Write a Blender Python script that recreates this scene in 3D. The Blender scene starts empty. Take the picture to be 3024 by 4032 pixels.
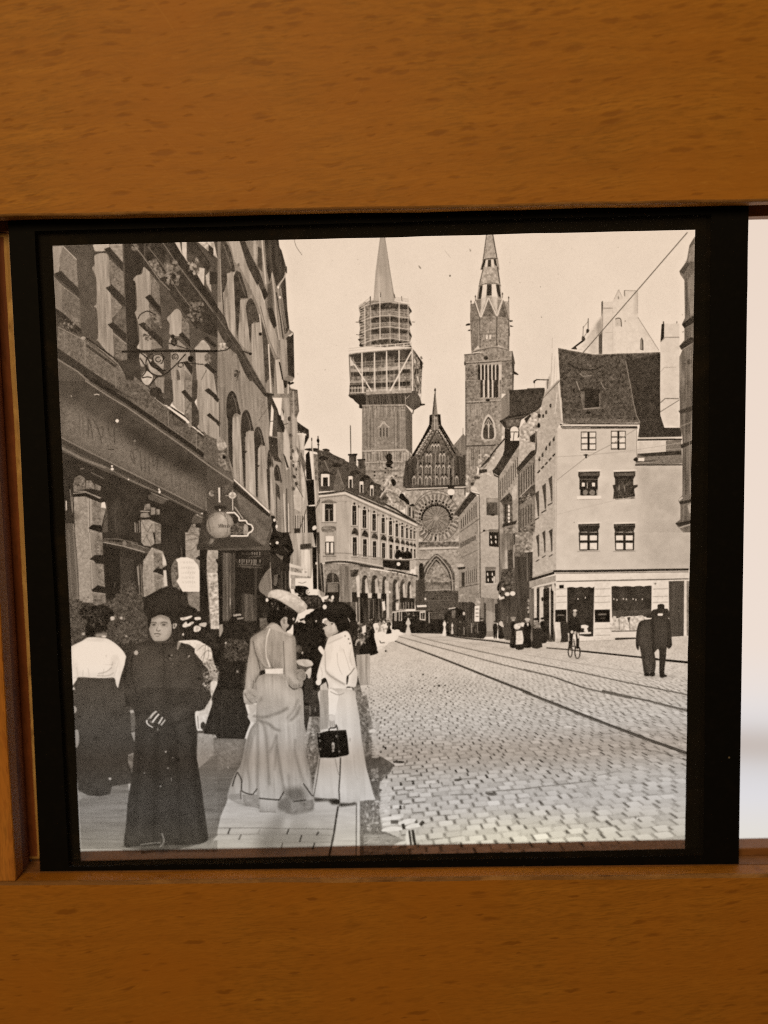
import bpy, bmesh, math
import numpy as np
from mathutils import Matrix, Vector

scene = bpy.context.scene
MM = .001
# ---------------------------------------------------------------- camera (a phone held close, tilted slightly down)
CAM = np.array([3.1088, -130.4795, 20.0123])                       # mm; X right, Y away, Z up, origin = centre of the picture
ROT = np.array([[0.9997091, 0.0161926, 0.0178748], [0.0158731, 0.1162789, -0.9930898], [-0.0181591, 0.9930846, 0.1159881]])
FPX = 4500.                                                        # focal length in photo pixels (3024 x 4032)
cam_data = bpy.data.cameras.new('camera')
cam_data.sensor_fit = 'HORIZONTAL'; cam_data.sensor_width = 36; cam_data.lens = 36 * FPX / 3024
cam_data.clip_start = .005; cam_data.clip_end = 10
cam_data.dof.use_dof = True; cam_data.dof.focus_distance = .1285; cam_data.dof.aperture_fstop = 16
cam = bpy.data.objects.new('camera', cam_data); scene.collection.objects.link(cam)
cam.matrix_world = Matrix.Translation(Vector(CAM * MM)) @ Matrix([list(r) for r in ROT]).to_4x4()
scene.camera = cam

# ---------------------------------------------------------------- light: a dim warm room, one lamp up and to the left
world = bpy.data.worlds.new('World'); scene.world = world; world.use_nodes = True
bg = world.node_tree.nodes['Background']; bg.inputs[0].default_value = (1, .66, .34, 1); bg.inputs[1].default_value = .07
lamp_data = bpy.data.lights.new('room_lamp', 'AREA'); lamp_data.shape = 'DISK'; lamp_data.size = .12
lamp_data.energy = .68; lamp_data.color = (1, .74, .42)
lamp = bpy.data.objects.new('room_lamp', lamp_data); scene.collection.objects.link(lamp)
lamp.location = (-.07, -.34, .15)
lamp.rotation_euler = (Vector((0, 0, .01)) - lamp.location).to_track_quat('-Z', 'Y').to_euler()
scene.view_settings.view_transform = 'Standard'; scene.view_settings.look = 'None'
scene.view_settings.exposure = 0; scene.view_settings.gamma = 1; scene.view_settings.use_curve_mapping = False
scene.cycles.transparent_max_bounces = 16; scene.cycles.use_denoising = False          # a little grain, as in the photograph
scene.cycles.max_bounces = 6; scene.cycles.diffuse_bounces = 3; scene.cycles.glossy_bounces = 2; scene.cycles.filter_width = 1.1

# photo pixel -> point (mm) on the slide plane y = 0
_cv = np.c_[ROT[:, 0], -ROT[:, 1], -ROT[:, 2]]
def _ray_plane():
    # plane point (x, z) -> pixel is K [Rt (X - C)];  invert that 3x3
    K = np.array([[FPX, 0, 1512], [0, FPX, 2016], [0, 0, 1.]])
    A = np.c_[_cv.T @ [1, 0, 0], _cv.T @ [0, 0, 1], _cv.T @ (-CAM)]
    return np.linalg.inv(K @ A)
HINV = _ray_plane()
FILM = (-38.6, 38.2, -37.1, 39.0)                                  # film extent on the slide plane (mm)
# ---------------------------------------------------------------- the positive on the slide
# The slide carries a black-and-white street picture.  It is a flat transparency, so it is drawn here,
# shape by shape, as a map of tones and becomes the transmission of the film between the two glasses.
RNG = np.random.default_rng(7)
PXMM = 17.6                                   # film resolution, samples per millimetre
FX0, FX1, FY0, FY1 = FILM                     # film extent on the slide plane (mm)
CW, CH = int((FX1 - FX0) * PXMM), int((FY1 - FY0) * PXMM)

def to_film(pts):                             # photo pixel -> film sample
    q = np.c_[np.asarray(pts, float), np.ones(len(pts))] @ HINV.T
    q = q[:, :2] / q[:, 2:]
    return np.c_[(q[:, 0] - FX0) * PXMM, (FY1 - q[:, 1]) * PXMM]

def box_blur(a, r):
    r = int(round(r))
    if r < 1: return a
    for ax in (0, 1):
        pad = [(r + 1, r), (0, 0)] if ax == 0 else [(0, 0), (r + 1, r)]
        cs = np.cumsum(np.pad(a, pad, mode='edge'), axis=ax, dtype=np.float64)
        n = 2 * r + 1
        a = ((cs[n:] - cs[:-n]) if ax == 0 else (cs[:, n:] - cs[:, :-n])) / n
    return a.astype(np.float32)

def up(a, h, w):                              # bilinear enlarge
    ys, xs = np.linspace(0, a.shape[0] - 1.001, h), np.linspace(0, a.shape[1] - 1.001, w)
    y0, x0 = ys.astype(int), xs.astype(int)
    fy, fx = (ys - y0)[:, None], (xs - x0)[None, :]
    b = a[y0][:, x0] * (1 - fy) * (1 - fx) + a[y0 + 1][:, x0] * fy * (1 - fx)
    return (b + a[y0][:, x0 + 1] * (1 - fy) * fx + a[y0 + 1][:, x0 + 1] * fy * fx).astype(np.float32)

def field(sx, sy):
    f = up(RNG.normal(size=(int(CH / sy) + 3, int(CW / sx) + 3)), CH, CW)
    return f / f.std()

NF = {'f': field(1.6, 1.6), 'm': field(4, 4) * .6 + field(9, 9) * .6, 'c': field(22, 22) * .7 + field(8, 8) * .5,
      'v': field(2.2, 30) * .7 + field(5, 60) * .6, 'h': field(30, 2.2) * .7 + field(60, 5) * .6,
      's': field(3, 3), 'b': field(70, 70)}
CV = np.full((CH, CW), 200, np.float32)

def cover(q):
    x0, y0 = np.floor(q.min(0)).astype(int) - 1; x1, y1 = np.ceil(q.max(0)).astype(int) + 2
    x0, y0, x1, y1 = max(x0, 0), max(y0, 0), min(x1, CW), min(y1, CH)
    if x1 <= x0 or y1 <= y0: return None
    SS = 3
    ys = y0 + (np.arange((y1 - y0) * SS) + .5) / SS
    a, b = q, np.roll(q, -1, 0)
    dy = b[:, 1] - a[:, 1]
    ok = np.abs(dy) > 1e-9
    a, b, dy = a[ok], b[ok], dy[ok]
    t = (ys[:, None] - a[None, :, 1]) / dy[None]
    hit = (t >= 0) & (t < 1)
    X = np.where(hit, a[None, :, 0] + t * (b[:, 0] - a[:, 0])[None], 1e9)
    X.sort(axis=1)
    n = int(hit.sum(1).max()) if len(hit) else 0
    gx = np.arange(x0, x1, dtype=np.float32)[None]
    cov = np.zeros((len(ys), x1 - x0), np.float32)
    for i in range(0, n - 1, 2):
        s0, s1 = X[:, i:i + 1], X[:, i + 1:i + 2]
        cov += np.clip(s1 - gx, 0, 1) * (s1 < 1e8) - np.clip(s0 - gx, 0, 1) * (s1 < 1e8)
    return x0, y0, x1, y1, cov.reshape(y1 - y0, SS, -1).mean(1)

def lay(box, cov, v, a=1., n=0, m='m', gx=0, gy=0, b=0, sh=None):
    x0, y0, x1, y1 = box
    round_ = None
    if sh:                                    # the form turns away towards its outline
        r0 = int(sh[1]); cp = np.pad(cov, r0 * 2)
        round_ = box_blur(box_blur(cp, r0), r0)[r0 * 2:-r0 * 2, r0 * 2:-r0 * 2]
    if b:
        pd = int(b * 2 + 2)
        X0, Y0, X1, Y1 = max(x0 - pd, 0), max(y0 - pd, 0), min(x1 + pd, CW), min(y1 + pd, CH)
        cov = np.pad(cov, ((y0 - Y0, Y1 - y1), (x0 - X0, X1 - x1)))
        cov = box_blur(box_blur(cov, b), b)
        x0, y0, x1, y1 = X0, Y0, X1, Y1
    val = np.full(cov.shape, float(v), np.float32)
    if gx: val += np.linspace(0, gx, cov.shape[1], dtype=np.float32)[None]
    if gy: val += np.linspace(0, gy, cov.shape[0], dtype=np.float32)[:, None]
    if n: val += .8 * n * NF[m][y0:y1, x0:x1]
    if round_ is not None and round_.shape == cov.shape: val += sh[0] * (round_ - .82)
    w = cov * a
    CV[y0:y1, x0:x1] = CV[y0:y1, x0:x1] * (1 - w) + val * w

def crom(P, closed, k=5):
    P = np.asarray(P, float); n = len(P); out = []
    for i in range(n if closed else n - 1):
        g = lambda j: P[j % n] if closed else P[min(max(j, 0), n - 1)]
        a, b, c_, d = g(i - 1), g(i), g(i + 1), g(i + 2)
        for t in np.linspace(0, 1, k, endpoint=False):
            out.append(.5 * (2 * b + (c_ - a) * t + (2 * a - 5 * b + 4 * c_ - d) * t * t + (3 * b - a - 3 * c_ + d) * t ** 3))
    if not closed: out.append(P[-1])
    return np.array(out)

TILE = {'A': (190, 900, 650), 'B': (190, 1500, 650), 'C': (790, 900, 650), 'D': (790, 1500, 650), 'E': (1300, 900, 650),
        'F': (1440, 1500, 650), 'G': (2090, 900, 650), 'H': (2090, 1500, 650), 'I': (190, 2100, 650), 'J': (190, 2720, 650),
        'K': (790, 2100, 650), 'L': (790, 2720, 650), 'M': (1440, 2100, 650), 'N': (1440, 2720, 650), 'O': (2060, 2100, 650),
        'P': (2060, 2720, 650), 'Q': (1800, 1100, 450), 'S': (0, 0, 1659), 'R': (1181, 1496, 788 * 1659 / 952)}
cur = [0, 0, 1]
def T(k):
    x, y, w = TILE[k]; cur[:] = [x, y, w / 1659]
def sp(xy):
    a = np.asarray(xy, float).reshape(-1, 2)
    return np.c_[cur[0] + a[:, 0] * cur[2], cur[1] + a[:, 1] * cur[2]]
def p(v, *xy, **k):
    r = cover(to_film(sp(xy)))
    if r: lay(r[:4], r[4], v, **k)
def s(v, *xy, **k):
    r = cover(to_film(sp(crom(np.reshape(xy, (-1, 2)), True))))
    if r: lay(r[:4], r[4], v, **k)
def ribbon(pts, w0, w1):
    d = np.gradient(pts, axis=0); d /= np.maximum(np.linalg.norm(d, axis=1, keepdims=True), 1e-6)
    nrm = np.c_[-d[:, 1], d[:, 0]]
    w = np.linspace(w0, w1, len(pts))[:, None] / 2
    return np.r_[pts + nrm * w, (pts - nrm * w)[::-1]]
def l(v, w, *xy, w1=None, **k):               # polyline of width w (segment by segment)
    a = np.reshape(np.asarray(xy, float), (-1, 2))
    for i in range(len(a) - 1):
        q = ribbon(a[i:i + 2], w, w if w1 is None else w1)
        r = cover(to_film(sp(q)))
        if r: lay(r[:4], r[4], v, **k)
def c(v, w, *xy, w1=None, **k):               # smooth stroke
    q = ribbon(crom(np.reshape(np.asarray(xy, float), (-1, 2)), False), w, w if w1 is None else w1)
    r = cover(to_film(sp(q)))
    if r: lay(r[:4], np.minimum(r[4], 1), v, **k)
def e(v, x, y, rx, ry=None, rot=0, **k):
    t = np.linspace(0, 2 * np.pi, 28, endpoint=False); ry = ry or rx
    u, w = rx * np.cos(t), ry * np.sin(t); cr, sr = math.cos(rot), math.sin(rot)
    p(v, *np.c_[x + u * cr - w * sr, y + u * sr + w * cr].ravel(), **k)
def arc(v, w, x, y, rx, ry, a0, a1, **k):
    t = np.radians(np.linspace(a0, a1, 14))
    c(v, w, *np.c_[x + rx * np.cos(t), y + ry * np.sin(t)].ravel(), **k)
def flecks(n, x0, y0, x1, y1, lo, hi, sz, asp=1., a=.8, inside=None, tilt=None):
    for _ in range(n):
        x, y = RNG.uniform(x0, x1), RNG.uniform(y0, y1)
        if inside is not None and not inside(x, y): continue
        r_ = sz * RNG.uniform(.4, 1.2); v = RNG.uniform(lo, hi)
        th = RNG.uniform(0, 3.14) if tilt is None else tilt + RNG.normal(0, .2)
        q = np.array([[-1, -.3], [.2, -.8], [1, .1], [.3, .9], [-.7, .6]]) * RNG.uniform(.6, 1.3, (5, 2)) * [r_, r_ * asp]
        cr, sr = math.cos(th), math.sin(th)
        p(v, *np.c_[x + q[:, 0] * cr - q[:, 1] * sr, y + q[:, 0] * sr + q[:, 1] * cr].ravel(), a=a * RNG.uniform(.5, 1))
def quad(*xy):                                # unit square -> quad (tl, tr, br, bl), projective
    d = np.reshape(xy, (4, 2)).astype(float); M_ = []
    for (u, w), (x, y) in zip(((0, 0), (1, 0), (1, 1), (0, 1)), d):
        M_.append([u, w, 1, 0, 0, 0, -u * x, -w * x, -x]); M_.append([0, 0, 0, u, w, 1, -u * y, -w * y, -y])
    h = np.linalg.svd(np.array(M_))[2][-1].reshape(3, 3)
    def f(*uv):
        q = np.c_[np.reshape(uv, (-1, 2)), np.ones(len(uv) // 2)] @ h.T
        return (q[:, :2] / q[:, 2:]).ravel()
    return f
def paint_sky():
    T('S')
    S_ = 3024 / 1659
    p(209, 0, 800, 3100, 800, 3100, 2700, 0, 2700, gy=3)
    CV[:] += 1.0 * NF['b'] + .3 * NF['c']
    T('C')
    c(120, 5, 938, 105, 955, 170, 985, 220, 1018, 265)                       # a hair on the plate
    for t_, n in (('C', 60), ('E', 80), ('G', 40), ('Q', 25)):
        T(t_); flecks(n, 0, 60, 1659, 1600, 150, 190, 9, .35, a=.55)
    T('E'); e(95, 1202, 474, 7, 10); s(135, 885, 370, 905, 385, 912, 405, 895, 395); s(150, 1400, 200, 1415, 225, 1402, 228)

def paint_left_tower():
    T('E')
    p(172, 500, 82, 548, 82, 600, 420, 648, 700, 640, 735, 432, 735, 455, 420, n=7, m='v', gx=-14)
    l(150, 8, 505, 85, 440, 720); l(140, 7, 546, 85, 640, 700); l(158, 5, 524, 90, 530, 720); l(160, 4, 540, 120, 580, 720)
    p(188, 470, 470, 520, 470, 520, 700, 450, 700, a=.5, b=3)
    # upper scaffold around the octagon
    p(118, 285, 790, 345, 740, 430, 720, 500, 733, 640, 728, 780, 762, 815, 835, 790, 870, 815, 955, 795, 1000, 818, 1085, 800, 1145,
      815, 1190, 300, 1190, 290, 1070, 300, 1000, 285, 930, 300, 860, n=14, m='s')
    for x in range(310, 800, 27): l(RNG.choice([150, 172, 84]), 5, x, 760, x + 2, 1180, a=.55)
    for y in range(790, 1180, 29): l(RNG.choice([160, 92, 170]), 5, 300, y + 25, 400, y - 5, 600, y - 22, 790, y, a=.5)
    for y, d in ((770, 70), (905, 62), (1020, 60), (1135, 40)):
        p(78, 400, y, 500, y - 18, 600, y - 22, 690, y - 8, 780, y, 780, y + d * .6, 690, y + d * .55, 600, y + d * .5, 405, y + d * .7, n=12, m='s')
        l(172, 9, 290, y + 35, 400, y - 12, 500, y - 28, 600, y - 36, 690, y - 22, 795, y - 8)
        l(165, 7, 290, y + 12, 380, y - 32); l(165, 6, 410, y - 62, 600, y - 78, 690, y - 64, 790, y - 50, a=.6)
        l(150, 5, 410, y - 45, 600, y - 58, 790, y - 34, a=.6)
        p(60, 290, y + 45, 345, y + 60, 300, y + 15); p(70, 780, y, 818, y + 55, 815, y + 75, 785, y + 40)
    for y in (830, 940, 1055):
        for k in range(3): l(185, 6, 288, y + 25 * k, 345, y - 18 + 25 * k)
    for x, y0, y1 in ((346, 790, 1160), (405, 690, 1190), (497, 650, 1112), (598, 860, 1150), (690, 700, 1130), (780, 700, 1130)):
        l(192, 10 if x in (497, 690, 346) else 6, x, y0, x + 3, y1)
    for d in (0, 22, 44): l(178, 7, 283, 778 + d, 405, 690 + d)
    for d in (0, 24): l(182, 6, 650, 688 + d, 780, 708 + d)
    l(70, 8, 402, 680, 400, 790); l(72, 7, 640, 655, 650, 700); l(80, 6, 505, 640, 505, 690); l(80, 5, 715, 680, 720, 730)
    l(95, 6, 255, 940, 300, 940); l(95, 6, 820, 938, 850, 940); p(70, 275, 1110, 310, 1105, 300, 1140); l(95, 5, 260, 1065, 300, 1070)
    # the broad lower platform
    p(122, 188, 1262, 330, 1240, 820, 1200, 850, 1232, 925, 1350, 912, 1659, 200, 1659, n=16, m='s')
    p(72, 192, 1268, 330, 1250, 812, 1212, 806, 1330, 640, 1350, 290, 1398, 245, 1330, n=8, m='m')
    p(195, 196, 1290, 245, 1370, 200, 1385); p(100, 300, 1340, 640, 1300, 640, 1350, 300, 1395, n=8)
    p(158, 205, 1415, 420, 1400, 806, 1370, 806, 1405, 420, 1440, 205, 1440, n=14, m='s')
    p(74, 205, 1445, 420, 1438, 806, 1412, 806, 1450, 210, 1490, n=10)
    flecks(70, 215, 1490, 800, 1560, 70, 200, 14, .5)
    p(62, 205, 1565, 806, 1535, 810, 1580, 205, 1610, n=8); flecks(40, 215, 1590, 800, 1620, 90, 190, 12, .5)
    p(165, 205, 1625, 810, 1600, 810, 1625, 205, 1655, n=8)
    for x in range(230, 810, 41): l(RNG.choice([150, 176, 90]), 6, x, 1290, x, 1650, a=.55)
    for y in (1320, 1350, 1500, 1525, 1590): l(170, 6, 205, y + 30, 806, y - 10, a=.5)
    for y in (1198, 1222, 1246): l(188, 9, 184, y + 8, 330, y - 8, 560, y - 28, 818, y - 52)
    for x in (348, 428, 505, 571, 655, 738, 815): l(195, 9, x, 1262 - (x - 188) * .13, x, 1172 - (x - 330) * .05)
    for x, y0, y1 in ((318, 1250, 1659), (444, 1245, 1640), (565, 1232, 1630), (690, 1222, 1625), (822, 1205, 1640)):
        l(198, 13, x, y0, x + 4, y1)
    l(198, 14, 240, 1360, 432, 1659); l(200, 15, 815, 1235, 588, 1655)
    l(110, 7, 188, 1268, 206, 1659); l(190, 5, 205, 1290, 215, 1380)
    for _ in range(46):
        x = RNG.uniform(845, 915); y = 1250 + (x - 845) * 1.1 + RNG.uniform(0, 400)
        l(RNG.choice([60, 75, 190, 175]), RNG.uniform(5, 11), x, y, x + RNG.normal(0, 5), y + RNG.uniform(20, 70))
    p(58, 845, 1230, 925, 1340, 922, 1420, 905, 1400, 900, 1340); flecks(18, 860, 1290, 925, 1500, 50, 70, 12)
    T('F')
    p(84, -66, 152, 0, 138, 505, 98, 545, 170, 562, 235, 470, 292, 400, 236, -10, 240, n=10, m='v')
    for x in range(-20, 400, 47): l(62, 9, x, 150, x + 14, 232)
    for x in range(0, 400, 70): l(115, 6, x, 145, x + 6, 232, a=.7)
    p(150, 0, 108, 460, 92, 462, 118, 0, 138, n=10, m='s'); l(170, 6, 395, 150, 402, 230); l(160, 6, 400, 180, 440, 145)
    p(52, 540, 228, 596, 230, 590, 242, 480, 262, 545, 255); l(60, 9, 470, 330, 480, 290, 545, 250)
    T('D'); p(58, 1480, 140, 1620, 132, 1659, 150, 1659, 250, 1616, 278, 1590, 268, 1592, 240, 1550, 205, 1530, 180, 1500, 165)
    p(90, 1500, 0, 1659, 0, 1659, 140, 1490, 140, n=14, m='s')
    for y, v in ((12, 165), (50, 68), (72, 150), (100, 85), (120, 160)): l(v, 14, 1497, y, 1659, y - 4)
    for x in range(1520, 1659, 30): l(190, 6, x, 55, x, 115)
    l(198, 14, 1625, -20, 1628, 120)
    # masonry shaft
    T('F')
    p(128, -38, 240, 398, 236, 402, 692, -38, 706, n=13, m='s'); p(126, -38, 300, 398, 300, 400, 690, -38, 700, n=7, m='h', a=.6)
    p(96, 396, 238, 465, 325, 466, 752, 402, 692, n=6, m='v')
    l(150, 9, -40, 244, 398, 236); l(84, 6, -38, 262, 396, 256)
    for x in range(50, 320, 26): l(150, 6, x, 280, x + 2, 330, a=.7)
    for x in (45, 318): l(80, 8, x, 300, x, 680, a=.7)
    c(178, 9, 122, 465, 150, 445, 180, 408, 210, 445, 238, 465); c(168, 7, 140, 470, 180, 425, 225, 470)
    for x in (148, 180, 212): l(74, 12, x, 470, x, 560); 
    for x in (132, 164, 196, 230): l(150, 6, x, 460, x, 570, a=.8)
    flecks(40, 60, 615, 320, 650, 140, 180, 12, .6)
    flecks(150, -30, 250, 390, 690, 84, 178, 12, .45, a=.5, tilt=1.57); flecks(70, -30, 250, 390, 690, 140, 172, 16, .35, a=.4, tilt=0)
    l(168, 13, -40, 704, 210, 694, 404, 688, 466, 748); l(80, 8, -40, 716, 400, 702)
    p(140, -40, 716, 402, 702, 470, 760, 410, 800, 400, 1120, -40, 1120, n=14, m='s')
    for x in range(-30, 400, 30): l(RNG.choice([88, 160]), 8, x, 730, x + 2, 800, a=.8); l(92, 6, x + 14, 735, x + 14, 860, a=.6)
    l(165, 8, -40, 820, 380, 808); flecks(160, -30, 720, 400, 1060, 80, 175, 13, .6, a=.6); l(90, 6, -40, 905, 360, 900)
    for x, y in ((88, 915), (88, 950), (200, 880), (195, 920), (260, 870)): e(62, x, y, 10)
    s(42, 195, 760, 235, 735, 265, 765, 255, 800, 275, 825, 245, 850, 255, 870, 210, 862, 200, 830, 215, 800); l(50, 8, 232, 735, 232, 710)

def lancets(xs, y0, y1, w, dark, light, a=1):
    for x in xs:
        p(dark, x - w, y1, x - w, y0 + w * 1.2, x, y0, x + w, y0 + w * 1.2, x + w, y1, a=a)
        c(light, w * .5, x - w * 1.2, y1, x - w * 1.2, y0 + w, x, y0 - w * .6, x + w * 1.2, y0 + w, x + w * 1.2, y1, a=a)
        l(light, w * .35, x, y0 + w, x, y1, a=a * .8)

def paint_church():
    T('F')
    # nave roof and gable in front
    p(118, 885, 640, 978, 530, 1003, 560, 1003, 760, 930, 760, n=6, m='v'); l(90, 4, 976, 470, 976, 540)
    e(58, 695, 94, 8); l(70, 5, 695, 70, 695, 140)
    p(98, 691, 120, 699, 120, 718, 335, 668, 335, n=6, gx=30); l(70, 5, 692, 130, 670, 330)
    p(78, 650, 342, 672, 330, 720, 330, 745, 338, 752, 445, 640, 445, n=9, m='s'); p(118, 668, 330, 690, 330, 690, 445, 668, 445, n=8)
    p(52, 640, 345, 655, 340, 655, 440, 636, 450); p(52, 735, 338, 748, 335, 756, 450, 740, 440)
    p(104, 640, 440, 755, 440, 830, 560, 940, 742, 1004, 742, 1004, 1070, 395, 1085, 370, 1000, 400, 810, 470, 748, 560, 590, n=15, m='s')
    p(70, 940, 742, 1004, 742, 1000, 1060, 900, 1060, 880, 860, n=10, m='v'); p(72, 400, 810, 470, 748, 520, 740, 480, 900, 430, 1070, 372, 1060, n=9, m='v')
    # openwork between the raking edge and the gable proper: sky shows through
    L0, L1 = np.array([628, 470.]), np.array([478, 748.]); R0, R1 = np.array([762, 470.]), np.array([870, 672.])
    for A0, A1, wd in ((L0, L1, np.array([26, 16.])), (R0, R1, np.array([-26, 16.]))):
        nn = 9 if wd[0] > 0 else 7
        for i in range(nn):
            a_, b_ = A0 + (A1 - A0) * (i + .12) / nn, A0 + (A1 - A0) * (i + .86) / nn
            m_ = (a_ + b_) / 2
            p(198, *a_, *(m_ + wd * .55), *b_); p(196, *(a_ + wd * 1.25), *(m_ + wd * .75), *(b_ + wd * 1.25)); 
    l(44, 13, 640, 445, 560, 600, 466, 752); l(44, 13, 752, 445, 830, 580, 940, 748)
    for i in range(8):
        e(48, 628 - i * 21, 480 + i * 37, 10, 12); e(48, 768 + i * 21, 478 + i * 35, 10, 12)
    l(70, 8, 690, 445, 560, 720); l(70, 8, 712, 445, 850, 720)
    p(132, 625, 590, 680, 570, 680, 690, 590, 700, n=16, m='s'); p(136, 730, 580, 790, 620, 830, 720, 740, 720, n=16, m='s')
    for x in range(660, 740, 19): l(150, 7, x, 440, x - 4, 560); l(52, 7, x + 9, 460, x + 6, 610)
    lancets((668, 692, 716, 740), 590, 660, 7, 46, 140)
    for x, y in ((620, 705), (780, 700), (548, 832), (620, 818), (700, 830), (778, 822), (850, 818), (622, 945), (552, 950), (488, 950), (788, 938), (740, 960), (920, 932)):
        e(44, x, y, 14, 16); arc(158, 6, x, y, 20, 22, 180, 360)
    lancets((605, 635, 765, 795), 725, 790, 11, 52, 140)
    lancets((535, 562, 608, 634, 688, 712, 768, 792, 838, 864), 850, 905, 10, 44, 158)
    lancets((476, 500, 540, 566, 610, 634, 722, 750, 780, 802, 910, 932), 970, 1030, 10, 42, 158)
    for x in (575, 660, 692, 735, 815): l(150, 7, x, 700, x, 1050, a=.8); l(66, 7, x + 12, 700, x + 12, 1050, a=.7)
    flecks(260, 420, 760, 980, 1060, 46, 186, 12, .5, a=.6, tilt=1.57)
    p(62, 838, 880, 858, 880, 872, 1085, 842, 1085); p(60, 800, 1074, 915, 1074, 900, 1086, 810, 1086)
    # wall with the great rose
    p(152, 395, 1085, 1004, 1070, 1010, 1659, 395, 1659, n=15, m='s')
    l(72, 12, 395, 1066, 1000, 1056); l(160, 7, 395, 1082, 1000, 1070); l(64, 6, 395, 1092, 1000, 1080)
    CXR, CYR = 705, 1375
    e(126, CXR, CYR, 236, 244, n=12, m='s'); arc(96, 7, CXR, CYR, 240, 276, 190, 300); arc(100, 6, CXR, CYR, 238, 246, 0, 360)
    for i in range(64):
        t = 2 * math.pi * i / 64 + .03; ct, st = math.cos(t), math.sin(t)
        l(176 if i % 2 else 92, 8, CXR + 168 * ct, CYR + 172 * st, CXR + 232 * ct, CYR + 240 * st, a=.85)
    for i in range(32):
        t = 2 * math.pi * (i + .5) / 32
        l(180, 5, CXR + 190 * math.cos(t), CYR + 196 * math.sin(t), CXR + 228 * math.cos(t + .09), CYR + 236 * math.sin(t + .09), a=.7)
    e(120, CXR, CYR, 172, 178, n=12, m='s')
    for i in range(28):
        t = 2 * math.pi * i / 28; dk = 44 if math.sin(t) < .1 else 92
        e(dk, CXR + 165 * math.cos(t), CYR + 170 * math.sin(t), 11, 12); arc(165, 5, CXR + 165 * math.cos(t), CYR + 170 * math.sin(t), 16, 17, 0, 360, a=.8)
        t += math.pi / 28
        e(dk + 6, CXR + 138 * math.cos(t), CYR + 142 * math.sin(t), 11, 12, a=.9)
    e(118, CXR, CYR, 122, 128, n=8, m='s')
    for i in range(14):
        t = 2 * math.pi * i / 14 + .1; l(150, 6, CXR, CYR, CXR + 150 * math.cos(t), CYR + 154 * math.sin(t), a=.8)
        t += .12; l(84, 7, CXR + 30 * math.cos(t), CYR + 30 * math.sin(t), CXR + 118 * math.cos(t), CYR + 122 * math.sin(t), a=.6)
    e(150, CXR + 8, CYR + 6, 16); e(182, 698, 1580, 30, 14, a=.5); e(44, 700, 1580, 9, 20)
    l(56, 8, 570, 1620, 655, 1505, a=.9); p(182, 510, 1560, 585, 1620, 510, 1620); p(176, 935, 1560, 935, 1620, 870, 1620)
    l(160, 8, 515, 1622, 940, 1615)
    # portal
    flecks(200, 400, 1090, 1000, 1640, 84, 190, 11, .5, a=.45)
    T('M')
    p(152, 500, 80, 945, 80, 945, 700, 500, 700, n=12, m='s')
    p(104, 515, 88, 940, 82, 940, 128, 515, 136, n=20, m='s'); flecks(60, 520, 92, 935, 130, 55, 150, 9)
    l(184, 12, 540, 154, 930, 142); l(90, 6, 540, 170, 930, 156)
    s(92, 705, 206, 780, 250, 850, 320, 890, 410, 895, 560, 890, 760, 520, 760, 520, 520, 545, 400, 590, 320, 640, 255, n=14, m='s')
    for k in range(4):
        c((160, 66, 150, 60)[k], 9, 560 + 16 * k, 470, 590 + 14 * k, 370 + 6 * k, 640 + 12 * k, 290 + 8 * k, 708, 222 + 17 * k, 780 - 10 * k, 285 + 12 * k,
          840 - 12 * k, 370 + 8 * k, 868 - 14 * k, 480, 872 - 15 * k, 640)
    flecks(120, 560, 240, 880, 480, 60, 170, 11, .6, a=.5)
    s(130, 715, 290, 780, 340, 830, 430, 840, 490, 615, 490, 625, 400, 665, 330, n=18, m='s'); s(156, 680, 340, 740, 330, 790, 390, 740, 400, 690, 370, n=12, m='s', a=.8)
    p(104, 600, 492, 845, 488, 850, 520, 600, 522, n=10); p(120, 600, 525, 852, 520, 855, 566, 600, 570, n=10, m='s'); l(160, 7, 596, 572, 858, 566)
    p(76, 590, 580, 930, 575, 930, 800, 500, 800, 505, 480, 560, 470, n=8, m='s'); l(104, 6, 600, 678, 860, 670)
    for y in (610, 640, 700, 730): l(92, 5, 600, y, 850, y - 3)
    s(46, 537, 318, 555, 298, 578, 312, 570, 335, 585, 360, 575, 450, 545, 460, 535, 380); p(62, 533, 330, 580, 330, 585, 480, 535, 480, a=.5)
    e(205, 596, 658, 11, 12)

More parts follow.
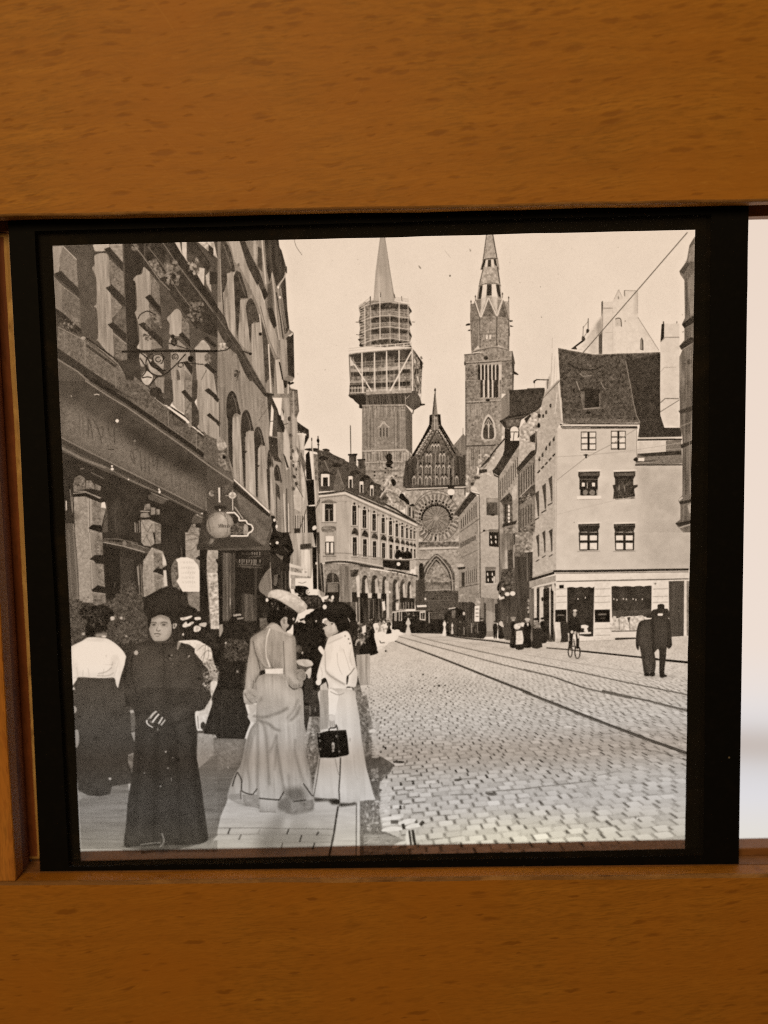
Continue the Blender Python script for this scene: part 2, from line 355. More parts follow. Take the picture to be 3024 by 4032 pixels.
def paint_right_tower():
    T('S'); k_ = 3024 / 1659
    cur[:] = [0, 0, 1]                                                    # source pixels
    p(160, 1915, 922, 1940, 922, 1953, 1016, 1901, 1020, n=10, m='s'); l(96, 3, 1915, 922, 1902, 1020); l(88, 4, 1939, 922, 1956, 1018)
    p(150, 1901, 1020, 1960, 1016, 1966, 1062, 1890, 1062); p(62, 1903, 1024, 1912, 1022, 1902, 1060, 1893, 1062); p(200, 1912, 1023, 1921, 1023, 1918, 1055, 1908, 1055)
    p(70, 1921, 1023, 1932, 1022, 1933, 1050, 1919, 1050); p(198, 1932, 1022, 1943, 1022, 1945, 1052, 1934, 1050); p(60, 1943, 1020, 1950, 1019, 1956, 1050, 1946, 1040)
    l(90, 4, 1899, 1024, 1925, 1017, 1958, 1018)
    p(162, 1902, 1052, 1958, 1048, 1964, 1100, 1967, 1126, 1884, 1130, 1889, 1100, n=14, m='s'); l(92, 3, 1902, 1055, 1885, 1128); l(86, 4, 1958, 1050, 1968, 1124)
    T('Q')
    p(150, 315, 70, 625, 60, 640, 300, 280, 300, n=8)
    for a_ in ((330, 100, 368, 90, 345, 285, 303, 285), (432, 72, 495, 68, 497, 232, 425, 235), (560, 75, 607, 78, 630, 258, 600, 250, 575, 180)): p(66, *a_, n=5)
    for a_ in ((368, 80, 432, 72, 412, 300, 345, 300), (497, 68, 556, 70, 590, 300, 505, 300)): p(202, *a_, n=6)
    l(96, 10, 312, 100, 400, 62, 490, 52, 560, 54, 632, 98)
    p(138, 190, 362, 250, 345, 262, 292, 640, 285, 668, 320, 750, 320, 757, 560, 757, 830, 745, 1035, 205, 1062, 195, 820, 185, 560, n=14, m='s')
    p(122, 190, 365, 250, 350, 320, 560, 300, 1050, 205, 1062, 190, 700, n=9, m='s'); p(150, 680, 325, 745, 322, 750, 540, 700, 400, n=10, m='s')
    p(168, 262, 300, 440, 262, 335, 540, n=8, m='s'); p(168, 462, 240, 650, 290, 575, 520, n=8, m='s')
    p(116, 270, 300, 340, 290, 340, 420, 320, 500, n=6); p(186, 360, 270, 420, 255, 360, 480, 340, 540, n=6); p(128, 590, 290, 640, 300, 580, 450, n=6); p(186, 505, 240, 570, 260, 575, 480, 530, 380, n=6)
    for a_ in ((255, 315, 335, 550), (450, 268, 345, 550), (455, 270, 572, 530), (658, 285, 578, 530)): l(200, 16, *a_); 
    for a_ in ((245, 320, 322, 560), (665, 300, 735, 560)): l(80, 7, *a_)
    p(106, 455, 300, 545, 530, 370, 540, n=9, m='s'); p(104, 655, 340, 720, 560, 600, 540, n=9, m='s')
    l(86, 10, 325, 555, 330, 990); l(80, 12, 573, 545, 570, 960); l(90, 8, 190, 600, 330, 580, 570, 560, 750, 580, a=.5); l(84, 8, 330, 795, 570, 790)
    l(150, 10, 310, 640, 312, 960, a=.7); l(160, 12, 595, 700, 600, 960, a=.7); l(160, 12, 705, 640, 708, 980, a=.7); l(86, 9, 740, 560, 748, 1030)
    c(160, 14, 380, 720, 430, 660, 470, 640, a=.7); c(162, 14, 350, 900, 400, 850, 430, 830, a=.7); p(150, 480, 640, 560, 640, 560, 760, 500, 720, n=10, a=.8)
    p(204, 420, 805, 445, 805, 440, 868, 415, 868); p(206, 464, 800, 490, 800, 490, 866, 464, 866); flecks(260, 205, 590, 745, 1000, 70, 192, 18, .4, a=.6, tilt=1.57)
    p(188, 300, 960, 330, 1010, 220, 1050); p(190, 590, 950, 730, 1010, 580, 990)
    p(60, 185, 640, 150, 640, 120, 660, 125, 672, 185, 665); p(62, 188, 725, 160, 735, 145, 748, 188, 748)
    p(60, 755, 592, 800, 595, 803, 610, 760, 618); p(62, 760, 665, 790, 672, 815, 685, 770, 690); p(80, 757, 680, 762, 820, 745, 840, 745, 700)
    for x, y in ((198, 325), (262, 250), (654, 212), (745, 268)): e(66, x, y, 10); l(76, 7, x, y - 25, x, y + 60)
    c(150, 14, 205, 1055, 330, 1010, 560, 975, 742, 1015); c(84, 9, 205, 1066, 330, 1026, 560, 990, 745, 1034)
    p(136, 98, 1092, 330, 1066, 560, 1030, 795, 1040, 832, 1225, 815, 1400, 815, 1659, 120, 1659, 112, 1260, 104, 1210, n=13, m='s')
    l(70, 10, 98, 1096, 330, 1070); l(64, 10, 795, 1042, 832, 1225); p(84, 795, 1060, 825, 1220, 812, 1659, 790, 1659, 790, 1240, n=6)
    flecks(150, 120, 1095, 790, 1180, 70, 178, 13, .7, a=.6); e(72, 415, 1140, 34, 28, n=10)
    l(160, 12, 120, 1205, 480, 1185, 620, 1165); l(76, 12, 120, 1222, 480, 1200, 790, 1180); e(52, 108, 1220, 9, 30)
    p(118, 130, 1240, 330, 1240, 330, 1659, 135, 1659, n=16, m='s'); flecks(110, 140, 1250, 320, 1650, 80, 185, 18, .6, a=.55)
    p(160, 320, 1230, 645, 1190, 645, 1659, 330, 1659, n=6); p(120, 650, 1210, 790, 1200, 800, 1659, 650, 1659, n=16, m='s'); flecks(50, 650, 1300, 790, 1650, 130, 195, 17, .7, a=.6)
    for x in (318, 370, 422, 478, 532, 582): p(62, x - 17, 1659, x - 20, 1260, x, 1228, x + 17, 1260, x + 18, 1659, n=6)
    for x in (345, 397, 447, 503, 555): l(205, 15, x - 3, 1245, x + 2, 1659)
    p(186, 600, 1235, 640, 1240, 640, 1659, 602, 1659, n=6); p(56, 812, 1330, 845, 1345, 888, 1378, 880, 1388, 820, 1375); l(60, 9, 800, 1200, 825, 1345)
    T('F')
    p(136, 1000, -10, 1362, -10, 1365, 660, 1310, 690, 1300, 1120, 1000, 1120, n=13, m='s'); p(124, 1005, 0, 1150, 0, 1150, 200, 1005, 210, n=12, m='s')
    p(158, 1152, -10, 1345, -10, 1345, 165, 1152, 180)
    for x in (1163, 1207, 1252, 1294, 1318): p(60, x - 12, -10, x + 11, -10, x + 11, 160, x - 12, 170)
    for x in (1186, 1231, 1272): l(202, 11, x, -10, x + 3, 168)
    l(160, 10, 1000, 212, 1360, 190); l(80, 8, 1000, 226, 1360, 204); e(56, 1224, 192, 22, 14); p(128, 1005, 232, 1355, 212, 1355, 640, 1005, 650, n=12, m='s', a=.5)
    for x in (1020, 1040, 1062, 1085, 1110, 1135): l(156, 6, x, 250, x + 2, 320, a=.6)
    flecks(320, 1010, 0, 1340, 640, 78, 182, 13, .45, a=.55, tilt=1.57); l(76, 9, 1003, 0, 1006, 1100, a=.8)
    s(184, 1230, 335, 1270, 375, 1296, 440, 1298, 578, 1166, 585, 1168, 450, 1190, 380); s(78, 1230, 360, 1262, 395, 1280, 450, 1282, 572, 1184, 575, 1186, 450, 1205, 395, n=6)
    l(178, 12, 1232, 390, 1233, 575); arc(170, 8, 1208, 470, 22, 40, 180, 360); arc(170, 8, 1258, 470, 22, 40, 180, 360); e(120, 1232, 400, 14, 18); c(160, 7, 1205, 430, 1230, 385, 1260, 430)
    l(160, 8, 1160, 590, 1300, 585); l(72, 12, 1003, 655, 1302, 645); p(130, 1005, 668, 1290, 660, 1200, 800, 1090, 960, 1060, 1120, 1005, 1120, n=14, m='s')
    for x in range(1020, 1180, 20): l(RNG.choice([84, 162]), 7, x, 680, x, 800, a=.7)
    flecks(80, 1010, 690, 1120, 1060, 80, 170, 12, .6, a=.5)
    flecks(14, 985, 930, 1040, 1090, 175, 200, 12, 1.6); l(70, 9, 995, 760, 995, 1150)
    p(150, 1310, 520, 1385, 560, 1395, 520, 1365, 400, 1362, 200, 1310, 200, n=12, m='s', a=.6)
def paint_right_row():
    # distant castle-like gables on the skyline
    T('G')
    p(199, 1070, 880, 1285, 1230, 1280, 1290, 420, 1290, 560, 1100, 700, 900, 715, 735, 815, 735, 880, 610, 915, 690, 935, 690, 940, 615, 1072, 620, n=4, m='s')
    l(150, 6, 940, 622, 1072, 626); l(120, 9, 938, 620, 940, 680); l(150, 6, 1068, 640, 1068, 850); l(126, 5, 1072, 890, 1285, 1225); p(176, 1040, 640, 1070, 630, 1068, 870, 1030, 860, a=.7, b=2); p(206, 830, 740, 940, 690, 1030, 650, 1040, 900, 1180, 1200, 830, 1240, n=4, a=.6, b=4); l(150, 4, 880, 612, 835, 710); l(150, 4, 882, 612, 915, 690)
    p(84, 706, 740, 722, 725, 722, 800, 708, 890, a=.9); l(140, 8, 722, 800, 822, 800); l(176, 4, 820, 800, 822, 1260); l(120, 8, 720, 800, 714, 1040, a=.6); l(140, 6, 745, 1045, 820, 1042)
    p(196, 725, 805, 820, 805, 818, 1260, 730, 1260, n=4, a=.6); p(120, 650, 960, 712, 880, 715, 1060, 660, 1070, a=.55, b=2); p(92, 680, 1075, 716, 1040, 714, 1260, 680, 1260); p(150, 560, 1080, 660, 950, 670, 1260, 600, 1260, a=.3, b=3)
    c(86, 9, 845, 910, 875, 900, 902, 915, 908, 985); p(165, 845, 912, 898, 912, 900, 980, 845, 985, a=.5); e(140, 945, 930, 5, 9); e(140, 878, 695, 7, 16)
    p(92, 1095, 1215, 1098, 1120, 1112, 1092, 1128, 1125, 1130, 1225); p(150, 1098, 1210, 1100, 1125, 1112, 1110, 1116, 1210)
    p(64, 400, 1210, 535, 1105, 540, 1125, 450, 1190, 465, 1215); l(90, 7, 575, 900, 572, 1040); l(100, 5, 525, 980, 520, 1110); l(110, 4, 520, 1000, 575, 930); l(104, 5, 525, 1100, 575, 1020); s(70, 560, 1010, 585, 1020, 570, 1050, 555, 1040); s(80, 515, 1080, 535, 1090, 545, 1115, 510, 1120)
    # gable flank of the white corner house
    p(206, 160, 1659, 195, 1450, 205, 1300, 212, 1180, 240, 1260, 272, 1200, 300, 1659, n=3); l(170, 6, 212, 1250, 200, 1500, 185, 1659); l(176, 5, 240, 1280, 225, 1659); l(182, 4, 260, 1350, 250, 1659)
    p(180, 150, 1540, 195, 1450, 190, 1659, 145, 1659, n=8); l(170, 4, 214, 1100, 212, 1200)
    l(70, 9, 60, 1518, 180, 1520); l(60, 11, 30, 1535, 62, 1515); l(80, 7, 170, 1520, 165, 1610); l(150, 5, 36, 1560, 36, 1600); e(60, 32, 1540, 9, 16)
    p(96, -40, 1605, 135, 1600, 135, 1659, -40, 1659, n=8)
    T('H')
    p(170, 105, 120, 150, 110, 200, 60, 280, -20, 300, 150, 322, 420, 280, 440, 262, 500, 250, 1659, 22, 1659, 28, 800, 62, 500, 105, 270, n=6, m='s', gx=-8)
    l(205, 12, 275, 20, 292, 180, 312, 400, a=.8); l(150, 6, 235, 120, 250, 400, a=.6); l(206, 9, 260, 120, 240, 330, a=.7)
    p(74, -20, 80, 135, 72, 140, 95, 100, 260, 60, 300, 0, 330, -40, 340, n=7, m='s')
    # rear slope of neighbouring dark house, flowers of plaster
    p(155, -40, 345, 60, 300, 100, 270, 70, 470, 40, 520, -40, 500, n=26, m='s'); e(70, 82, 350, 16, 22); e(48, 78, 445, 14, 26); e(52, 45, 620, 14, 120, a=.8); e(60, 5, 450, 9, 25)
    p(118, -40, 500, 40, 520, 62, 500, 30, 800, 22, 1659, -60, 1659, n=14, m='v')
    for x, y in ((196, 250), (152, 318), (122, 355)): s(72, x - 9, y - 15, x + 8, y - 20, x + 6, y + 12, x - 8, y + 14)
    for k, (x, y) in enumerate(((228, 580), (188, 628), (152, 672), (115, 738), (84, 780))):
        p(70, x - 12, y + 5, x + 8, y - 28, x + 10, y + 22, x - 8, y + 28); p(150, x - 12, y + 30, x + 4, y + 25, x + 2, y + 95, x - 12, y + 100, a=.8)
    for k in range(5): l(66, 15, 65 + k * 38, 925 - k * 42, 90 + k * 38, 898 - k * 42)
    for x, y in ((196, 960), (132, 1035), (62, 1110)):
        p(76, x - 22, y + 20, x + 16, y - 10, x + 20, y + 170, x + 18, y + 250, x + 6, y + 250, x - 5, y + 120); l(62, 11, x - 28, y + 290, x + 20, y + 262)
    for x, y in ((198, 1480), (130, 1530), (65, 1570)): p(78, x - 22, y + 30, x + 18, y, x + 20, y + 200, x - 5, y + 200, x - 12, y + 100)
    # dark tiled roof, hatch dormers
    T('G')
    p(82, 272, 1200, 400, 1225, 520, 1250, 640, 1266, 1298, 1242, 1300, 1700, 300, 1700, n=10, m='s'); l(120, 9, 275, 1208, 420, 1232, 640, 1270, 1295, 1248, n=10, m='s', a=.7)
    p(66, 950, 1330, 1298, 1260, 1300, 1700, 1010, 1700, n=5, m='s'); flecks(90, 290, 1230, 620, 1659, 100, 150, 9, .6, a=.45); flecks(50, 290, 1230, 1290, 1659, 110, 140, 6, .7, a=.5)
    c(60, 14, 370, 1350, 450, 1400, 560, 1422, 660, 1410, 730, 1375); l(130, 9, 490, 1455, 520, 1485, 615, 1475); l(140, 12, 455, 1540, 490, 1635); l(130, 9, 700, 1540, 740, 1615); l(124, 9, 950, 1325, 1012, 1659)
    T('H')
    p(82, 285, -10, 1000, -10, 1040, 250, 1095, 420, 322, 425, 305, 150, n=10, m='s'); p(64, 985, -10, 1300, -10, 1298, 340, 1340, 470, 1505, 470, 1512, 560, 1075, 566, 1095, 420, 1050, 300, n=5, m='s')
    l(128, 8, 990, -10, 1030, 220, 1060, 350, 1095, 415); p(58, 495, 90, 540, 70, 690, 85, 690, 260, 535, 280, n=5); p(96, 495, 100, 540, 105, 538, 280, 515, 265, n=8); l(132, 14, 525, 282, 690, 268); l(120, 8, 690, 120, 690, 270); l(130, 12, 455, 0, 490, 95); l(128, 9, 700, 10, 740, 80)
    p(112, 325, 375, 600, 370, 1090, 395, 1095, 420, 325, 425, n=8, m='s', a=.6); e(46, 575, 318, 24, 12); flecks(60, 310, 20, 1000, 400, 100, 130, 7, .7, a=.5)
    # white corner house front
    p(191, 262, 470, 300, 480, 1062, 478, 1062, 850, 1515, 850, 1520, 1700, 250, 1700, n=3, m='c', gx=-9); p(184, 262, 480, 1062, 480, 1062, 560, 262, 540, a=.6, b=8); p(184, 262, 860, 700, 1100, 1062, 1250, 1062, 1420, 262, 1350, n=5, m='c', a=.5, b=20)
    p(166, 1062, 850, 1520, 850, 1520, 1700, 1150, 1700, n=4, m='c', b=8, a=.8)
    l(58, 12, 290, 440, 420, 430, 1100, 432); l(190, 9, 310, 438, 1090, 442); l(60, 18, 300, 462, 1075, 462); l(176, 7, 305, 452, 1075, 452); l(84, 8, 310, 478, 1070, 474); l(176, 6, 300, 470, 600, 470)
    l(150, 5, 250, 1659, 262, 500); l(196, 10, 242, 1659, 256, 520, a=.6)
    l(150, 9, 1060, 480, 1062, 760); l(190, 9, 1050, 480, 1048, 760, a=.7); e(205, 1076, 455, 10, 16)
    def casement(x0, y0, x1, y1, fr, rows=3):
        p(fr, x0, y0, x1, y0, x1, y1, x0, y1); w, h = x1 - x0, y1 - y0
        for i in range(2):
            for j in range(rows):
                p(206 - 6 * (j == 0), x0 + w * (.05 + .52 * i), y0 + h * (.05 + .95 / rows * j), x0 + w * (.43 + .52 * i), y0 + h * (.05 + .95 / rows * j),
                  x0 + w * (.43 + .52 * i), y0 + h * (.95 / rows * (j + 1) - .02), x0 + w * (.05 + .52 * i), y0 + h * (.95 / rows * (j + 1) - .02), n=6, m='s')
        p(52, x0 + w * .45, y0, x0 + w * .55, y0, x0 + w * .55, y1, x0 + w * .45, y1)
    casement(500, 508, 655, 698, 92); casement(802, 500, 952, 690, 88)
    l(205, 12, 490, 705, 665, 705); l(150, 6, 490, 714, 665, 714, a=.5)
    # first-floor windows with blinds
    for x0 in (475, 832):
        dk = 58; p(dk, x0, 915, x0 + 215, 908, x0 + 215, 950, x0 + 195, 985, x0 + 195, 1150, x0 + 10, 1150, x0 + 12, 985, x0, 955, n=7, m='s')
        p(90, x0 + 5, 925, x0 + 210, 920, x0 + 205, 950, x0 + 12, 955, n=7); l(214, 10, x0 - 5, 900, x0 + 230, 895, a=.7); l(120, 5, x0 + 18, 990, x0 + 195, 988)
    for x in (525, 628): p(214, x - 15, 1022, x + 15, 1022, x + 15, 1060, x - 15, 1060)
    l(170, 8, 565, 1020, 565, 1080); e(120, 545, 1120, 26, 28, n=14); e(118, 615, 1120, 30, 28, n=14); l(205, 8, 490, 1090, 490, 1150); l(200, 8, 662, 1090, 664, 1150); p(210, 462, 1158, 705, 1152, 705, 1185, 462, 1192); l(150, 6, 462, 1192, 705, 1186)
    p(66, 820, 1045, 850, 1040, 870, 1180, 825, 1185, 832, 1100, n=8, m='s'); p(62, 1010, 1050, 1070, 1042, 1072, 1060, 1035, 1085, 1045, 1165, 1010, 1180, n=8, m='s'); p(70, 845, 990, 1020, 985, 1020, 1175, 850, 1180, n=10, m='s'); l(130, 9, 885, 1050, 885, 1100); l(140, 6, 940, 1050, 942, 1110); l(110, 7, 845, 1188, 1045, 1180)
    for x0 in (475, 832):
        p(60, x0, 1440, x0 + 212, 1432, x0 + 214, 1470, x0 + 200, 1500, x0 + 200, 1700, x0 + 14, 1700, x0 + 10, 1505, x0, 1470, n=6, m='s'); l(214, 8, x0 - 6, 1428, x0 + 230, 1418, a=.7); l(98, 7, x0 + 5, 1455, x0 + 208, 1448)
        for dx in (22, 118):
            p(190, x0 + dx, 1518, x0 + dx + 68, 1514, x0 + dx + 68, 1534, x0 + dx, 1536); p(206, x0 + dx, 1560, x0 + dx + 70, 1558, x0 + dx + 70, 1620, x0 + dx, 1622, n=5); p(204, x0 + dx, 1634, x0 + dx + 70, 1632, x0 + dx + 70, 1700, x0 + dx, 1700, n=5)
    # low wing behind, chimney, street wires
    p(190, 1075, 610, 1355, 598, 1355, 712, 1068, 738, n=5); p(112, 1355, 600, 1510, 590, 1520, 830, 1050, 850, 1070, 730, 1355, 712, n=6, m='s'); p(66, 1355, 710, 1510, 700, 1510, 740, 1140, 760, 1068, 735, n=5)
    l(172, 8, 1070, 575, 1515, 562); l(60, 16, 1070, 592, 1515, 585); l(64, 12, 1045, 845, 1520, 842); l(150, 6, 1050, 825, 1250, 815); l(70, 9, 1050, 812, 1250, 800); p(205, 1078, 772, 1138, 772, 1138, 806, 1075, 806); s(56, 1030, 785, 1060, 765, 1072, 800, 1040, 805)
    T('G'); p(196, 1340, 955, 1490, 955, 1495, 1700, 1297, 1700, 1298, 1150, 1320, 1110, n=3); p(58, 1312, 960, 1338, 955, 1335, 1095, 1300, 1145); l(130, 8, 1300, 1140, 1345, 1093, 1490, 1092); l(160, 6, 1300, 1440, 1340, 1395, 1460, 1392); e(60, 1330, 945, 5, 16); e(120, 1465, 942, 5, 12); c(150, 7, 1370, 1515, 1392, 1540, 1372, 1570)
    T('H'); p(195, 1297, -20, 1495, -20, 1495, 300, 1480, 320, 1492, 465, 1405, 450, 1352, 470, 1298, 330, n=3); l(104, 8, 1300, 218, 1348, 175, 1490, 178); l(110, 7, 1298, 310, 1490, 190)
    # ornate turret at the edge
    T('G'); p(108, 1659, 60, 1625, 110, 1590, 170, 1570, 290, 1560, 330, 1490, 430, 1500, 460, 1540, 520, 1545, 900, 1515, 960, 1540, 1000, 1540, 1120, 1490, 1180, 1505, 1215, 1520, 1220, 1490, 1290, 1490, 1700, 1700, 1700, 1700, 60, n=12, m='v')
    p(84, 1490, 430, 1560, 345, 1600, 350, 1530, 460); p(150, 1590, 200, 1640, 150, 1640, 330, 1580, 330, n=8, a=.7); p(150, 1570, 520, 1640, 430, 1640, 850, 1600, 880, n=8, a=.5); p(60, 1515, 965, 1620, 880, 1659, 890, 1659, 930, 1540, 1000); p(66, 1490, 1180, 1600, 1090, 1659, 1100, 1659, 1140, 1510, 1215); l(170, 8, 1510, 1222, 1659, 1130, a=.6)
    e(80, 1590, 1340, 22, 30); l(84, 9, 1560, 540, 1560, 860); l(150, 7, 1600, 1220, 1600, 1659, a=.6); flecks(60, 1520, 200, 1650, 1659, 70, 160, 14, .6, a=.5)
    T('H'); p(100, 1495, -10, 1700, -10, 1700, 1700, 1620, 1700, 1560, 1560, 1480, 1470, 1450, 1430, 1500, 1390, 1500, 1240, 1475, 1195, 1520, 1150, 1520, 560, 1495, 470, n=12, m='v')
    p(72, 1480, 300, 1640, 240, 1640, 300, 1500, 330); l(150, 9, 1490, 460, 1640, 400, a=.6); p(64, 1500, 640, 1640, 590, 1640, 620, 1510, 680); l(84, 12, 1550, 680, 1555, 1140); l(150, 9, 1590, 540, 1600, 1140, a=.6); p(176, 1475, 1195, 1520, 1160, 1525, 1180, 1490, 1205); p(66, 1485, 1215, 1640, 1180, 1640, 1210, 1500, 1240); p(180, 1570, 1250, 1640, 1200, 1640, 1320, 1590, 1330, n=12, a=.6)
    p(60, 1450, 1430, 1640, 1390, 1640, 1420, 1480, 1465); l(170, 14, 1490, 1475, 1640, 1430, a=.7); p(70, 1500, 1530, 1640, 1490, 1640, 1659, 1610, 1659, n=8); p(166, 1400, 1460, 1450, 1445, 1500, 1500, 1560, 1570, 1600, 1659, 1480, 1659, n=8, a=.5, b=3)
    # wires across the sky and the house
    T('G'); l(96, 8, 1570, 38, 1075, 612, 520, 1250); l(150, 5, 1580, 34, 1075, 620, a=.5); l(126, 6, 520, 1250, 370, 1330, a=.7); l(110, 7, 285, 1535, 160, 1659)
    T('H'); l(112, 7, 280, 0, 160, 130, 105, 190); l(150, 7, 255, 1000, 550, 770, 800, 640, 1060, 480); l(160, 6, 60, 775, 560, 745, 1000, 700, 1510, 620, a=.8); l(165, 5, 600, 740, 1510, 680, a=.6); s(52, 525, 745, 550, 735, 580, 745, 560, 752, 560, 775, 545, 772, 545, 752)
    l(172, 6, 60, 1395, 400, 1305, 800, 1210, 1350, 1100, a=.8)
    # right-hand row between the church and the white house
    T('F')
    p(70, 1440, 95, 1659, 78, 1700, 78, 1700, 310, 1659, 325, 1560, 390, 1540, 470, 1400, 480, 1350, 410, 1440, 335, n=7, m='s'); p(120, 1360, 180, 1440, 95, 1440, 340, 1360, 400, n=8, m='v')
    l(54, 14, 1345, 410, 1440, 360, 1640, 330); l(96, 6, 1380, 395, 1600, 350); p(100, 1390, 400, 1560, 380, 1540, 450, 1420, 460, n=14, m='s')
    e(60, 1490, 520, 62, 66); e(212, 1492, 498, 42, 42); p(205, 1450, 500, 1535, 500, 1520, 600, 1460, 600); l(70, 7, 1450, 512, 1535, 512); l(74, 7, 1490, 512, 1480, 600)
    p(60, 1395, 480, 1450, 480, 1450, 640, 1390, 690); p(168, 1540, 480, 1600, 400, 1660, 340, 1700, 330, 1700, 620, 1540, 620, n=22, m='s'); p(64, 1590, 380, 1650, 335, 1660, 350, 1610, 420); p(64, 1645, 560, 1700, 520, 1700, 620, 1650, 610)
    p(54, 1395, 470, 1420, 600, 1540, 600, 1545, 640, 1490, 660, 1390, 750, 1370, 735, 1400, 640)
    p(168, 1540, 620, 1700, 620, 1700, 760, 1530, 880, n=10, m='s')
    # light gabled wall
    p(172, 1395, 540, 1390, 700, 1345, 830, 1340, 1700, 1140, 1700, 1130, 1120, 1050, 1105, 1100, 1010, 1160, 920, 1280, 760, n=5, m='s', gy=-8)
    l(60, 13, 1395, 580, 1300, 690, 1215, 800, 1145, 870); flecks(26, 1110, 700, 1290, 960, 195, 210, 15, 1.5); l(64, 11, 1290, 700, 1230, 800, 1150, 870); p(70, 1135, 890, 1215, 885, 1220, 915, 1140, 930); p(82, 1085, 955, 1150, 960, 1140, 985, 1090, 990); p(205, 1120, 860, 1140, 880, 1130, 940, 1115, 940)
    p(70, 1050, 1020, 1090, 1020, 1080, 1050, 1055, 1050); p(190, 1060, 1060, 1100, 1060, 1130, 1110, 1050, 1090); l(205, 10, 1055, 1105, 1140, 1130); l(64, 8, 1070, 1125, 1140, 1142)
    p(66, 885, 1325, 925, 1290, 1055, 1105, 1062, 1115, 1115, 1150, 960, 1330, 930, 1365, n=8, m='s'); l(110, 8, 890, 1330, 1055, 1115)
    p(140, 930, 1368, 1115, 1155, 1140, 1160, 1148, 1700, 940, 1700, n=6, m='s'); l(84, 7, 1138, 1150, 1150, 1700); l(196, 9, 1128, 1150, 1134, 1700, a=.6)
    for i in range(8):
        x = 955 + i * 21; p(78, x, 1395 - i * 24, x + 9, 1385 - i * 24, x + 10, 1480 - i * 17, x, 1488 - i * 17)
        l(170, 5, x + 14, 1380 - i * 24, x + 15, 1475 - i * 17, a=.7)
        p(78, x - 8, 1592 - i * 9, x + 6, 1584 - i * 9, x + 6, 1636 - i * 11, x - 8, 1644 - i * 11)
    l(72, 7, 945, 1520, 1140, 1385, a=.7); l(70, 5, 1010, 1620, 1190, 1505, 1320, 1500, a=.8); e(56, 1188, 1504, 12, 10)
    p(112, 1210, 1178, 1325, 1178, 1328, 1350, 1210, 1350); p(78, 1216, 1225, 1320, 1225, 1322, 1345, 1216, 1345, n=8); p(140, 1216, 1182, 1320, 1182, 1320, 1215, 1216, 1215, n=6); e(50, 1275, 1345, 22, 10)
    p(112, 1235, 1490, 1335, 1490, 1335, 1530, 1235, 1530, n=6)
    def dark_window(x, y, w, h):
        p(52, x, y, x + w, y, x + w, y + h, x, y + h); 
        for dx, dy in ((.14, .18), (.64, .18), (.2, .62), (.66, .58)): s(208, x + w * dx, y + h * dy, x + w * (dx + .1), y + h * (dy + .04), x + w * (dx + .12), y + h * (dy + .24), x + w * dx, y + h * (dy + .2))
    dark_window(1238, 1520, 96, 140)
    # ornate fronts with oriels
    p(146, 1340, 960, 1500, 700, 1540, 650, 1535, 1700, 1340, 1700, n=9, m='s'); p(62, 1270, 900, 1300, 870, 1380, 740, 1500, 630, 1545, 640, 1490, 720, 1420, 830, 1330, 970, 1290, 955, n=7); l(196, 6, 1285, 930, 1330, 955)
    for i in range(9):
        x = 1350 + i * 21; p(82, x, 1010 - i * 30, x + 9, 1000 - i * 30, x + 9, 1190 - i * 32, x, 1195 - i * 32); l(172, 6, x + 14, 1000 - i * 30, x + 15, 1180 - i * 32, a=.7)
    l(60, 8, 1335, 960, 1338, 1700); p(76, 1345, 1210, 1440, 1120, 1480, 1180, 1470, 1210, 1370, 1235, n=10, m='s'); p(186, 1465, 1100, 1500, 1040, 1520, 1050, 1510, 1180, 1470, 1200, n=6, a=.7)
    p(92, 1370, 1235, 1470, 1210, 1475, 1430, 1375, 1440, n=14, m='s'); l(170, 9, 1375, 1250, 1378, 1430, a=.7); l(50, 9, 1400, 1240, 1405, 1430); 
    for y in range(1255, 1420, 38): s(212, 1428, y, 1442, y - 6, 1446, y + 18, 1432, y + 24)
    p(62, 1375, 1440, 1520, 1400, 1500, 1440, 1370, 1470); p(120, 1375, 1470, 1480, 1450, 1480, 1540, 1380, 1560, n=18, m='s'); p(64, 1365, 1570, 1490, 1560, 1490, 1600, 1370, 1610, n=8); p(100, 1375, 1610, 1480, 1600, 1480, 1700, 1380, 1700, n=16, m='s')
    p(120, 1535, 880, 1700, 720, 1700, 1700, 1535, 1700, n=8, m='s'); p(64, 1510, 880, 1659, 705, 1700, 690, 1700, 740, 1540, 910)
    for i in range(6):
        x = 1560 + i * 24; p(72, x, 930 - i * 20, x + 10, 922 - i * 20, x + 10, 1140 - i * 26, x, 1146 - i * 26); l(160, 6, x + 15, 930 - i * 20, x + 16, 1130 - i * 26, a=.6)
    p(80, 1535, 1180, 1659, 1060, 1700, 1040, 1700, 1140, 1540, 1250, n=10, m='s'); l(160, 8, 1540, 1170, 1659, 1050); flecks(20, 1545, 1130, 1659, 1200, 150, 180, 10)
    for i in range(5): p(80, 1550 + i * 26, 1290 - i * 14, 1562 + i * 26, 1284 - i * 14, 1562 + i * 26, 1480 - i * 16, 1550 + i * 26, 1486 - i * 16)
    p(110, 1540, 1500, 1700, 1420, 1700, 1700, 1540, 1700, n=24, m='s'); l(54, 9, 1536, 900, 1538, 1700)
    T('M')
    p(140, 935, 0, 1148, 0, 1150, 640, 1180, 770, 1180, 900, 935, 760, n=7, m='s', gy=-14); p(166, 1140, 0, 1345, 0, 1345, 560, 1310, 840, 1150, 800, n=5, m='s', gy=-14); p(124, 1150, 640, 1320, 660, 1310, 1040, 1150, 1040, n=8, m='v')
    for i in range(8):
        x = 950 + i * 20; p(78, x, 95 - i * 10, x + 12, 88 - i * 10, x + 12, 140 - i * 11, x, 148 - i * 11); p(84, x + 15, 395 - i * 6, x + 24, 392 - i * 6, x + 24, 510 - i * 4, x + 15, 514 - i * 4); l(172, 5, x + 28, 390 - i * 6, x + 28, 505 - i * 4, a=.6)
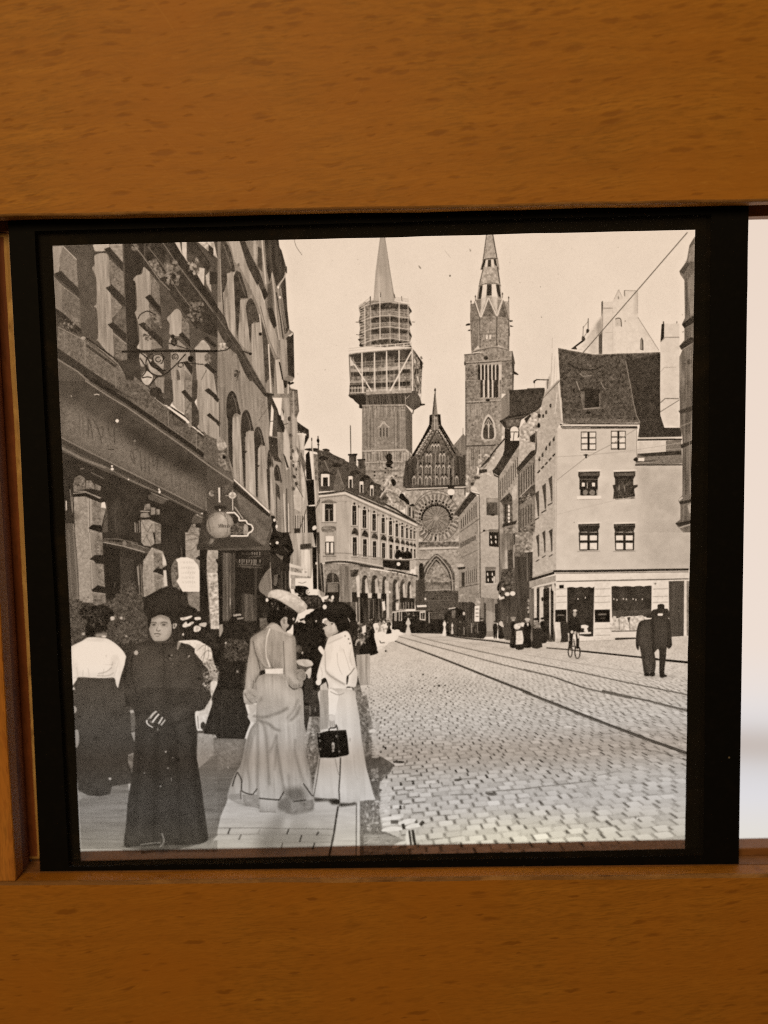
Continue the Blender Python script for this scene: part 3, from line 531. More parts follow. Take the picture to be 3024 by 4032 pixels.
    p(66, 962, 395, 990, 390, 992, 530, 962, 534); l(84, 6, 945, 250, 1135, 160, a=.7); l(76, 7, 940, 545, 1140, 508); l(84, 7, 1146, 0, 1152, 650); l(190, 9, 1128, 0, 1132, 600, a=.5); p(178, 945, 300, 985, 310, 990, 350, 915, 345, n=10); p(64, 915, 340, 1000, 335, 995, 355, 930, 365)
    p(52, 1238, -10, 1334, -10, 1334, 138, 1240, 128); dark_window(1238, 0, 94, 120); p(110, 1198, 338, 1305, 335, 1305, 365, 1198, 368); dark_window(1204, 372, 96, 128); l(190, 8, 1192, 508, 1310, 504); p(190, 1280, 430, 1298, 430, 1296, 500, 1282, 500)
    l(54, 8, 1342, 0, 1345, 560); s(52, 1318, 540, 1350, 480, 1395, 540, 1385, 580, 1330, 580); p(110, 1345, 0, 1500, 0, 1500, 400, 1345, 560, n=16, m='v'); p(160, 1395, 170, 1420, 160, 1425, 360, 1395, 370, n=8); p(70, 1425, 170, 1470, 160, 1480, 350, 1428, 355, n=8); p(160, 1480, 120, 1500, 110, 1500, 350, 1485, 350, n=8, a=.8)
    p(76, 1370, 360, 1500, 345, 1500, 600, 1360, 640, 1330, 600, n=12, m='s'); p(72, 1490, 200, 1700, 180, 1700, 1060, 1440, 1080, 1330, 1040, 1320, 660, 1500, 560, n=8, m='v'); p(130, 1500, -10, 1700, -10, 1700, 160, 1600, 200, 1500, 190, n=24, m='s'); p(96, 1495, 180, 1600, 190, 1610, 240, 1495, 230, n=10); l(110, 8, 1620, 200, 1625, 480)
    l(100, 8, 1370, 470, 1490, 450, a=.7); flecks(40, 1370, 370, 1490, 560, 80, 150, 10, a=.6); s(205, 1365, 540, 1395, 556, 1385, 575, 1362, 565); e(196, 1420, 610, 25, 20); e(206, 1474, 604, 27, 23); p(190, 1338, 640, 1390, 632, 1392, 655, 1340, 668); l(120, 6, 1420, 830, 1420, 900); flecks(10, 1630, 660, 1659, 780, 150, 200, 14, 1.8)
    # street-level of the row seen past the church
    p(70, 930, 690, 1070, 690, 1150, 760, 1150, 1040, 900, 1040, 900, 760, n=12, m='v'); l(150, 8, 935, 620, 1000, 630); p(150, 940, 610, 1000, 610, 995, 655, 945, 650, n=14, m='s')
    for x in (985, 1015, 1060, 1190, 1200): l(56, 8, x, 700, x + 3, 1000)
    p(170, 1205, 770, 1300, 800, 1300, 980, 1205, 985, n=10, m='v', a=.45); p(60, 1295, 710, 1330, 705, 1325, 900, 1300, 900)

def paint_corner_block():
    # the big corner house left of the church: D and F upper part, K and M lower
    T('D')
    p(150, 1175, 1130, 1460, 1120, 1700, 1200, 1700, 1700, 1165, 1700, n=8, m='s'); p(162, 1340, 1190, 1520, 1200, 1520, 1700, 1345, 1700, n=7, m='v')
    # mansard roof
    p(84, 1050, 690, 1110, 680, 1180, 690, 1290, 715, 1345, 745, 1440, 790, 1520, 850, 1600, 900, 1700, 960, 1700, 1210, 1600, 1160, 1460, 1085, 1190, 1095, 1170, 900, 1180, 720, n=8, m='s')
    p(118, 1130, 730, 1182, 740, 1180, 1090, 1135, 1080, n=14, m='s'); l(130, 7, 1185, 690, 1310, 870); s(58, 1040, 690, 1070, 678, 1160, 675, 1185, 690, 1120, 705); s(60, 1220, 690, 1260, 680, 1295, 695, 1280, 710); s(40, 1165, 600, 1178, 575, 1192, 600, 1182, 625); l(44, 8, 1178, 552, 1182, 690); l(50, 10, 1170, 640, 1192, 640); l(60, 10, 1115, 570, 1117, 690)
    p(72, 1340, 745, 1450, 790, 1440, 830, 1345, 800); flecks(60, 1360, 830, 1650, 1080, 60, 130, 18, .6, a=.6); s(96, 1350, 1000, 1375, 900, 1400, 870, 1420, 980, 1460, 1070, 1330, 1080)
    s(64, 1370, 850, 1420, 850, 1480, 895, 1520, 905, 1500, 930, 1430, 925, 1380, 890); s(62, 1500, 930, 1560, 930, 1640, 960, 1659, 990, 1560, 985); l(120, 6, 1400, 880, 1510, 915)
    e(206, 1250, 950, 42, 24); p(206, 1210, 950, 1222, 950, 1222, 1065, 1210, 1065); p(206, 1282, 950, 1294, 950, 1294, 1060, 1282, 1060); p(54, 1224, 970, 1280, 968, 1280, 1062, 1224, 1064); l(150, 6, 1252, 970, 1252, 1060); p(190, 1258, 1000, 1278, 990, 1275, 1050, 1260, 1060)
    for x, y in ((1508, 1010), (1618, 1055)): p(206, x - 16, y - 50, x + 14, y - 38, x + 16, y + 70, x - 14, y + 62); p(74, x + 16, y - 40, x + 36, y - 30, x + 36, y + 60, x + 16, y + 60)
    l(60, 12, 1190, 1105, 1460, 1088, 1659, 1180); l(196, 14, 1190, 1128, 1460, 1110, 1659, 1205); l(80, 8, 1190, 1142, 1455, 1126, 1659, 1226); l(176, 10, 1195, 1155, 1455, 1140, 1659, 1240, a=.7)
    # chimneys
    p(78, 1490, 745, 1520, 735, 1562, 745, 1560, 840, 1600, 900, 1540, 880, 1490, 820, n=10); l(40, 11, 1483, 742, 1565, 746); l(100, 5, 1505, 450, 1508, 735); l(44, 9, 1580, 795, 1659, 790); p(180, 1575, 805, 1650, 800, 1650, 850, 1580, 850, n=26, m='s'); p(90, 1575, 850, 1659, 850, 1659, 960, 1600, 920, n=12, m='s')
    # storeys on the rounded corner
    def tall_window(x, y, w, h, top=True):
        p(60, x, y, x + w, y, x + w, y + h, x, y + h, n=5); l(170, 6, x + w * .52, y + h * .35, x + w * .52, y + h)
        if top: p(112, x + 4, y + 4, x + w - 4, y + 4, x + w - 4, y + h * .28, x + 4, y + h * .28, n=6); l(180, 7, x, y + h * .33, x + w, y + h * .33)
    tall_window(1250, 1225, 82, 185); l(184, 8, 1240, 1215, 1342, 1212); l(110, 7, 1225, 1200, 1260, 1175, 1345, 1180); l(110, 8, 1230, 1415, 1345, 1415); tall_window(1525, 1245, 38, 200, False)
    p(206, 1258, 1560, 1340, 1560, 1340, 1615, 1258, 1615); l(70, 8, 1250, 1555, 1345, 1555); p(60, 1255, 1625, 1345, 1625, 1345, 1700, 1255, 1700); p(200, 1262, 1630, 1293, 1630, 1293, 1700, 1262, 1700); p(200, 1308, 1630, 1338, 1630, 1338, 1700, 1308, 1700)
    flecks(60, 1230, 1440, 1380, 1540, 95, 180, 14, .5, a=.7); l(100, 7, 1225, 1500, 1360, 1500); flecks(60, 1530, 1440, 1600, 1540, 60, 170, 14, .7); tall_window(1530, 1570, 36, 110, False); p(72, 1640, 1270, 1680, 1290, 1680, 1450, 1640, 1440); p(74, 1640, 1560, 1700, 1570, 1700, 1700, 1640, 1700)
    # long side front, receding
    T('F')
    p(150, -80, 1145, 0, 1150, 250, 1260, 540, 1440, 525, 1700, -80, 1700, n=12, m='v')
    p(60, -80, 985, 60, 1010, 150, 1045, 148, 1068, 40, 1045, -80, 1040); p(150, -40, 940, 0, 930, 80, 1000, 60, 1010, -40, 990, n=10); l(54, 18, -60, 1130, 0, 1165, 150, 1215, 300, 1290, 420, 1370, 540, 1440); l(176, 7, 0, 1148, 150, 1198, 300, 1272, 530, 1420, a=.8); l(170, 8, 0, 1190, 250, 1290, 530, 1455, a=.7)
    p(206, 48, 1050, 70, 1050, 72, 1160, 50, 1155); p(82, 85, 1070, 120, 1080, 110, 1150, 85, 1140)
    # baroque gable with figures
    s(150, 250, 935, 285, 960, 300, 1040, 350, 1080, 380, 1190, 420, 1240, 350, 1300, 240, 1240, 140, 1190, 120, 1120, 180, 1050, 190, 970, n=26, m='s'); flecks(90, 150, 960, 370, 1230, 70, 190, 16, .7, a=.6); s(52, 255, 995, 285, 985, 302, 1030, 280, 1055, 262, 1030); s(46, 325, 1150, 370, 1130, 400, 1170, 430, 1200, 435, 1245, 385, 1210, 340, 1180); s(46, 440, 1245, 480, 1235, 485, 1268, 450, 1262)
    c(182, 10, 190, 1040, 215, 1000, 240, 1010, 230, 1060); c(184, 10, 300, 1080, 340, 1100, 330, 1160); e(70, 178, 1110, 10, 30)
    p(130, 400, 1250, 490, 1260, 490, 1400, 420, 1360, n=16, m='v'); l(54, 14, 440, 1270, 442, 1360); l(56, 12, 475, 1300, 478, 1380); l(186, 8, 408, 1250, 410, 1340); l(186, 7, 458, 1270, 460, 1370)
    for i in range(14):                                             # busts and brackets under the eaves
        x = 25 + i * 38 - i * i * .35; y = 1300 + i * 20 + i * i * .5
        if x < 510: e(50, x, y + RNG.normal(0, 8), 13 - i * .5, 15 - i * .5); p(198, x + 8, y + 16, x + 23, y + 24, x + 23, y + 165 - i * 5, x + 8, y + 165 - i * 5, n=10, a=.95); p(58, x - 15, y + 34, x + 3, y + 30, x + 3, y + 165 - i * 6, x - 15, y + 168 - i * 6, a=.95); l(190, 5, x - 6, y + 50, x - 6, y + 160 - i * 6, a=.7); arc(196, 6, x - 6, y + 34, 13, 16, 180, 360, a=.9); l(112, 5, x - 18, y + 176 - i * 6, x + 24, y + 180 - i * 6, a=.8)
    for i in range(9): e(54, 80 + i * 45, 1545 + i * 9, 26 - i * 1.6, 36 - i * 2, a=.75, n=12, m='s')
    for i in range(16): l(200, 9 - i * .25, 10 + i * 31, 1575, 11 + i * 31, 1700, a=.95); l(60, 10 - i * .3, 25 + i * 31, 1590, 26 + i * 31, 1700, a=.9)
    l(108, 7, -60, 1545, 250, 1560, 520, 1610, a=.8); l(192, 6, -60, 1533, 250, 1548, 520, 1598, a=.8)
    T('K')
    p(150, 1190, 0, 1700, 0, 1700, 250, 1400, 270, 1250, 290, 1190, 300, n=8, m='s'); p(206, 1258, 35, 1340, 35, 1340, 85, 1258, 85); p(52, 1252, 92, 1346, 92, 1346, 210, 1252, 212); p(202, 1262, 98, 1292, 98, 1292, 205, 1262, 205); p(200, 1310, 98, 1340, 98, 1340, 205, 1310, 205); l(176, 9, 1245, 28, 1350, 26)
    p(62, 1530, 50, 1562, 45, 1565, 225, 1532, 230); l(190, 7, 1568, 50, 1572, 225); p(76, 1645, 40, 1700, 40, 1700, 230, 1645, 230); c(92, 8, 1240, 215, 1450, 212, 1659, 245)
    c(66, 18, 1250, 305, 1350, 288, 1480, 290, 1659, 325); c(176, 9, 1250, 285, 1400, 268, 1659, 305, a=.7); p(132, 1190, 310, 1350, 300, 1500, 305, 1700, 335, 1700, 640, 1190, 640, n=12, m='s'); 
    s(66, 1265, 640, 1265, 450, 1290, 405, 1330, 395, 1370, 420, 1390, 480, 1392, 640, n=6); l(150, 7, 1268, 500, 1385, 495); l(140, 6, 1328, 400, 1328, 500); p(112, 1275, 510, 1380, 508, 1380, 590, 1275, 592, n=6); p(48, 1250, 595, 1392, 590, 1392, 680, 1240, 680)
    p(120, 1395, 330, 1520, 330, 1520, 700, 1395, 700, n=14, m='v'); p(56, 1520, 590, 1659, 585, 1700, 590, 1700, 700, 1520, 700); p(186, 1560, 420, 1595, 420, 1600, 640, 1570, 640, n=8); p(70, 1500, 370, 1590, 360, 1570, 430, 1510, 440, n=16, m='s'); p(190, 1578, 585, 1622, 585, 1618, 640, 1580, 640); p(72, 1640, 420, 1700, 400, 1700, 590, 1640, 590)
    p(72, 1380, 690, 1700, 690, 1700, 940, 1380, 940, n=14, m='v'); l(176, 9, 1562, 690, 1568, 900); l(150, 8, 1590, 650, 1596, 950); l(140, 8, 1525, 880, 1525, 950)
    T('M')
    p(148, -60, -10, 530, -10, 530, 150, 440, 400, -60, 330, n=14, m='v')
    for i in range(11):
        x = 10 + i * 45; p(56, x + 16, 40 + i * 6, x + 32, 36 + i * 6, x + 33, 240 - i * 3, x + 17, 242 - i * 3, n=6, a=.95); l(204, 10, x + 3, -5 + i * 4, x + 5, 248 - i * 3, a=.9); l(184, 5, x + 25, 60 + i * 6, x + 25, 236 - i * 3, a=.7); arc(200, 6, x + 24, 38 + i * 6, 13, 14, 180, 360, a=.9); l(190, 7, x + 10, 252 - i * 2, x + 38, 254 - i * 2, a=.8)
    for i in range(12): e(58, 10 + i * 42, 30 + i * 6, 24 - i, 26 - i, a=.6, n=14, m='s')
    l(84, 7, -60, 245, 180, 262, 440, 265, 640, 262, a=.9); p(150, -60, 260, 520, 270, 520, 330, -60, 325, n=8, a=.6); l(50, 16, -60, 322, 100, 345, 300, 380, 520, 430)
    s(40, 290, 240, 305, 190, 340, 165, 365, 195, 420, 175, 455, 205, 455, 250, 370, 255); p(50, 170, 262, 440, 268, 438, 372, 330, 365, 172, 335, n=6); l(96, 6, 290, 168, 292, 255); e(208, 328, 308, 19, 19); e(196, 348, 250, 16, 10)
    p(140, -60, 345, 120, 370, 300, 400, 520, 440, 520, 660, 260, 900, 200, 900, 200, 660, -60, 640, n=16, m='s')
    for x, y, w in ((-8, 430, 30), (92, 430, 34), (190, 440, 24), (300, 470, 30), (372, 480, 26), (440, 490, 22)):
        s(70, x - w, y + 200, x - w, y + 40, x - w * .4, y - 8, x + w * .5, y, x + w, y + 50, x + w, y + 200, n=8); p(190, x - w * .05, y + 40, x + w * .7, y + 10, x + w * 1.3, y + 190, x + w * .1, y + 195, n=8, a=.85)
    flecks(60, 260, 400, 520, 480, 60, 180, 14, .7, a=.6); flecks(40, 230, 380, 330, 440, 60, 190, 12)
    p(46, -60, 600, 205, 605, 205, 662, -60, 655); p(184, 18, 600, 62, 600, 58, 650, 22, 650); p(180, 115, 600, 155, 600, 152, 655, 118, 655); p(178, 205, 480, 228, 480, 234, 860, 208, 870, n=8); p(120, 232, 520, 270, 500, 262, 880, 236, 880, n=8)
    p(58, -60, 655, 205, 662, 205, 900, -60, 900, n=10, m='v')
    for x in (30, 75, 130, 165): l(150, 7, x, 660, x + 2, 850, a=.7)
    p(196, 160, 690, 190, 675, 198, 770, 172, 780, n=8); e(208, 240, 590, 10, 12); l(180, 9, 320, 480, 325, 640); p(62, 265, 690, 300, 670, 300, 780, 265, 780); p(196, 300, 700, 330, 700, 328, 770, 305, 770, n=8); p(56, 340, 640, 490, 655, 490, 760, 340, 760, n=8)
    for x in (350, 378, 402, 430, 462): l(176, 6, x, 690, x, 760, a=.8)
    flecks(14, 445, 540, 470, 620, 170, 205, 9); p(70, 500, 470, 590, 470, 590, 780, 500, 780, n=10, m='v', a=.8)
def paint_left_street():
    # far end of the left-hand row (D, C right edge)
    T('D')
    p(150, 830, 0, 880, 60, 970, 90, 985, 310, 965, 370, 985, 520, 1040, 690, 1040, 900, 1060, 1000, 1170, 1000, 1200, 1700, 700, 1700, n=12, m='v')
    p(112, 885, 85, 968, 90, 985, 310, 960, 375, 900, 300, n=10, m='s'); l(84, 6, 968, 90, 985, 310); l(64, 8, 890, 85, 965, 95); e(70, 890, 380, 16, 24); p(90, 900, 60, 905, 90, 850, 120, 840, 40)
    p(62, 970, 410, 1010, 440, 1085, 490, 1088, 555, 1060, 560, 1060, 530, 975, 520, n=6); p(182, 985, 530, 1040, 530, 1045, 690, 1000, 690, n=14, m='v'); flecks(14, 975, 500, 1050, 540, 195, 210, 9); p(58, 1050, 545, 1090, 560, 1040, 660)
    p(104, 960, 650, 1070, 840, 1060, 880, 1030, 930, 980, 840, n=10); p(186, 925, 760, 960, 690, 985, 760, 960, 870, 920, 830, n=6); c(190, 9, 1060, 740, 1075, 770, 1050, 800, 1075, 850, 1040, 920, 1010, 960); p(150, 930, 900, 1040, 950, 1045, 1320, 940, 1300, n=14, m='v')
    for x, y in ((905, 545), (905, 655), (925, 700), (935, 850), (950, 885), (940, 960), (960, 1030), (930, 1080), (910, 770)): s(60, x - 12, y - 15, x + 12, y - 8, x + 14, y + 14, x - 8, y + 18)
    l(168, 16, 930, 100, 945, 900, a=.7); l(110, 7, 905, 300, 935, 1500); l(100, 8, 895, 120, 915, 1000, a=.7)
    for y in range(180, 720, 34): l(150, 6, 900, y, 960, y + 4, a=.5)
    flecks(70, 900, 780, 1000, 1120, 60, 190, 15, .6, a=.7)
    p(186, 1000, 800, 1040, 940, 1050, 1130, 1030, 1240, 1010, 1000, n=8, a=.8); l(80, 7, 1010, 720, 1055, 1000); p(176, 930, 1150, 960, 1050, 1010, 1130, 1010, 1320, 940, 1280, n=8); l(70, 5, 960, 1050, 1030, 1170)
    for x in range(950, 1060, 22): p(RNG.choice([70, 84]), x, 1350, x + 9, 1355, x + 10, 1600, x, 1600, a=.9); l(196, 7, x + 14, 1340, x + 15, 1600, a=.8)
    # dark advertising column of hanging signs
    p(46, 1055, 740, 1090, 700, 1120, 990, 1060, 990); p(40, 1055, 995, 1135, 990, 1145, 1240, 1080, 1250, n=4); p(42, 1065, 1255, 1150, 1255, 1165, 1480, 1160, 1700, 1080, 1700, 1075, 1480, n=6); l(204, 12, 1085, 1254, 1150, 1250); l(186, 12, 1118, 600, 1135, 880, 1160, 1240, a=.9); p(150, 1165, 1000, 1185, 1000, 1200, 1500, 1170, 1500, n=14, m='v', a=.8)
    l(60, 6, 1225, 1150, 1150, 1290); l(60, 6, 1060, 1290, 1000, 1480); l(52, 6, 1225, 1150, 1165, 1230); s(196, 1120, 1470, 1150, 1450, 1165, 1480, 1130, 1500); p(66, 940, 1480, 1000, 1480, 1000, 1600, 940, 1600, n=8); flecks(24, 1000, 1560, 1110, 1659, 60, 190, 16)
    # nearer row of tall fronts, upper part (C)
    T('C')
    p(126, -40, 60, 775, 100, 790, 180, 808, 215, 862, 405, 850, 480, 870, 800, 885, 960, 890, 1010, 932, 1045, 942, 1500, 905, 1560, 880, 1620, 900, 1700, -40, 1700, n=9, m='v')
    p(72, 640, 100, 780, 100, 790, 190, 812, 220, 862, 405, 848, 470, 760, 580, 720, 420, 690, 540, 660, 400, n=7, m='v'); p(150, 520, 110, 560, 110, 575, 180, 560, 370, 530, 300, n=10); l(180, 14, 615, 110, 630, 300, 655, 560); l(176, 10, 545, 110, 545, 300); p(84, 575, 180, 610, 200, 620, 440, 570, 380, n=6)
    p(74, 385, 110, 440, 110, 500, 260, 590, 430, 645, 590, 680, 670, 640, 715, 610, 620, 560, 560, 470, 380, n=6); p(60, 610, 610, 650, 600, 682, 675, 635, 718)
    p(158, 270, 110, 385, 115, 470, 380, 560, 560, 640, 720, 680, 900, 740, 1010, 780, 1130, 790, 1300, 760, 1290, 690, 1160, 640, 980, 580, 780, 480, 560, 400, 400, 340, 330, 310, 200, n=9, m='v', gy=-6)
    l(104, 7, 600, 780, 680, 1100, 760, 1290); l(186, 9, 575, 560, 640, 740, a=.8); e(110, 380, 365, 12, 18)
    # arched windows
    s(76, 200, 130, 240, 120, 290, 200, 325, 320, 340, 430, 290, 440, 230, 640, 205, 500, n=6); l(120, 6, 230, 160, 310, 400); p(152, 262, 450, 345, 435, 350, 640, 345, 1100, 300, 1040, 255, 960, 250, 700, 275, 680, n=12, m='v'); p(74, 330, 480, 360, 420, 400, 440, 460, 620, 475, 700, 400, 700, 380, 1000, 365, 1100, 350, 900, n=6); l(112, 6, 375, 460, 450, 680)
    p(150, 395, 720, 470, 705, 480, 900, 490, 1240, 430, 1190, 385, 1140, 385, 960, 400, 930, n=12, m='v'); s(78, 455, 780, 500, 700, 540, 750, 575, 850, 590, 940, 520, 950, 500, 1150, 480, 1000, n=6); p(148, 510, 960, 585, 940, 610, 1060, 620, 1200, 640, 1600, 560, 1450, 510, 1350, 515, 1150, n=12, m='v'); e(52, 598, 1060, 16, 16); e(118, 505, 640, 10, 30)
    p(80, 610, 920, 640, 1000, 680, 1160, 690, 1500, 650, 1560, 625, 1150, n=6); l(186, 10, 590, 860, 610, 1040); l(190, 14, 680, 1160, 705, 1650); p(78, 690, 1180, 745, 1320, 730, 1600, 700, 1400, n=6); p(176, 750, 1320, 790, 1310, 830, 1500, 835, 1659, 770, 1659, n=8, m='v'); l(50, 13, 790, 1340, 825, 1520)
    p(64, 670, 800, 720, 790, 770, 970, 735, 1005, 700, 930); p(88, 670, 560, 710, 540, 725, 800, 672, 800, n=6); l(170, 16, 715, 450, 740, 640, 760, 900, 790, 1120, a=.9); l(62, 10, 760, 640, 800, 900, 830, 1120); l(66, 8, 785, 700, 850, 1060); l(150, 7, 775, 600, 830, 1000, a=.9); p(72, 800, 540, 850, 480, 868, 800, 890, 1000, 860, 1060, 825, 800, n=5); l(150, 6, 805, 600, 860, 1000); c(166, 14, 775, 590, 800, 550, 840, 490, 855, 440); e(206, 778, 590, 10, 14); e(206, 797, 690, 11, 14); l(60, 9, 860, 380, 862, 450)
    p(66, 880, 1080, 932, 1050, 940, 1500, 880, 1470, 860, 1100, n=5); p(188, 875, 1080, 920, 1045, 930, 1060, 900, 1085); p(140, 800, 1100, 865, 1120, 875, 1480, 830, 1500, 800, 1300, n=8, m='v'); s(46, 880, 1540, 935, 1545, 925, 1560, 880, 1570); s(204, 905, 1530, 915, 1540, 900, 1550); l(176, 16, 880, 1560, 878, 1659); p(60, 825, 1520, 870, 1530, 860, 1600, 840, 1600)
    # diagonal cornice sweeping down (C, then D)
    p(160, -40, 80, 130, 110, 140, 300, 95, 360, 40, 200, -40, 120, n=14, m='s'); p(72, 75, 160, 110, 160, 145, 250, 110, 285, 75, 220); p(150, 95, 100, 150, 100, 150, 740, 80, 600, 40, 480, 95, 360, n=12, m='s'); p(76, 80, 420, 110, 410, 150, 480, 150, 540, 110, 570, 80, 520, n=6); p(62, -40, 200, 90, 350, 70, 400, 40, 430, -40, 300); l(150, 6, -20, 210, 95, 360); l(118, 40, 178, 130, 185, 740); l(150, 8, 195, 300, 210, 760); l(66, 8, 215, 620, 235, 880)
    p(74, -40, 500, 20, 560, 120, 720, 250, 900, 280, 1010, 400, 1180, 520, 1400, 660, 1640, 560, 1640, 440, 1450, 360, 1260, 260, 1180, 130, 950, -40, 880, n=5, m='m'); l(112, 7, -20, 640, 130, 830, 260, 1020); l(96, 6, 260, 1050, 420, 1280, 600, 1600)
    p(150, -40, 1240, 60, 1240, 170, 1280, 170, 1700, -40, 1700, n=12, m='v'); p(130, 160, 1240, 300, 1220, 330, 1400, 320, 1700, 160, 1700, n=9, m='v'); p(132, 330, 1250, 400, 1380, 560, 1660, 330, 1700, n=10, m='v')
    p(66, 15, 1100, 60, 1090, 130, 1150, 120, 1200); p(64, 40, 1360, 70, 1345, 175, 1490, 165, 1510); p(62, 40, 1615, 75, 1600, 150, 1700, 110, 1700); l(60, 11, -40, 1230, 120, 1238, 260, 1220, 300, 1190); l(56, 12, 420, 1230, 510, 1262); e(50, 500, 1258, 14); p(150, 180, 1150, 255, 1150, 250, 1215, 180, 1225, n=24, m='s')
    c(66, 6, 395, 1430, 360, 1530, 335, 1610); e(84, 355, 1460, 30, 40, n=18, m='s'); arc(150, 7, 350, 1300, 30, 34, 0, 300, a=.6); arc(146, 7, 345, 1420, 26, 26, 60, 360, a=.6); arc(150, 7, 345, 1470, 20, 26, 0, 330, a=.6)
    # continuation of the fronts below (D left)
    T('D')
    p(132, -40, 0, 520, 0, 640, 140, 700, 230, 840, 560, 900, 900, 930, 1300, 920, 1700, 700, 1400, 690, 1310, 330, 980, 190, 600, -40, 470, n=9, m='v')
    p(150, -40, 0, 60, 0, 150, 130, 190, 200, 190, 600, 60, 540, -40, 470, n=10, m='v'); p(64, 40, 95, 75, 70, 190, 185, 170, 215); p(64, 55, 350, 90, 320, 200, 420, 190, 460); p(122, 190, 60, 250, 60, 270, 250, 260, 600, 200, 580, n=8, m='v'); l(80, 8, 185, 200, 192, 560)
    for (x, y, w, h) in ((330, 100, 70, 250), (470, 290, 62, 230), (590, 460, 55, 200), (775, 840, 40, 190), (700, 690, 30, 180)):
        s(66, x - w, y + h * 1.0, x - w * .95, y + h * .3, x - w * .35, y, x + w * .3, y + h * .15, x + w * .75, y + h * .6, x + w, y + h * .95, x + w * .2, y + h * .9, x - w * .4, y + h * 1.2, n=6)
        c(112, 6, x - w * .2, y + h * .15, x + w * .3, y + h * .5, x + w * .55, y + h)
    p(66, 270, 330, 320, 350, 320, 880, 280, 760, n=5)
    for a_ in ((320, 370, 380, 360, 400, 500, 430, 1060, 330, 960, 318, 600), (455, 510, 530, 500, 545, 720, 560, 1170, 455, 1080, 445, 700), (580, 670, 640, 650, 665, 900, 680, 1290, 580, 1190, 570, 850), (700, 880, 735, 870, 745, 1200, 740, 1350, 700, 1310)): p(154, *a_, n=13, m='v')
    for a_ in ((400, 480, 445, 560, 450, 1080, 432, 1050), (540, 650, 575, 700, 572, 1170, 555, 1160), (660, 880, 695, 900, 700, 1300, 682, 1280)): p(70, *a_, n=5)
    for x, y in ((440, 705), (565, 850)): s(66, x - 14, y - 5, x + 28, y, x, y + 18)
    c(150, 16, 580, 170, 620, 190, 600, 230, 580, 330, 585, 400, a=.6); flecks(50, 560, 150, 650, 420, 90, 170, 12, .6, a=.6); l(84, 6, 700, 230, 580, 400, a=.7)
    p(70, 520, -10, 660, 130, 735, 130, 710, 150, 770, 280, 790, 350, 840, 460, 840, 520, 700, 500, 665, 160, 640, 150, n=5); p(62, 640, 110, 735, 135, 730, 150, 650, 150)
    p(208, 710, 230, 735, 300, 730, 400, 715, 555, 690, 545, 700, 400, n=4); l(84, 6, 695, 405, 735, 405); p(84, 735, 260, 770, 320, 770, 560, 720, 560, n=6); p(66, 680, 555, 770, 575, 780, 760, 815, 820, 740, 800, 690, 700, n=5); p(176, 830, 520, 860, 480, 900, 640, 895, 860, 860, 900, 830, 720, n=7, m='v'); p(56, 770, 340, 800, 345, 845, 470, 830, 520, 790, 440); p(190, 810, 290, 840, 330, 835, 400, 810, 390); p(60, 825, 720, 850, 760, 885, 870, 865, 870); p(64, 820, 285, 835, 300, 830, 360); l(60, 6, 830, 440, 880, 425)
    p(140, 690, 870, 720, 870, 750, 1000, 800, 1010, 830, 1500, 760, 1420, 740, 1200, n=10, m='v'); p(72, 750, 1020, 790, 1060, 800, 1200, 760, 1150, n=5); l(188, 12, 835, 1130, 850, 1520); l(72, 10, 862, 1080, 872, 1560); l(190, 9, 880, 1230, 885, 1580); l(76, 9, 760, 1100, 765, 1400)

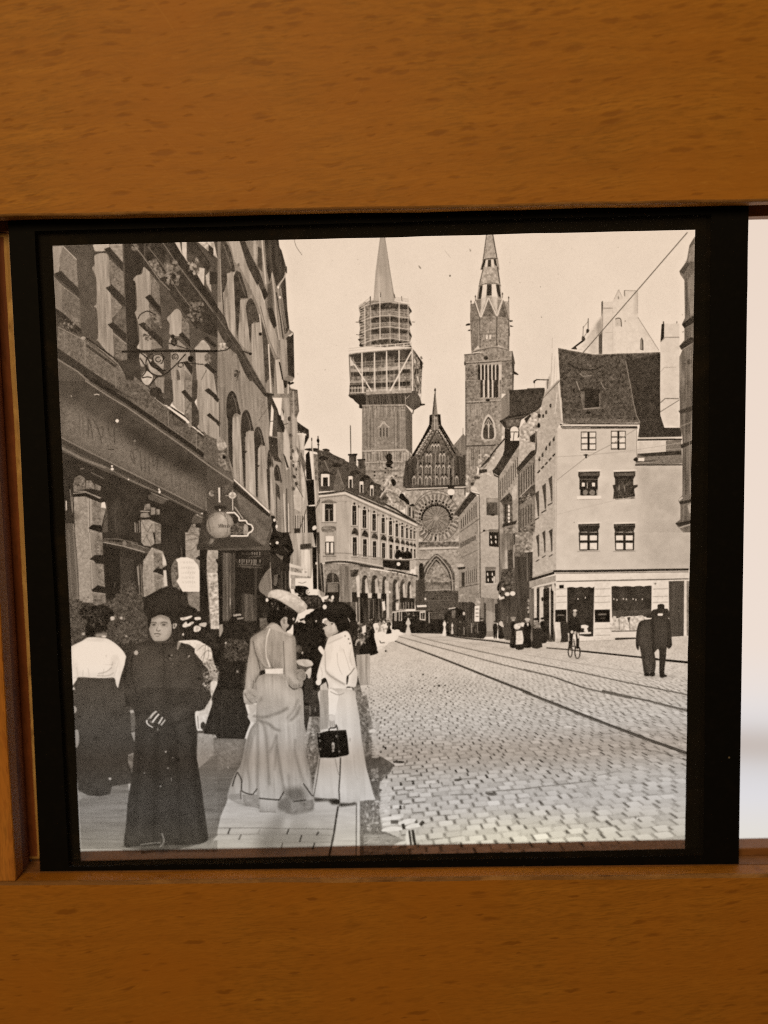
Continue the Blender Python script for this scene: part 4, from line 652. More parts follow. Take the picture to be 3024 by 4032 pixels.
def paint_shop_front():
    # first rusticated storey and fascia of the near building
    T('A')
    p(84, -10, 120, 1700, 90, 1700, 1700, -10, 1700, n=4, m='c')
    p(142, 40, 178, 150, 172, 105, 445, 60, 455, n=6, m='v'); p(120, 150, 172, 285, 310, 300, 590, 120, 430, 110, 300, n=6, m='s'); l(168, 8, 150, 178, 285, 312); p(66, 65, 450, 130, 425, 305, 610, 310, 690, 100, 500); p(112, 50, 470, 140, 570, 145, 850, 70, 800, n=6, m='v', gx=10); p(104, 140, 570, 315, 705, 325, 1010, 140, 850, n=6, m='s'); l(132, 6, 140, 575, 315, 712)
    p(60, 75, 800, 150, 850, 330, 1010, 340, 1060, 80, 860); p(70, 80, 860, 330, 1060, 330, 1080, 80, 980, n=8); flecks(40, 120, 900, 300, 1000, 110, 165, 15, .7, a=.7)
    s(168, 460, 155, 600, 150, 610, 190, 560, 225, 480, 230, 458, 200, n=6); p(140, 605, 160, 745, 140, 750, 340, 700, 280, 620, 190, n=8, m='s'); p(66, 560, 205, 615, 185, 750, 345, 750, 430); p(74, 480, 232, 560, 228, 560, 262, 480, 265)
    s(144, 470, 265, 600, 265, 620, 500, 640, 940, 660, 1300, 590, 1240, 500, 1130, 478, 1120, 500, 1080, 490, 830, 460, 780, 485, 740, 480, 500, 440, 400, 465, 360, n=10, m='v')
    p(116, 610, 300, 755, 440, 765, 690, 640, 570, 620, 500, n=10, m='s'); p(64, 575, 595, 640, 565, 770, 695, 775, 780, 745, 775); p(120, 630, 660, 745, 785, 700, 850, 640, 900, n=8, m='s'); p(96, 700, 850, 775, 790, 785, 1060, 650, 940, n=8); p(62, 595, 965, 650, 938, 785, 1060, 785, 1150); p(106, 650, 1050, 790, 1170, 790, 1360, 670, 1290, n=10, m='s'); l(150, 7, 640, 1040, 785, 1160)
    p(60, 760, 140, 960, 140, 960, 380, 920, 460, 870, 490, 880, 800, 890, 980, 920, 1240, 930, 1500, 800, 1400, 780, 800, n=3, m='c')
    s(146, 960, 385, 1020, 440, 1030, 660, 1000, 700, 1020, 800, 1040, 1180, 1000, 1230, 910, 1210, 890, 1190, 915, 1130, 905, 960, 870, 845, 890, 800, 880, 560, 852, 515, 890, 470, 940, 455, n=10, m='v'); p(114, 1020, 440, 1115, 560, 1125, 790, 1040, 680, n=8, m='s'); p(58, 972, 690, 1020, 660, 1130, 790, 1135, 870); p(112, 1010, 760, 1130, 890, 1140, 1010, 1020, 900, n=12, m='s'); p(120, 1040, 1080, 1145, 1195, 1040, 1215, n=8)
    p(62, 905, 960, 960, 940, 1150, 1110, 1150, 1195, 1060, 1110); c(60, 10, 900, 910, 930, 860, 1000, 830, 1080, 870); e(92, 1040, 960, 70, 70, n=14, m='s', a=.6); c(150, 9, 920, 1010, 960, 1045, 1000, 1040); flecks(26, 950, 1060, 1060, 1120, 60, 90, 14)
    s(150, 1290, 805, 1340, 860, 1340, 1030, 1310, 1080, 1240, 1070, 1215, 1050, 1220, 960, 1192, 905, 1230, 860, n=10, m='v'); p(112, 1340, 870, 1415, 960, 1420, 1120, 1340, 1030, n=8, m='s'); p(62, 1310, 1065, 1345, 1040, 1420, 1120, 1430, 1200); p(140, 1210, 1130, 1240, 1060, 1380, 1190, 1400, 1215, 1210, 1210, n=10); e(74, 1265, 1140, 34, 34, n=16, m='s')
    s(158, 1470, 1210, 1500, 1170, 1560, 1120, 1630, 1210, 1560, 1220, n=8); p(60, 1560, 1100, 1600, 1085, 1659, 1140, 1700, 1180, 1659, 1190)
    # carved frieze and the raking cornices
    p(66, 985, 110, 1180, 110, 1300, 320, 1560, 720, 1700, 900, 1700, 1100, 1480, 1000, 1300, 760, 1150, 560, 960, 380, n=5); l(126, 9, 1000, 180, 1150, 370, 1300, 620, 1440, 800, a=.7); l(118, 12, 850, 150, 960, 290, 1120, 520, 1220, 620); p(110, 1000, 330, 1080, 300, 1180, 480, 1120, 500, n=16, m='s')
    flecks(60, 1170, 330, 1310, 560, 80, 165, 26, .8, a=.7); e(124, 1215, 400, 40, 55, n=16, m='s', a=.7); e(60, 1260, 480, 22, 30); flecks(50, 1400, 740, 1560, 930, 80, 160, 22, .8, a=.7); e(120, 1490, 780, 40, 40, n=20, m='s', a=.7); flecks(30, 840, 140, 900, 220, 100, 140, 14)
    l(118, 8, 1150, 140, 1290, 350, 1480, 600, 1659, 840); p(60, 1150, 120, 1260, 125, 1400, 330, 1659, 700, 1700, 780, 1700, 860, 1500, 600, 1300, 340, n=3)
    p(184, 1260, 120, 1320, 125, 1340, 240, 1480, 440, 1330, 240); p(188, 1340, 125, 1390, 130, 1390, 330, 1345, 240, n=6); p(70, 1395, 130, 1460, 120, 1640, 370, 1600, 430, 1420, 230, n=4); p(178, 1480, 115, 1659, 110, 1700, 300, 1600, 220, n=18, m='s'); l(60, 14, 1460, 120, 1620, 350); p(176, 1520, 390, 1570, 400, 1565, 580, 1500, 470, n=10); flecks(40, 1410, 290, 1520, 460, 60, 190, 22, .8); p(164, 1580, 470, 1620, 430, 1640, 640, 1590, 560, n=12); p(66, 1610, 160, 1659, 200, 1659, 300, 1610, 240); p(66, 1620, 430, 1700, 440, 1700, 560, 1620, 560)
    # string course and its shadow, balcony ironwork
    p(104, 100, 1000, 330, 1100, 380, 1120, 700, 1380, 900, 1500, 900, 1700, 500, 1480, 90, 1210, n=8, m='s'); p(86, 100, 960, 330, 1085, 330, 1110, 100, 1010, n=8); l(130, 9, 100, 990, 330, 1105, 380, 1100, 560, 1240, 700, 1360, 750, 1440); l(58, 15, 380, 1098, 560, 1225, 700, 1330); l(64, 26, 380, 1170, 560, 1300, 680, 1390, a=.8); e(140, 350, 1100, 26, 18, n=8); l(122, 10, 160, 1030, 165, 1200); l(126, 9, 365, 1140, 375, 1360); l(120, 10, 670, 1400, 680, 1600)
    p(64, 80, 1190, 300, 1340, 520, 1490, 760, 1659, 640, 1659, 400, 1520, 80, 1300, n=3); l(118, 15, 90, 1310, 300, 1440, 470, 1590, 560, 1659); p(84, 90, 1320, 540, 1659, 90, 1659, n=3, m='c')
    p(70, 690, 1330, 930, 1310, 930, 1520, 1000, 1580, 1110, 1659, 830, 1659, 760, 1450, n=4, m='c'); p(110, 860, 1480, 980, 1580, 1090, 1659, 860, 1659, n=8, m='s')
    s(150, 915, 1260, 980, 1265, 1000, 1330, 985, 1370, 930, 1380, n=10); s(146, 1060, 1270, 1140, 1265, 1160, 1330, 1150, 1440, 1080, 1380, n=10); s(176, 935, 1500, 980, 1430, 1050, 1480, 1020, 1560, 970, 1565, n=6); s(150, 1000, 1320, 1050, 1330, 1150, 1470, 1030, 1440, n=8); p(64, 1010, 1350, 1050, 1325, 1165, 1430, 1160, 1480); p(130, 1060, 1500, 1165, 1490, 1170, 1659, 1090, 1620, n=10, m='v')
    p(144, 1232, 1245, 1420, 1240, 1450, 1480, 1440, 1659, 1250, 1659, 1230, 1400, n=10, m='v'); p(60, 1350, 1340, 1400, 1330, 1450, 1390, 1440, 1470); p(114, 1370, 1420, 1440, 1490, 1440, 1659, 1365, 1610, n=8); s(76, 1290, 1420, 1320, 1460, 1325, 1600, 1300, 1640, 1295, 1540, n=8, a=.8); p(150, 1480, 1245, 1600, 1245, 1620, 1400, 1659, 1450, 1700, 1700, 1500, 1659, 1485, 1400, n=10, m='v'); p(62, 1560, 1370, 1600, 1350, 1690, 1440, 1659, 1460); e(96, 1610, 1300, 40, 50, n=18, m='s'); l(84, 5, 1590, 1420, 1500, 1590)
    l(46, 20, 740, 1236, 1160, 1230, 1659, 1232, 1700, 1232); l(54, 9, 1210, 1150, 1400, 1210); e(52, 1250, 1085, 20, 22); arc(50, 10, 1275, 1140, 36, 36, 90, 330)
    for a_ in ((930, 1250, 1000, 1310, 1050, 1390, 1180, 1430), (1130, 1250, 1160, 1290, 1150, 1330), (1050, 1255, 1000, 1290, 980, 1360, 1010, 1430, 1080, 1475, 1160, 1470, 1260, 1390, 1380, 1260), (920, 1300, 960, 1360, 985, 1420, 940, 1490), (1100, 1480, 1050, 1540, 1020, 1570), (940, 1500, 1000, 1490, 1040, 1500)): c(50, 11, *a_)
    arc(52, 9, 1100, 1315, 55, 52, 160, 420); arc(52, 8, 1105, 1315, 26, 24, 0, 300); arc(50, 9, 1275, 1290, 30, 30, 120, 420); arc(52, 7, 1275, 1290, 13, 13, 0, 300); arc(50, 9, 1330, 1370, 26, 22, 60, 400); l(54, 9, 1330, 1345, 1560, 1365); e(50, 1430, 1310, 28, 34, n=8); arc(54, 7, 1055, 1610, 40, 34, 180, 360); arc(150, 8, 1050, 1605, 30, 22, 200, 340)
    # fascia with the faint raised lettering
    T('B')
    p(80, 60, 420, 380, 560, 640, 830, 1100, 1100, 1560, 1340, 1560, 1700, 60, 1700, n=3); p(84, 380, -10, 900, 200, 1700, 760, 1700, 1000, 900, 420, n=4)
    p(74, -10, 0, 380, 0, 900, 330, 1700, 900, 1700, 1150, 1580, 1300, 1300, 1150, 900, 950, 100, 560, -10, 560, n=4, m='c'); p(106, 100, 180, 300, 260, 700, 520, 1000, 740, 1400, 950, 1640, 1150, 1600, 1310, 1300, 1150, 900, 960, 110, 560, n=5, m='s', b=12)
    p(58, 700, 440, 900, 470, 1250, 700, 1659, 940, 1659, 1010, 1300, 880, 900, 640, a=.75, b=10)
    p(92, 850, -10, 1090, 190, 1200, 270, 1700, 660, 1700, 830, 1400, 620, 850, 220, 760, 100, 700, -10, n=9, m='s'); l(122, 13, 370, -5, 600, 150, 800, 270, 1100, 480, 1400, 690, 1700, 910); l(54, 42, 430, -20, 800, 215, 1100, 420, 1400, 630, 1700, 850); l(118, 6, 820, 180, 1100, 385, 1659, 780, a=.7); l(60, 16, 1200, 240, 1380, 360, 1500, 480, 1659, 610); l(150, 9, 1090, 190, 1170, 250, 1240, 262); l(56, 26, 1220, 300, 1380, 420, a=.8); l(58, 26, 1500, 520, 1659, 640, a=.8); l(130, 8, 1200, 300, 1210, 450); l(126, 8, 1485, 530, 1490, 680); e(130, 1425, 440, 22, 26, n=12); l(148, 8, 1480, 480, 1540, 510)
    p(150, 1240, -10, 1360, -10, 1370, 330, 1300, 290, 1245, 230, 1255, 130, n=12, m='v'); p(120, 1365, -10, 1440, -10, 1450, 440, 1370, 340, n=10, m='s'); p(76, 1165, -10, 1245, -10, 1255, 200, 1225, 245, 1165, 240, n=4); p(74, 1445, -10, 1500, -10, 1500, 160, 1470, 210, 1510, 300, 1520, 430, 1480, 470, 1440, 450, n=4); p(150, 1505, -10, 1640, -10, 1700, 500, 1600, 550, 1510, 480, 1520, 300, 1490, 220, n=12, m='v'); p(62, 1335, 110, 1370, 85, 1470, 200, 1430, 215); p(62, 1570, 95, 1610, 70, 1700, 150, 1700, 200); p(62, 1590, 345, 1620, 320, 1700, 400, 1700, 430); l(84, 5, 1425, 220, 1365, 340)
    e(60, 1080, 110, 60, 50, n=8); e(96, 1060, 50, 26, 20); p(64, 1040, 80, 1170, 180, 1165, 240, 1080, 180)
    for x, y in ((310, 300), (345, 330)): l(86, 9, x, y, x + 6, y + 220, a=.7)
    for a_ in ((410, 380, 440, 520, 445, 580), (440, 380, 470, 420, 500, 480, 540, 640), (500, 470, 520, 540, 545, 560, 550, 480, 540, 460, 500, 480), (600, 450, 610, 520, 650, 560, 665, 470), (665, 480, 668, 640), (400, 360, 402, 560)): c(70, 10, *a_, a=.7)
    l(64, 9, 600, 685, 660, 690); e(118, 868, 605, 12, 14)
    for a_ in ((835, 640, 860, 610, 890, 640, 885, 690, 850, 700, 860, 780, 875, 830), (835, 690, 830, 760, 870, 840), (925, 700, 935, 900), (970, 760, 975, 920), (1010, 760, 1015, 940), (1040, 710, 1060, 860, 1100, 740), (1100, 740, 1090, 900)): c(72, 10, *a_, a=.7)
    for a_ in ((1300, 920, 1330, 900, 1340, 960, 1310, 980, 1300, 920), (1240, 940, 1245, 1060), (1380, 960, 1390, 1120), (1420, 980, 1430, 1140), (1460, 1000, 1470, 1170), (1500, 1010, 1510, 1190), (1540, 1060, 1550, 1210), (1320, 980, 1330, 1080)): c(84, 9, *a_, a=.6)
    for x in range(300, 1560, 70): l(118, 7, x, 320 + (x - 300) * .55, x + 10, 460 + (x - 300) * .55, a=.28)
    l(70, 46, 105, 590, 400, 745, 640, 860, 1100, 1085, 1600, 1335); l(116, 11, 105, 555, 400, 705, 640, 825, 1100, 1055, 1560, 1290); l(112, 24, 120, 665, 360, 790, 600, 880); l(106, 9, 600, 880, 800, 985, 1100, 1115, 1560, 1350); e(92, 585, 880, 18, 14); l(112, 6, 740, 960, 1000, 1080)
    for a_ in ((640, 855, 10, 9), (643, 884, 15, 13), (1113, 1088, 8, 9), (1118, 1113, 11, 15), (692, 400, 17, 16), (806, 988, 8, 6)): e(226, *a_)
    c(206, 7, 462, 140, 490, 132, 515, 142); e(150, 232, 152, 6, 9); e(190, 735, 1440, 12, 5, rot=-.4, a=.7)
    p(56, 110, 700, 350, 810, 600, 920, 1100, 1130, 1560, 1370, 1580, 1700, 110, 1700, n=3, m='c'); l(96, 6, 930, 1120, 760, 1420, a=.5); l(90, 10, 670, 1300, 680, 1500, a=.4); p(82, 620, 1240, 720, 1200, 720, 1500, 640, 1520, a=.4, b=8)

def paint_shop_piers():
    T('B')
    # three stone piers under the fascia
    p(104, 250, 1040, 270, 970, 320, 945, 370, 980, 375, 1090, 255, 1100, n=14, m='s'); p(118, 380, 1000, 430, 1000, 465, 1050, 465, 1100, 380, 1080, n=12, m='s'); p(104, 470, 1030, 530, 1060, 520, 1120, 470, 1090, n=10); l(120, 8, 320, 885, 360, 875); l(112, 7, 430, 920, 560, 980); p(54, 380, 1095, 420, 1080, 570, 1110, 560, 1140, 470, 1110); l(140, 9, 255, 1105, 370, 1110, 520, 1180); p(50, 250, 1140, 370, 1130, 520, 1190, 540, 1230, 370, 1160, 250, 1165); l(138, 9, 250, 1130, 380, 1118, 530, 1175)
    p(140, 255, 1165, 370, 1160, 540, 1230, 580, 1280, 540, 1440, 530, 1480, 440, 1450, 400, 1480, 545, 1530, 550, 1700, 275, 1700, n=8, m='s', gx=-16); p(72, 265, 1330, 330, 1340, 300, 1400, 265, 1400, a=.6, b=5); l(168, 8, 400, 1185, 405, 1700); l(162, 10, 425, 1185, 430, 1430); l(110, 7, 415, 1185, 418, 1700); p(112, 440, 1200, 530, 1240, 530, 1450, 440, 1430, n=12, m='s'); p(196, 535, 1220, 570, 1215, 582, 1280, 530, 1270); p(48, 400, 1480, 450, 1440, 530, 1450, 540, 1490, 500, 1510); p(118, 450, 1530, 540, 1540, 545, 1700, 450, 1700, n=10, m='s'); l(160, 8, 420, 1510, 540, 1535)
    l(116, 9, 220, 1090, 240, 1310); l(128, 8, 240, 1160, 245, 1330); l(184, 12, 180, 1205, 182, 1300); l(96, 8, 160, 1240, 165, 1300); p(84, 110, 1430, 270, 1430, 270, 1700, 130, 1700, n=4, m='v'); l(120, 12, 250, 1440, 268, 1700); l(112, 8, 195, 1500, 205, 1700); p(58, 150, 1310, 265, 1310, 265, 1420, 150, 1420, a=.5, b=6)
    p(92, 590, 1180, 600, 1560, 560, 1600, 545, 1500, 575, 1300, n=5, a=.7)
    p(112, 970, 1240, 1020, 1230, 1030, 1290, 960, 1300, n=14, m='s'); p(104, 1000, 1150, 1060, 1130, 1200, 1190, 1150, 1240, 1010, 1190, n=6, a=.6); l(126, 8, 1030, 1120, 1210, 1195); p(132, 1030, 1270, 1075, 1270, 1075, 1340, 1030, 1345, n=12); p(126, 1085, 1285, 1120, 1290, 1118, 1340, 1085, 1345, n=12); p(52, 1020, 1350, 1120, 1345, 1120, 1380, 1040, 1385); l(150, 10, 925, 1308, 1020, 1310); p(116, 930, 1330, 1000, 1320, 1030, 1380, 925, 1370, n=10); p(50, 920, 1380, 1030, 1385, 1130, 1420, 1120, 1400, 1040, 1365)
    p(144, 930, 1395, 1020, 1395, 1130, 1440, 1135, 1640, 1075, 1645, 1040, 1700, 935, 1700, n=9, m='s'); p(118, 1075, 1430, 1130, 1445, 1132, 1630, 1078, 1640, n=12, m='s'); l(104, 7, 1072, 1430, 1074, 1640); c(92, 6, 935, 1400, 1000, 1520, 1130, 1590); c(92, 6, 1040, 1440, 960, 1600, 940, 1640); l(138, 10, 870, 1420, 880, 1620); l(118, 8, 890, 1430, 905, 1640); l(128, 8, 915, 1400, 925, 1700)
    p(150, 1440, 1440, 1480, 1430, 1480, 1520, 1400, 1520, n=18, m='s', a=.7); p(140, 1475, 1470, 1515, 1475, 1512, 1530, 1470, 1530, n=14); p(126, 1520, 1480, 1545, 1490, 1540, 1530, 1520, 1530, n=12); l(148, 9, 1370, 1560, 1450, 1545, 1540, 1590); p(142, 1372, 1590, 1480, 1590, 1545, 1630, 1545, 1700, 1372, 1700, n=10, m='s'); p(104, 1450, 1370, 1480, 1340, 1590, 1390, 1580, 1440, 1440, 1420, n=8, a=.6); c(84, 5, 1380, 1620, 1460, 1610, 1540, 1590); l(146, 7, 1480, 1340, 1590, 1390); e(206, 1545, 1330, 9, 7); e(180, 1500, 1345, 7, 5)
    p(124, 1580, 1210, 1610, 1180, 1640, 1090, 1659, 1120, 1659, 1300, 1580, 1280, n=8, a=.6); flecks(12, 1610, 1090, 1659, 1180, 130, 180, 14)
    T('I')
    p(56, 110, -10, 1700, -10, 1700, 1000, 190, 1000, n=3, m='c')
    p(88, 150, -10, 270, -10, 310, 660, 190, 700, n=6, m='v'); l(112, 12, 250, -10, 285, 400, 300, 660); l(108, 7, 205, 0, 235, 600); l(96, 9, 170, 300, 190, 600)
    p(140, 270, -10, 400, -10, 420, 240, 470, 290, 490, 520, 440, 580, 460, 700, 315, 690, 300, 400, n=8, m='s'); p(126, 400, -10, 540, -10, 550, 215, 470, 215, 415, 260, n=8, m='v'); p(112, 460, 5, 545, 15, 550, 215, 470, 215, n=14, m='s'); p(50, 412, 262, 470, 218, 555, 225, 560, 300, 520, 285); p(118, 480, 300, 555, 310, 570, 540, 490, 520, n=12, m='s'); p(124, 418, 280, 480, 300, 490, 520, 430, 580, n=8, m='v'); l(162, 7, 410, 0, 435, 240); l(160, 7, 432, 290, 445, 560); p(50, 430, 570, 490, 525, 575, 540, 575, 600); p(110, 440, 590, 575, 605, 580, 710, 450, 720, n=10, m='s'); l(150, 7, 440, 590, 575, 608)
    # awning bar and dark doorway
    p(84, 550, 60, 700, 90, 830, 90, 1010, 150, 1010, 200, 960, 200, 750, 130, 550, 90, n=8); l(148, 9, 550, 88, 740, 125, 980, 190); l(112, 7, 560, 55, 700, 55, 900, 100); e(118, 765, 100, 22, 26, n=10); e(80, 995, 170, 28, 32); l(130, 5, 830, 95, 1000, 150)
    p(70, 720, 240, 860, 260, 860, 560, 730, 560, n=8, m='s', a=.6); p(46, 560, 120, 720, 160, 720, 640, 590, 660, a=.9); l(116, 10, 905, 320, 920, 640); l(150, 8, 895, 330, 910, 520); l(112, 10, 930, 310, 945, 640)
    p(142, 935, -10, 1050, -10, 1070, 100, 1030, 130, 960, 120, 935, 90, n=9, m='s'); p(118, 1075, -10, 1130, -10, 1132, 100, 1078, 105, n=12, m='s'); p(142, 985, 230, 1040, 140, 1150, 180, 1180, 260, 1190, 320, 1150, 345, 1100, 400, 1150, 420, 1190, 530, 1100, 580, 960, 640, 945, 400, 955, 270, n=9, m='s'); p(112, 1060, 180, 1140, 200, 1150, 350, 1080, 380, 1060, 300, n=14, m='s'); p(52, 1045, 385, 1090, 350, 1160, 360, 1130, 405); p(120, 1065, 410, 1150, 430, 1150, 560, 1070, 580, n=12, m='s'); p(184, 1150, 200, 1185, 280, 1185, 315, 1150, 320); p(182, 1155, 370, 1185, 370, 1198, 530, 1165, 530); l(160, 7, 1050, 180, 1052, 560, a=.7); l(92, 5, 945, 90, 1000, 10); l(90, 5, 1040, 130, 980, 10)
    # second and third piers, posters
    p(140, 1375, -10, 1540, -10, 1560, 260, 1560, 560, 1420, 560, 1380, 230, n=9, m='s'); p(112, 1375, 25, 1450, 10, 1550, 60, 1545, 40, 1450, -10, 1375, 10); c(96, 5, 1380, 70, 1450, 60, 1530, 40); c(96, 5, 1390, 180, 1450, 160, 1500, 100); p(56, 1480, 250, 1510, 225, 1560, 230, 1600, 260, 1590, 400, 1560, 420, 1540, 280); p(128, 1490, 265, 1545, 275, 1560, 560, 1500, 580, n=9, m='s'); p(118, 1390, 590, 1520, 590, 1560, 780, 1480, 780, 1400, 700, n=8, m='s'); l(110, 10, 1330, 120, 1345, 240, a=.5)
    s(104, 1310, 250, 1260, 285, 1235, 350, 1240, 480, 1265, 580, 1320, 580, 1350, 400, n=14, m='s'); flecks(16, 1255, 320, 1310, 540, 60, 150, 12)
    p(212, 1282, 265, 1330, 240, 1400, 240, 1460, 265, 1505, 320, 1518, 380, 1520, 588, 1350, 585, 1290, 480, 1310, 440, 1300, 290, n=4)
    for k, y in enumerate((290, 345, 395, 445, 490)):
        for x in range(1335 + k * 3, 1480, 17): l(150, 5, x, y - 12, x + RNG.normal(0, 4), y + 12, a=.55)
    p(168, 1600, 110, 1659, 60, 1700, 60, 1700, 1000, 1640, 960, 1610, 430, n=12, m='s'); l(120, 8, 1600, 220, 1605, 420); e(48, 1580, 400, 18, 30); p(206, 1520, 645, 1570, 640, 1575, 760, 1525, 760); l(90, 6, 1545, 660, 1550, 740); flecks(50, 1610, 440, 1659, 940, 110, 200, 14, 2.2, a=.7)
    p(66, 1560, 420, 1610, 430, 1640, 980, 1590, 980, n=5); p(62, 1340, 590, 1400, 600, 1400, 720, 1350, 700, n=5)
    p(62, 150, 960, 1700, 930, 1700, 1700, 150, 1700, n=5, m='s')
    # foliage of the tubs
    s(74, 190, 690, 330, 680, 420, 720, 600, 690, 720, 600, 820, 540, 940, 650, 1000, 900, 1000, 1080, 800, 1100, 200, 1140, n=10, m='s')
    flecks(260, 195, 660, 700, 1080, 46, 120, 17, .6, a=.6); flecks(220, 640, 500, 960, 1100, 46, 122, 17, .6, a=.6); flecks(90, 190, 640, 560, 760, 50, 125, 15, .6, a=.7); flecks(60, 720, 480, 900, 640, 84, 112, 14, .5, a=.6)
    for x, y, r_ in ((640, 855, 26), (735, 850, 18), (780, 1030, 14), (350, 1010, 20)): e(150, x, y, r_, r_ * .8, n=20, m='s', a=.8)
    # ground-floor fronts further on (K)
    T('K'); p(56, -20, 900, 1600, 900, 1620, 1700, -20, 1700, n=6, m='s')
    T('J'); p(84, 150, -10, 1700, -10, 1700, 1000, 150, 1000, n=4, m='s')
    T('K')
    p(50, -10, -10, 900, -10, 930, 180, 900, 260, 880, 500, 940, 700, 940, 1000, -10, 1000, n=5, m='c')
    p(150, 80, 90, 150, 75, 175, 180, 170, 380, 160, 390, 185, 960, 100, 960, 60, 430, 60, 230, n=12, m='s'); l(176, 12, 80, 100, 85, 220, a=.6); p(182, 70, 400, 170, 395, 180, 640, 185, 960, 105, 960, 85, 560, n=14, m='s'); flecks(70, 90, 420, 180, 950, 100, 140, 13, 2.2, a=.6)
    s(52, 150, 260, 200, 265, 215, 310, 180, 320); s(50, 175, 460, 205, 465, 215, 505, 185, 510); s(48, 180, 650, 215, 660, 218, 690, 190, 700); s(46, 185, 850, 225, 845, 230, 880, 195, 885)
    for x, w, v in ((250, 30, 92), (290, 22, 86), (330, 14, 80), (430, 20, 76), (480, 26, 80), (545, 20, 78)): p(v, x - w, 190, x + w, 200, x + w, 880, x - w, 880, n=8, m='v', a=.8)
    l(118, 7, 262, 200, 268, 860); l(112, 6, 296, 420, 298, 760); l(160, 8, 296, 650, 298, 720)
    p(54, 350, 210, 690, 220, 690, 320, 640, 340, 380, 325, n=4); l(92, 7, 370, 328, 620, 345); p(48, 350, 345, 540, 355, 540, 620, 440, 600, 350, 620); p(84, 440, 610, 525, 610, 530, 880, 445, 880, n=7, m='v')
    for x, h in ((385, 26), (410, 34), (430, 22), (455, 36), (480, 24), (505, 40), (530, 44), (548, 44), (590, 24)): c(134, 8, x, 270, x + 8, 265, x + 4, 270 + h)
    for x, h in ((510, 24), (535, 22), (560, 24), (585, 30)): c(126, 7, x, 195, x + 8, 190, x + 6, 192 + h)
    l(110, 5, 480, 238, 600, 232); l(112, 5, 380, 310, 600, 320)
    s(112, 690, 350, 710, 360, 715, 560, 690, 600, 660, 640, 620, 620, 585, 560, 590, 500, 640, 410, n=7, m='v'); l(150, 8, 700, 290, 712, 560); p(48, 560, 560, 600, 590, 680, 650, 690, 880, 570, 900, n=5); p(92, 590, 850, 660, 850, 680, 920, 600, 1000, n=8)
    s(44, 700, 90, 830, 60, 860, 100, 935, 170, 890, 220, 860, 290, 740, 220, 680, 170, n=6); p(100, 750, 200, 830, 230, 820, 270, 770, 230, n=8); e(222, 582, 145, 14); e(226, 768, 95, 15); e(210, 700, 103, 7); l(92, 7, 830, 130, 880, 190); p(56, 700, 280, 880, 300, 890, 560, 720, 560, n=8, m='v'); e(36, 785, 435, 12, 20); p(92, 735, 420, 780, 410, 760, 530, 730, 520, n=6)
    for x in (815, 850, 885): l(96, 9, x, 380, x + 2, 560, a=.7)
    # signs and canopies beyond
    p(150, 885, 0, 1130, -10, 1150, 120, 1110, 450, 900, 450, 900, 230, 940, 170, n=14, m='v'); p(196, 1010, 165, 1095, 165, 1105, 440, 1010, 400, n=10, m='v'); p(70, 1000, 110, 1110, 100, 1115, 150, 1000, 160, n=8); p(190, 890, 300, 1050, 345, 1045, 365, 890, 335); p(196, 888, 380, 1070, 410, 1068, 435, 888, 412); flecks(24, 900, 340, 1060, 400, 70, 190, 14, .4); p(214, 970, 465, 1080, 460, 1078, 535, 1040, 520, 975, 510); c(110, 6, 980, 490, 1020, 500, 1060, 485)
    p(44, 1120, 130, 1165, 130, 1170, 560, 1130, 560, n=8); p(62, 1165, -10, 1190, -10, 1250, 600, 1180, 560, n=16, m='v'); l(186, 9, 1130, 135, 1165, 130); e(190, 1160, 300, 9, 14); l(150, 6, 1190, 200, 1225, 640); l(176, 6, 1230, 200, 1245, 620)
    s(46, 940, 540, 980, 525, 1060, 535, 1090, 570, 1080, 620, 1000, 640, 950, 600, n=12, m='s'); e(205, 1080, 588, 24, 28); e(190, 965, 612, 18, 14); arc(90, 6, 1080, 588, 14, 14, 0, 300); p(150, 910, 450, 950, 450, 950, 560, 905, 560, n=8); p(184, 1180, 560, 1215, 640, 1205, 700, 1170, 600, n=8); p(54, 1000, 620, 1180, 620, 1230, 760, 1010, 760, n=14, m='s')
    l(190, 7, 300, 32, 400, 30)
    # street lamp globe and its bracket
    T('D')
    p(96, 30, 500, 60, 540, 190, 600, 260, 640, 300, 880, 335, 1000, 190, 900, 30, 790, n=7, m='s'); p(80, 60, 800, 190, 900, 335, 1000, 700, 1340, 720, 1420, 700, 1700, 60, 1700, n=4, m='c'); l(122, 13, -60, 745, 169, 910, 335, 1020); p(66, 30, 1300, 60, 1300, 130, 1580, -40, 1700, n=4)
    s(150, 160, 600, 185, 585, 240, 610, 262, 660, 230, 690, 175, 690, n=18, m='s'); s(110, 180, 720, 260, 700, 275, 740, 240, 790, 290, 900, 190, 850, n=18, m='s'); e(50, 235, 765, 18, 20); l(188, 20, 185, 1070, 190, 1220); l(60, 9, 205, 1060, 200, 1200); p(96, 210, 1050, 290, 1040, 290, 1110, 230, 1120, n=12, a=.7); s(56, 130, 1265, 190, 1250, 260, 1270, 240, 1300, 210, 1320, 170, 1310); e(214, 192, 1297, 8, 11); e(120, 110, 1130, 28, 30, n=24, m='s')
    e(186, 318, 1148, 38, 34, n=14, m='s'); e(60, 318, 1150, 14, 14); l(150, 9, 250, 1152, 385, 1152); l(150, 9, 318, 1095, 318, 1130); l(190, 10, 320, 1185, 322, 1300); e(150, 318, 1155, 20, 18)
    l(160, 11, 340, 1265, 425, 1385); p(56, 290, 1335, 370, 1350, 400, 1420, 460, 1430, 500, 1440, 510, 1490, 470, 1510, 440, 1550, 300, 1545, 330, 1480, n=6)
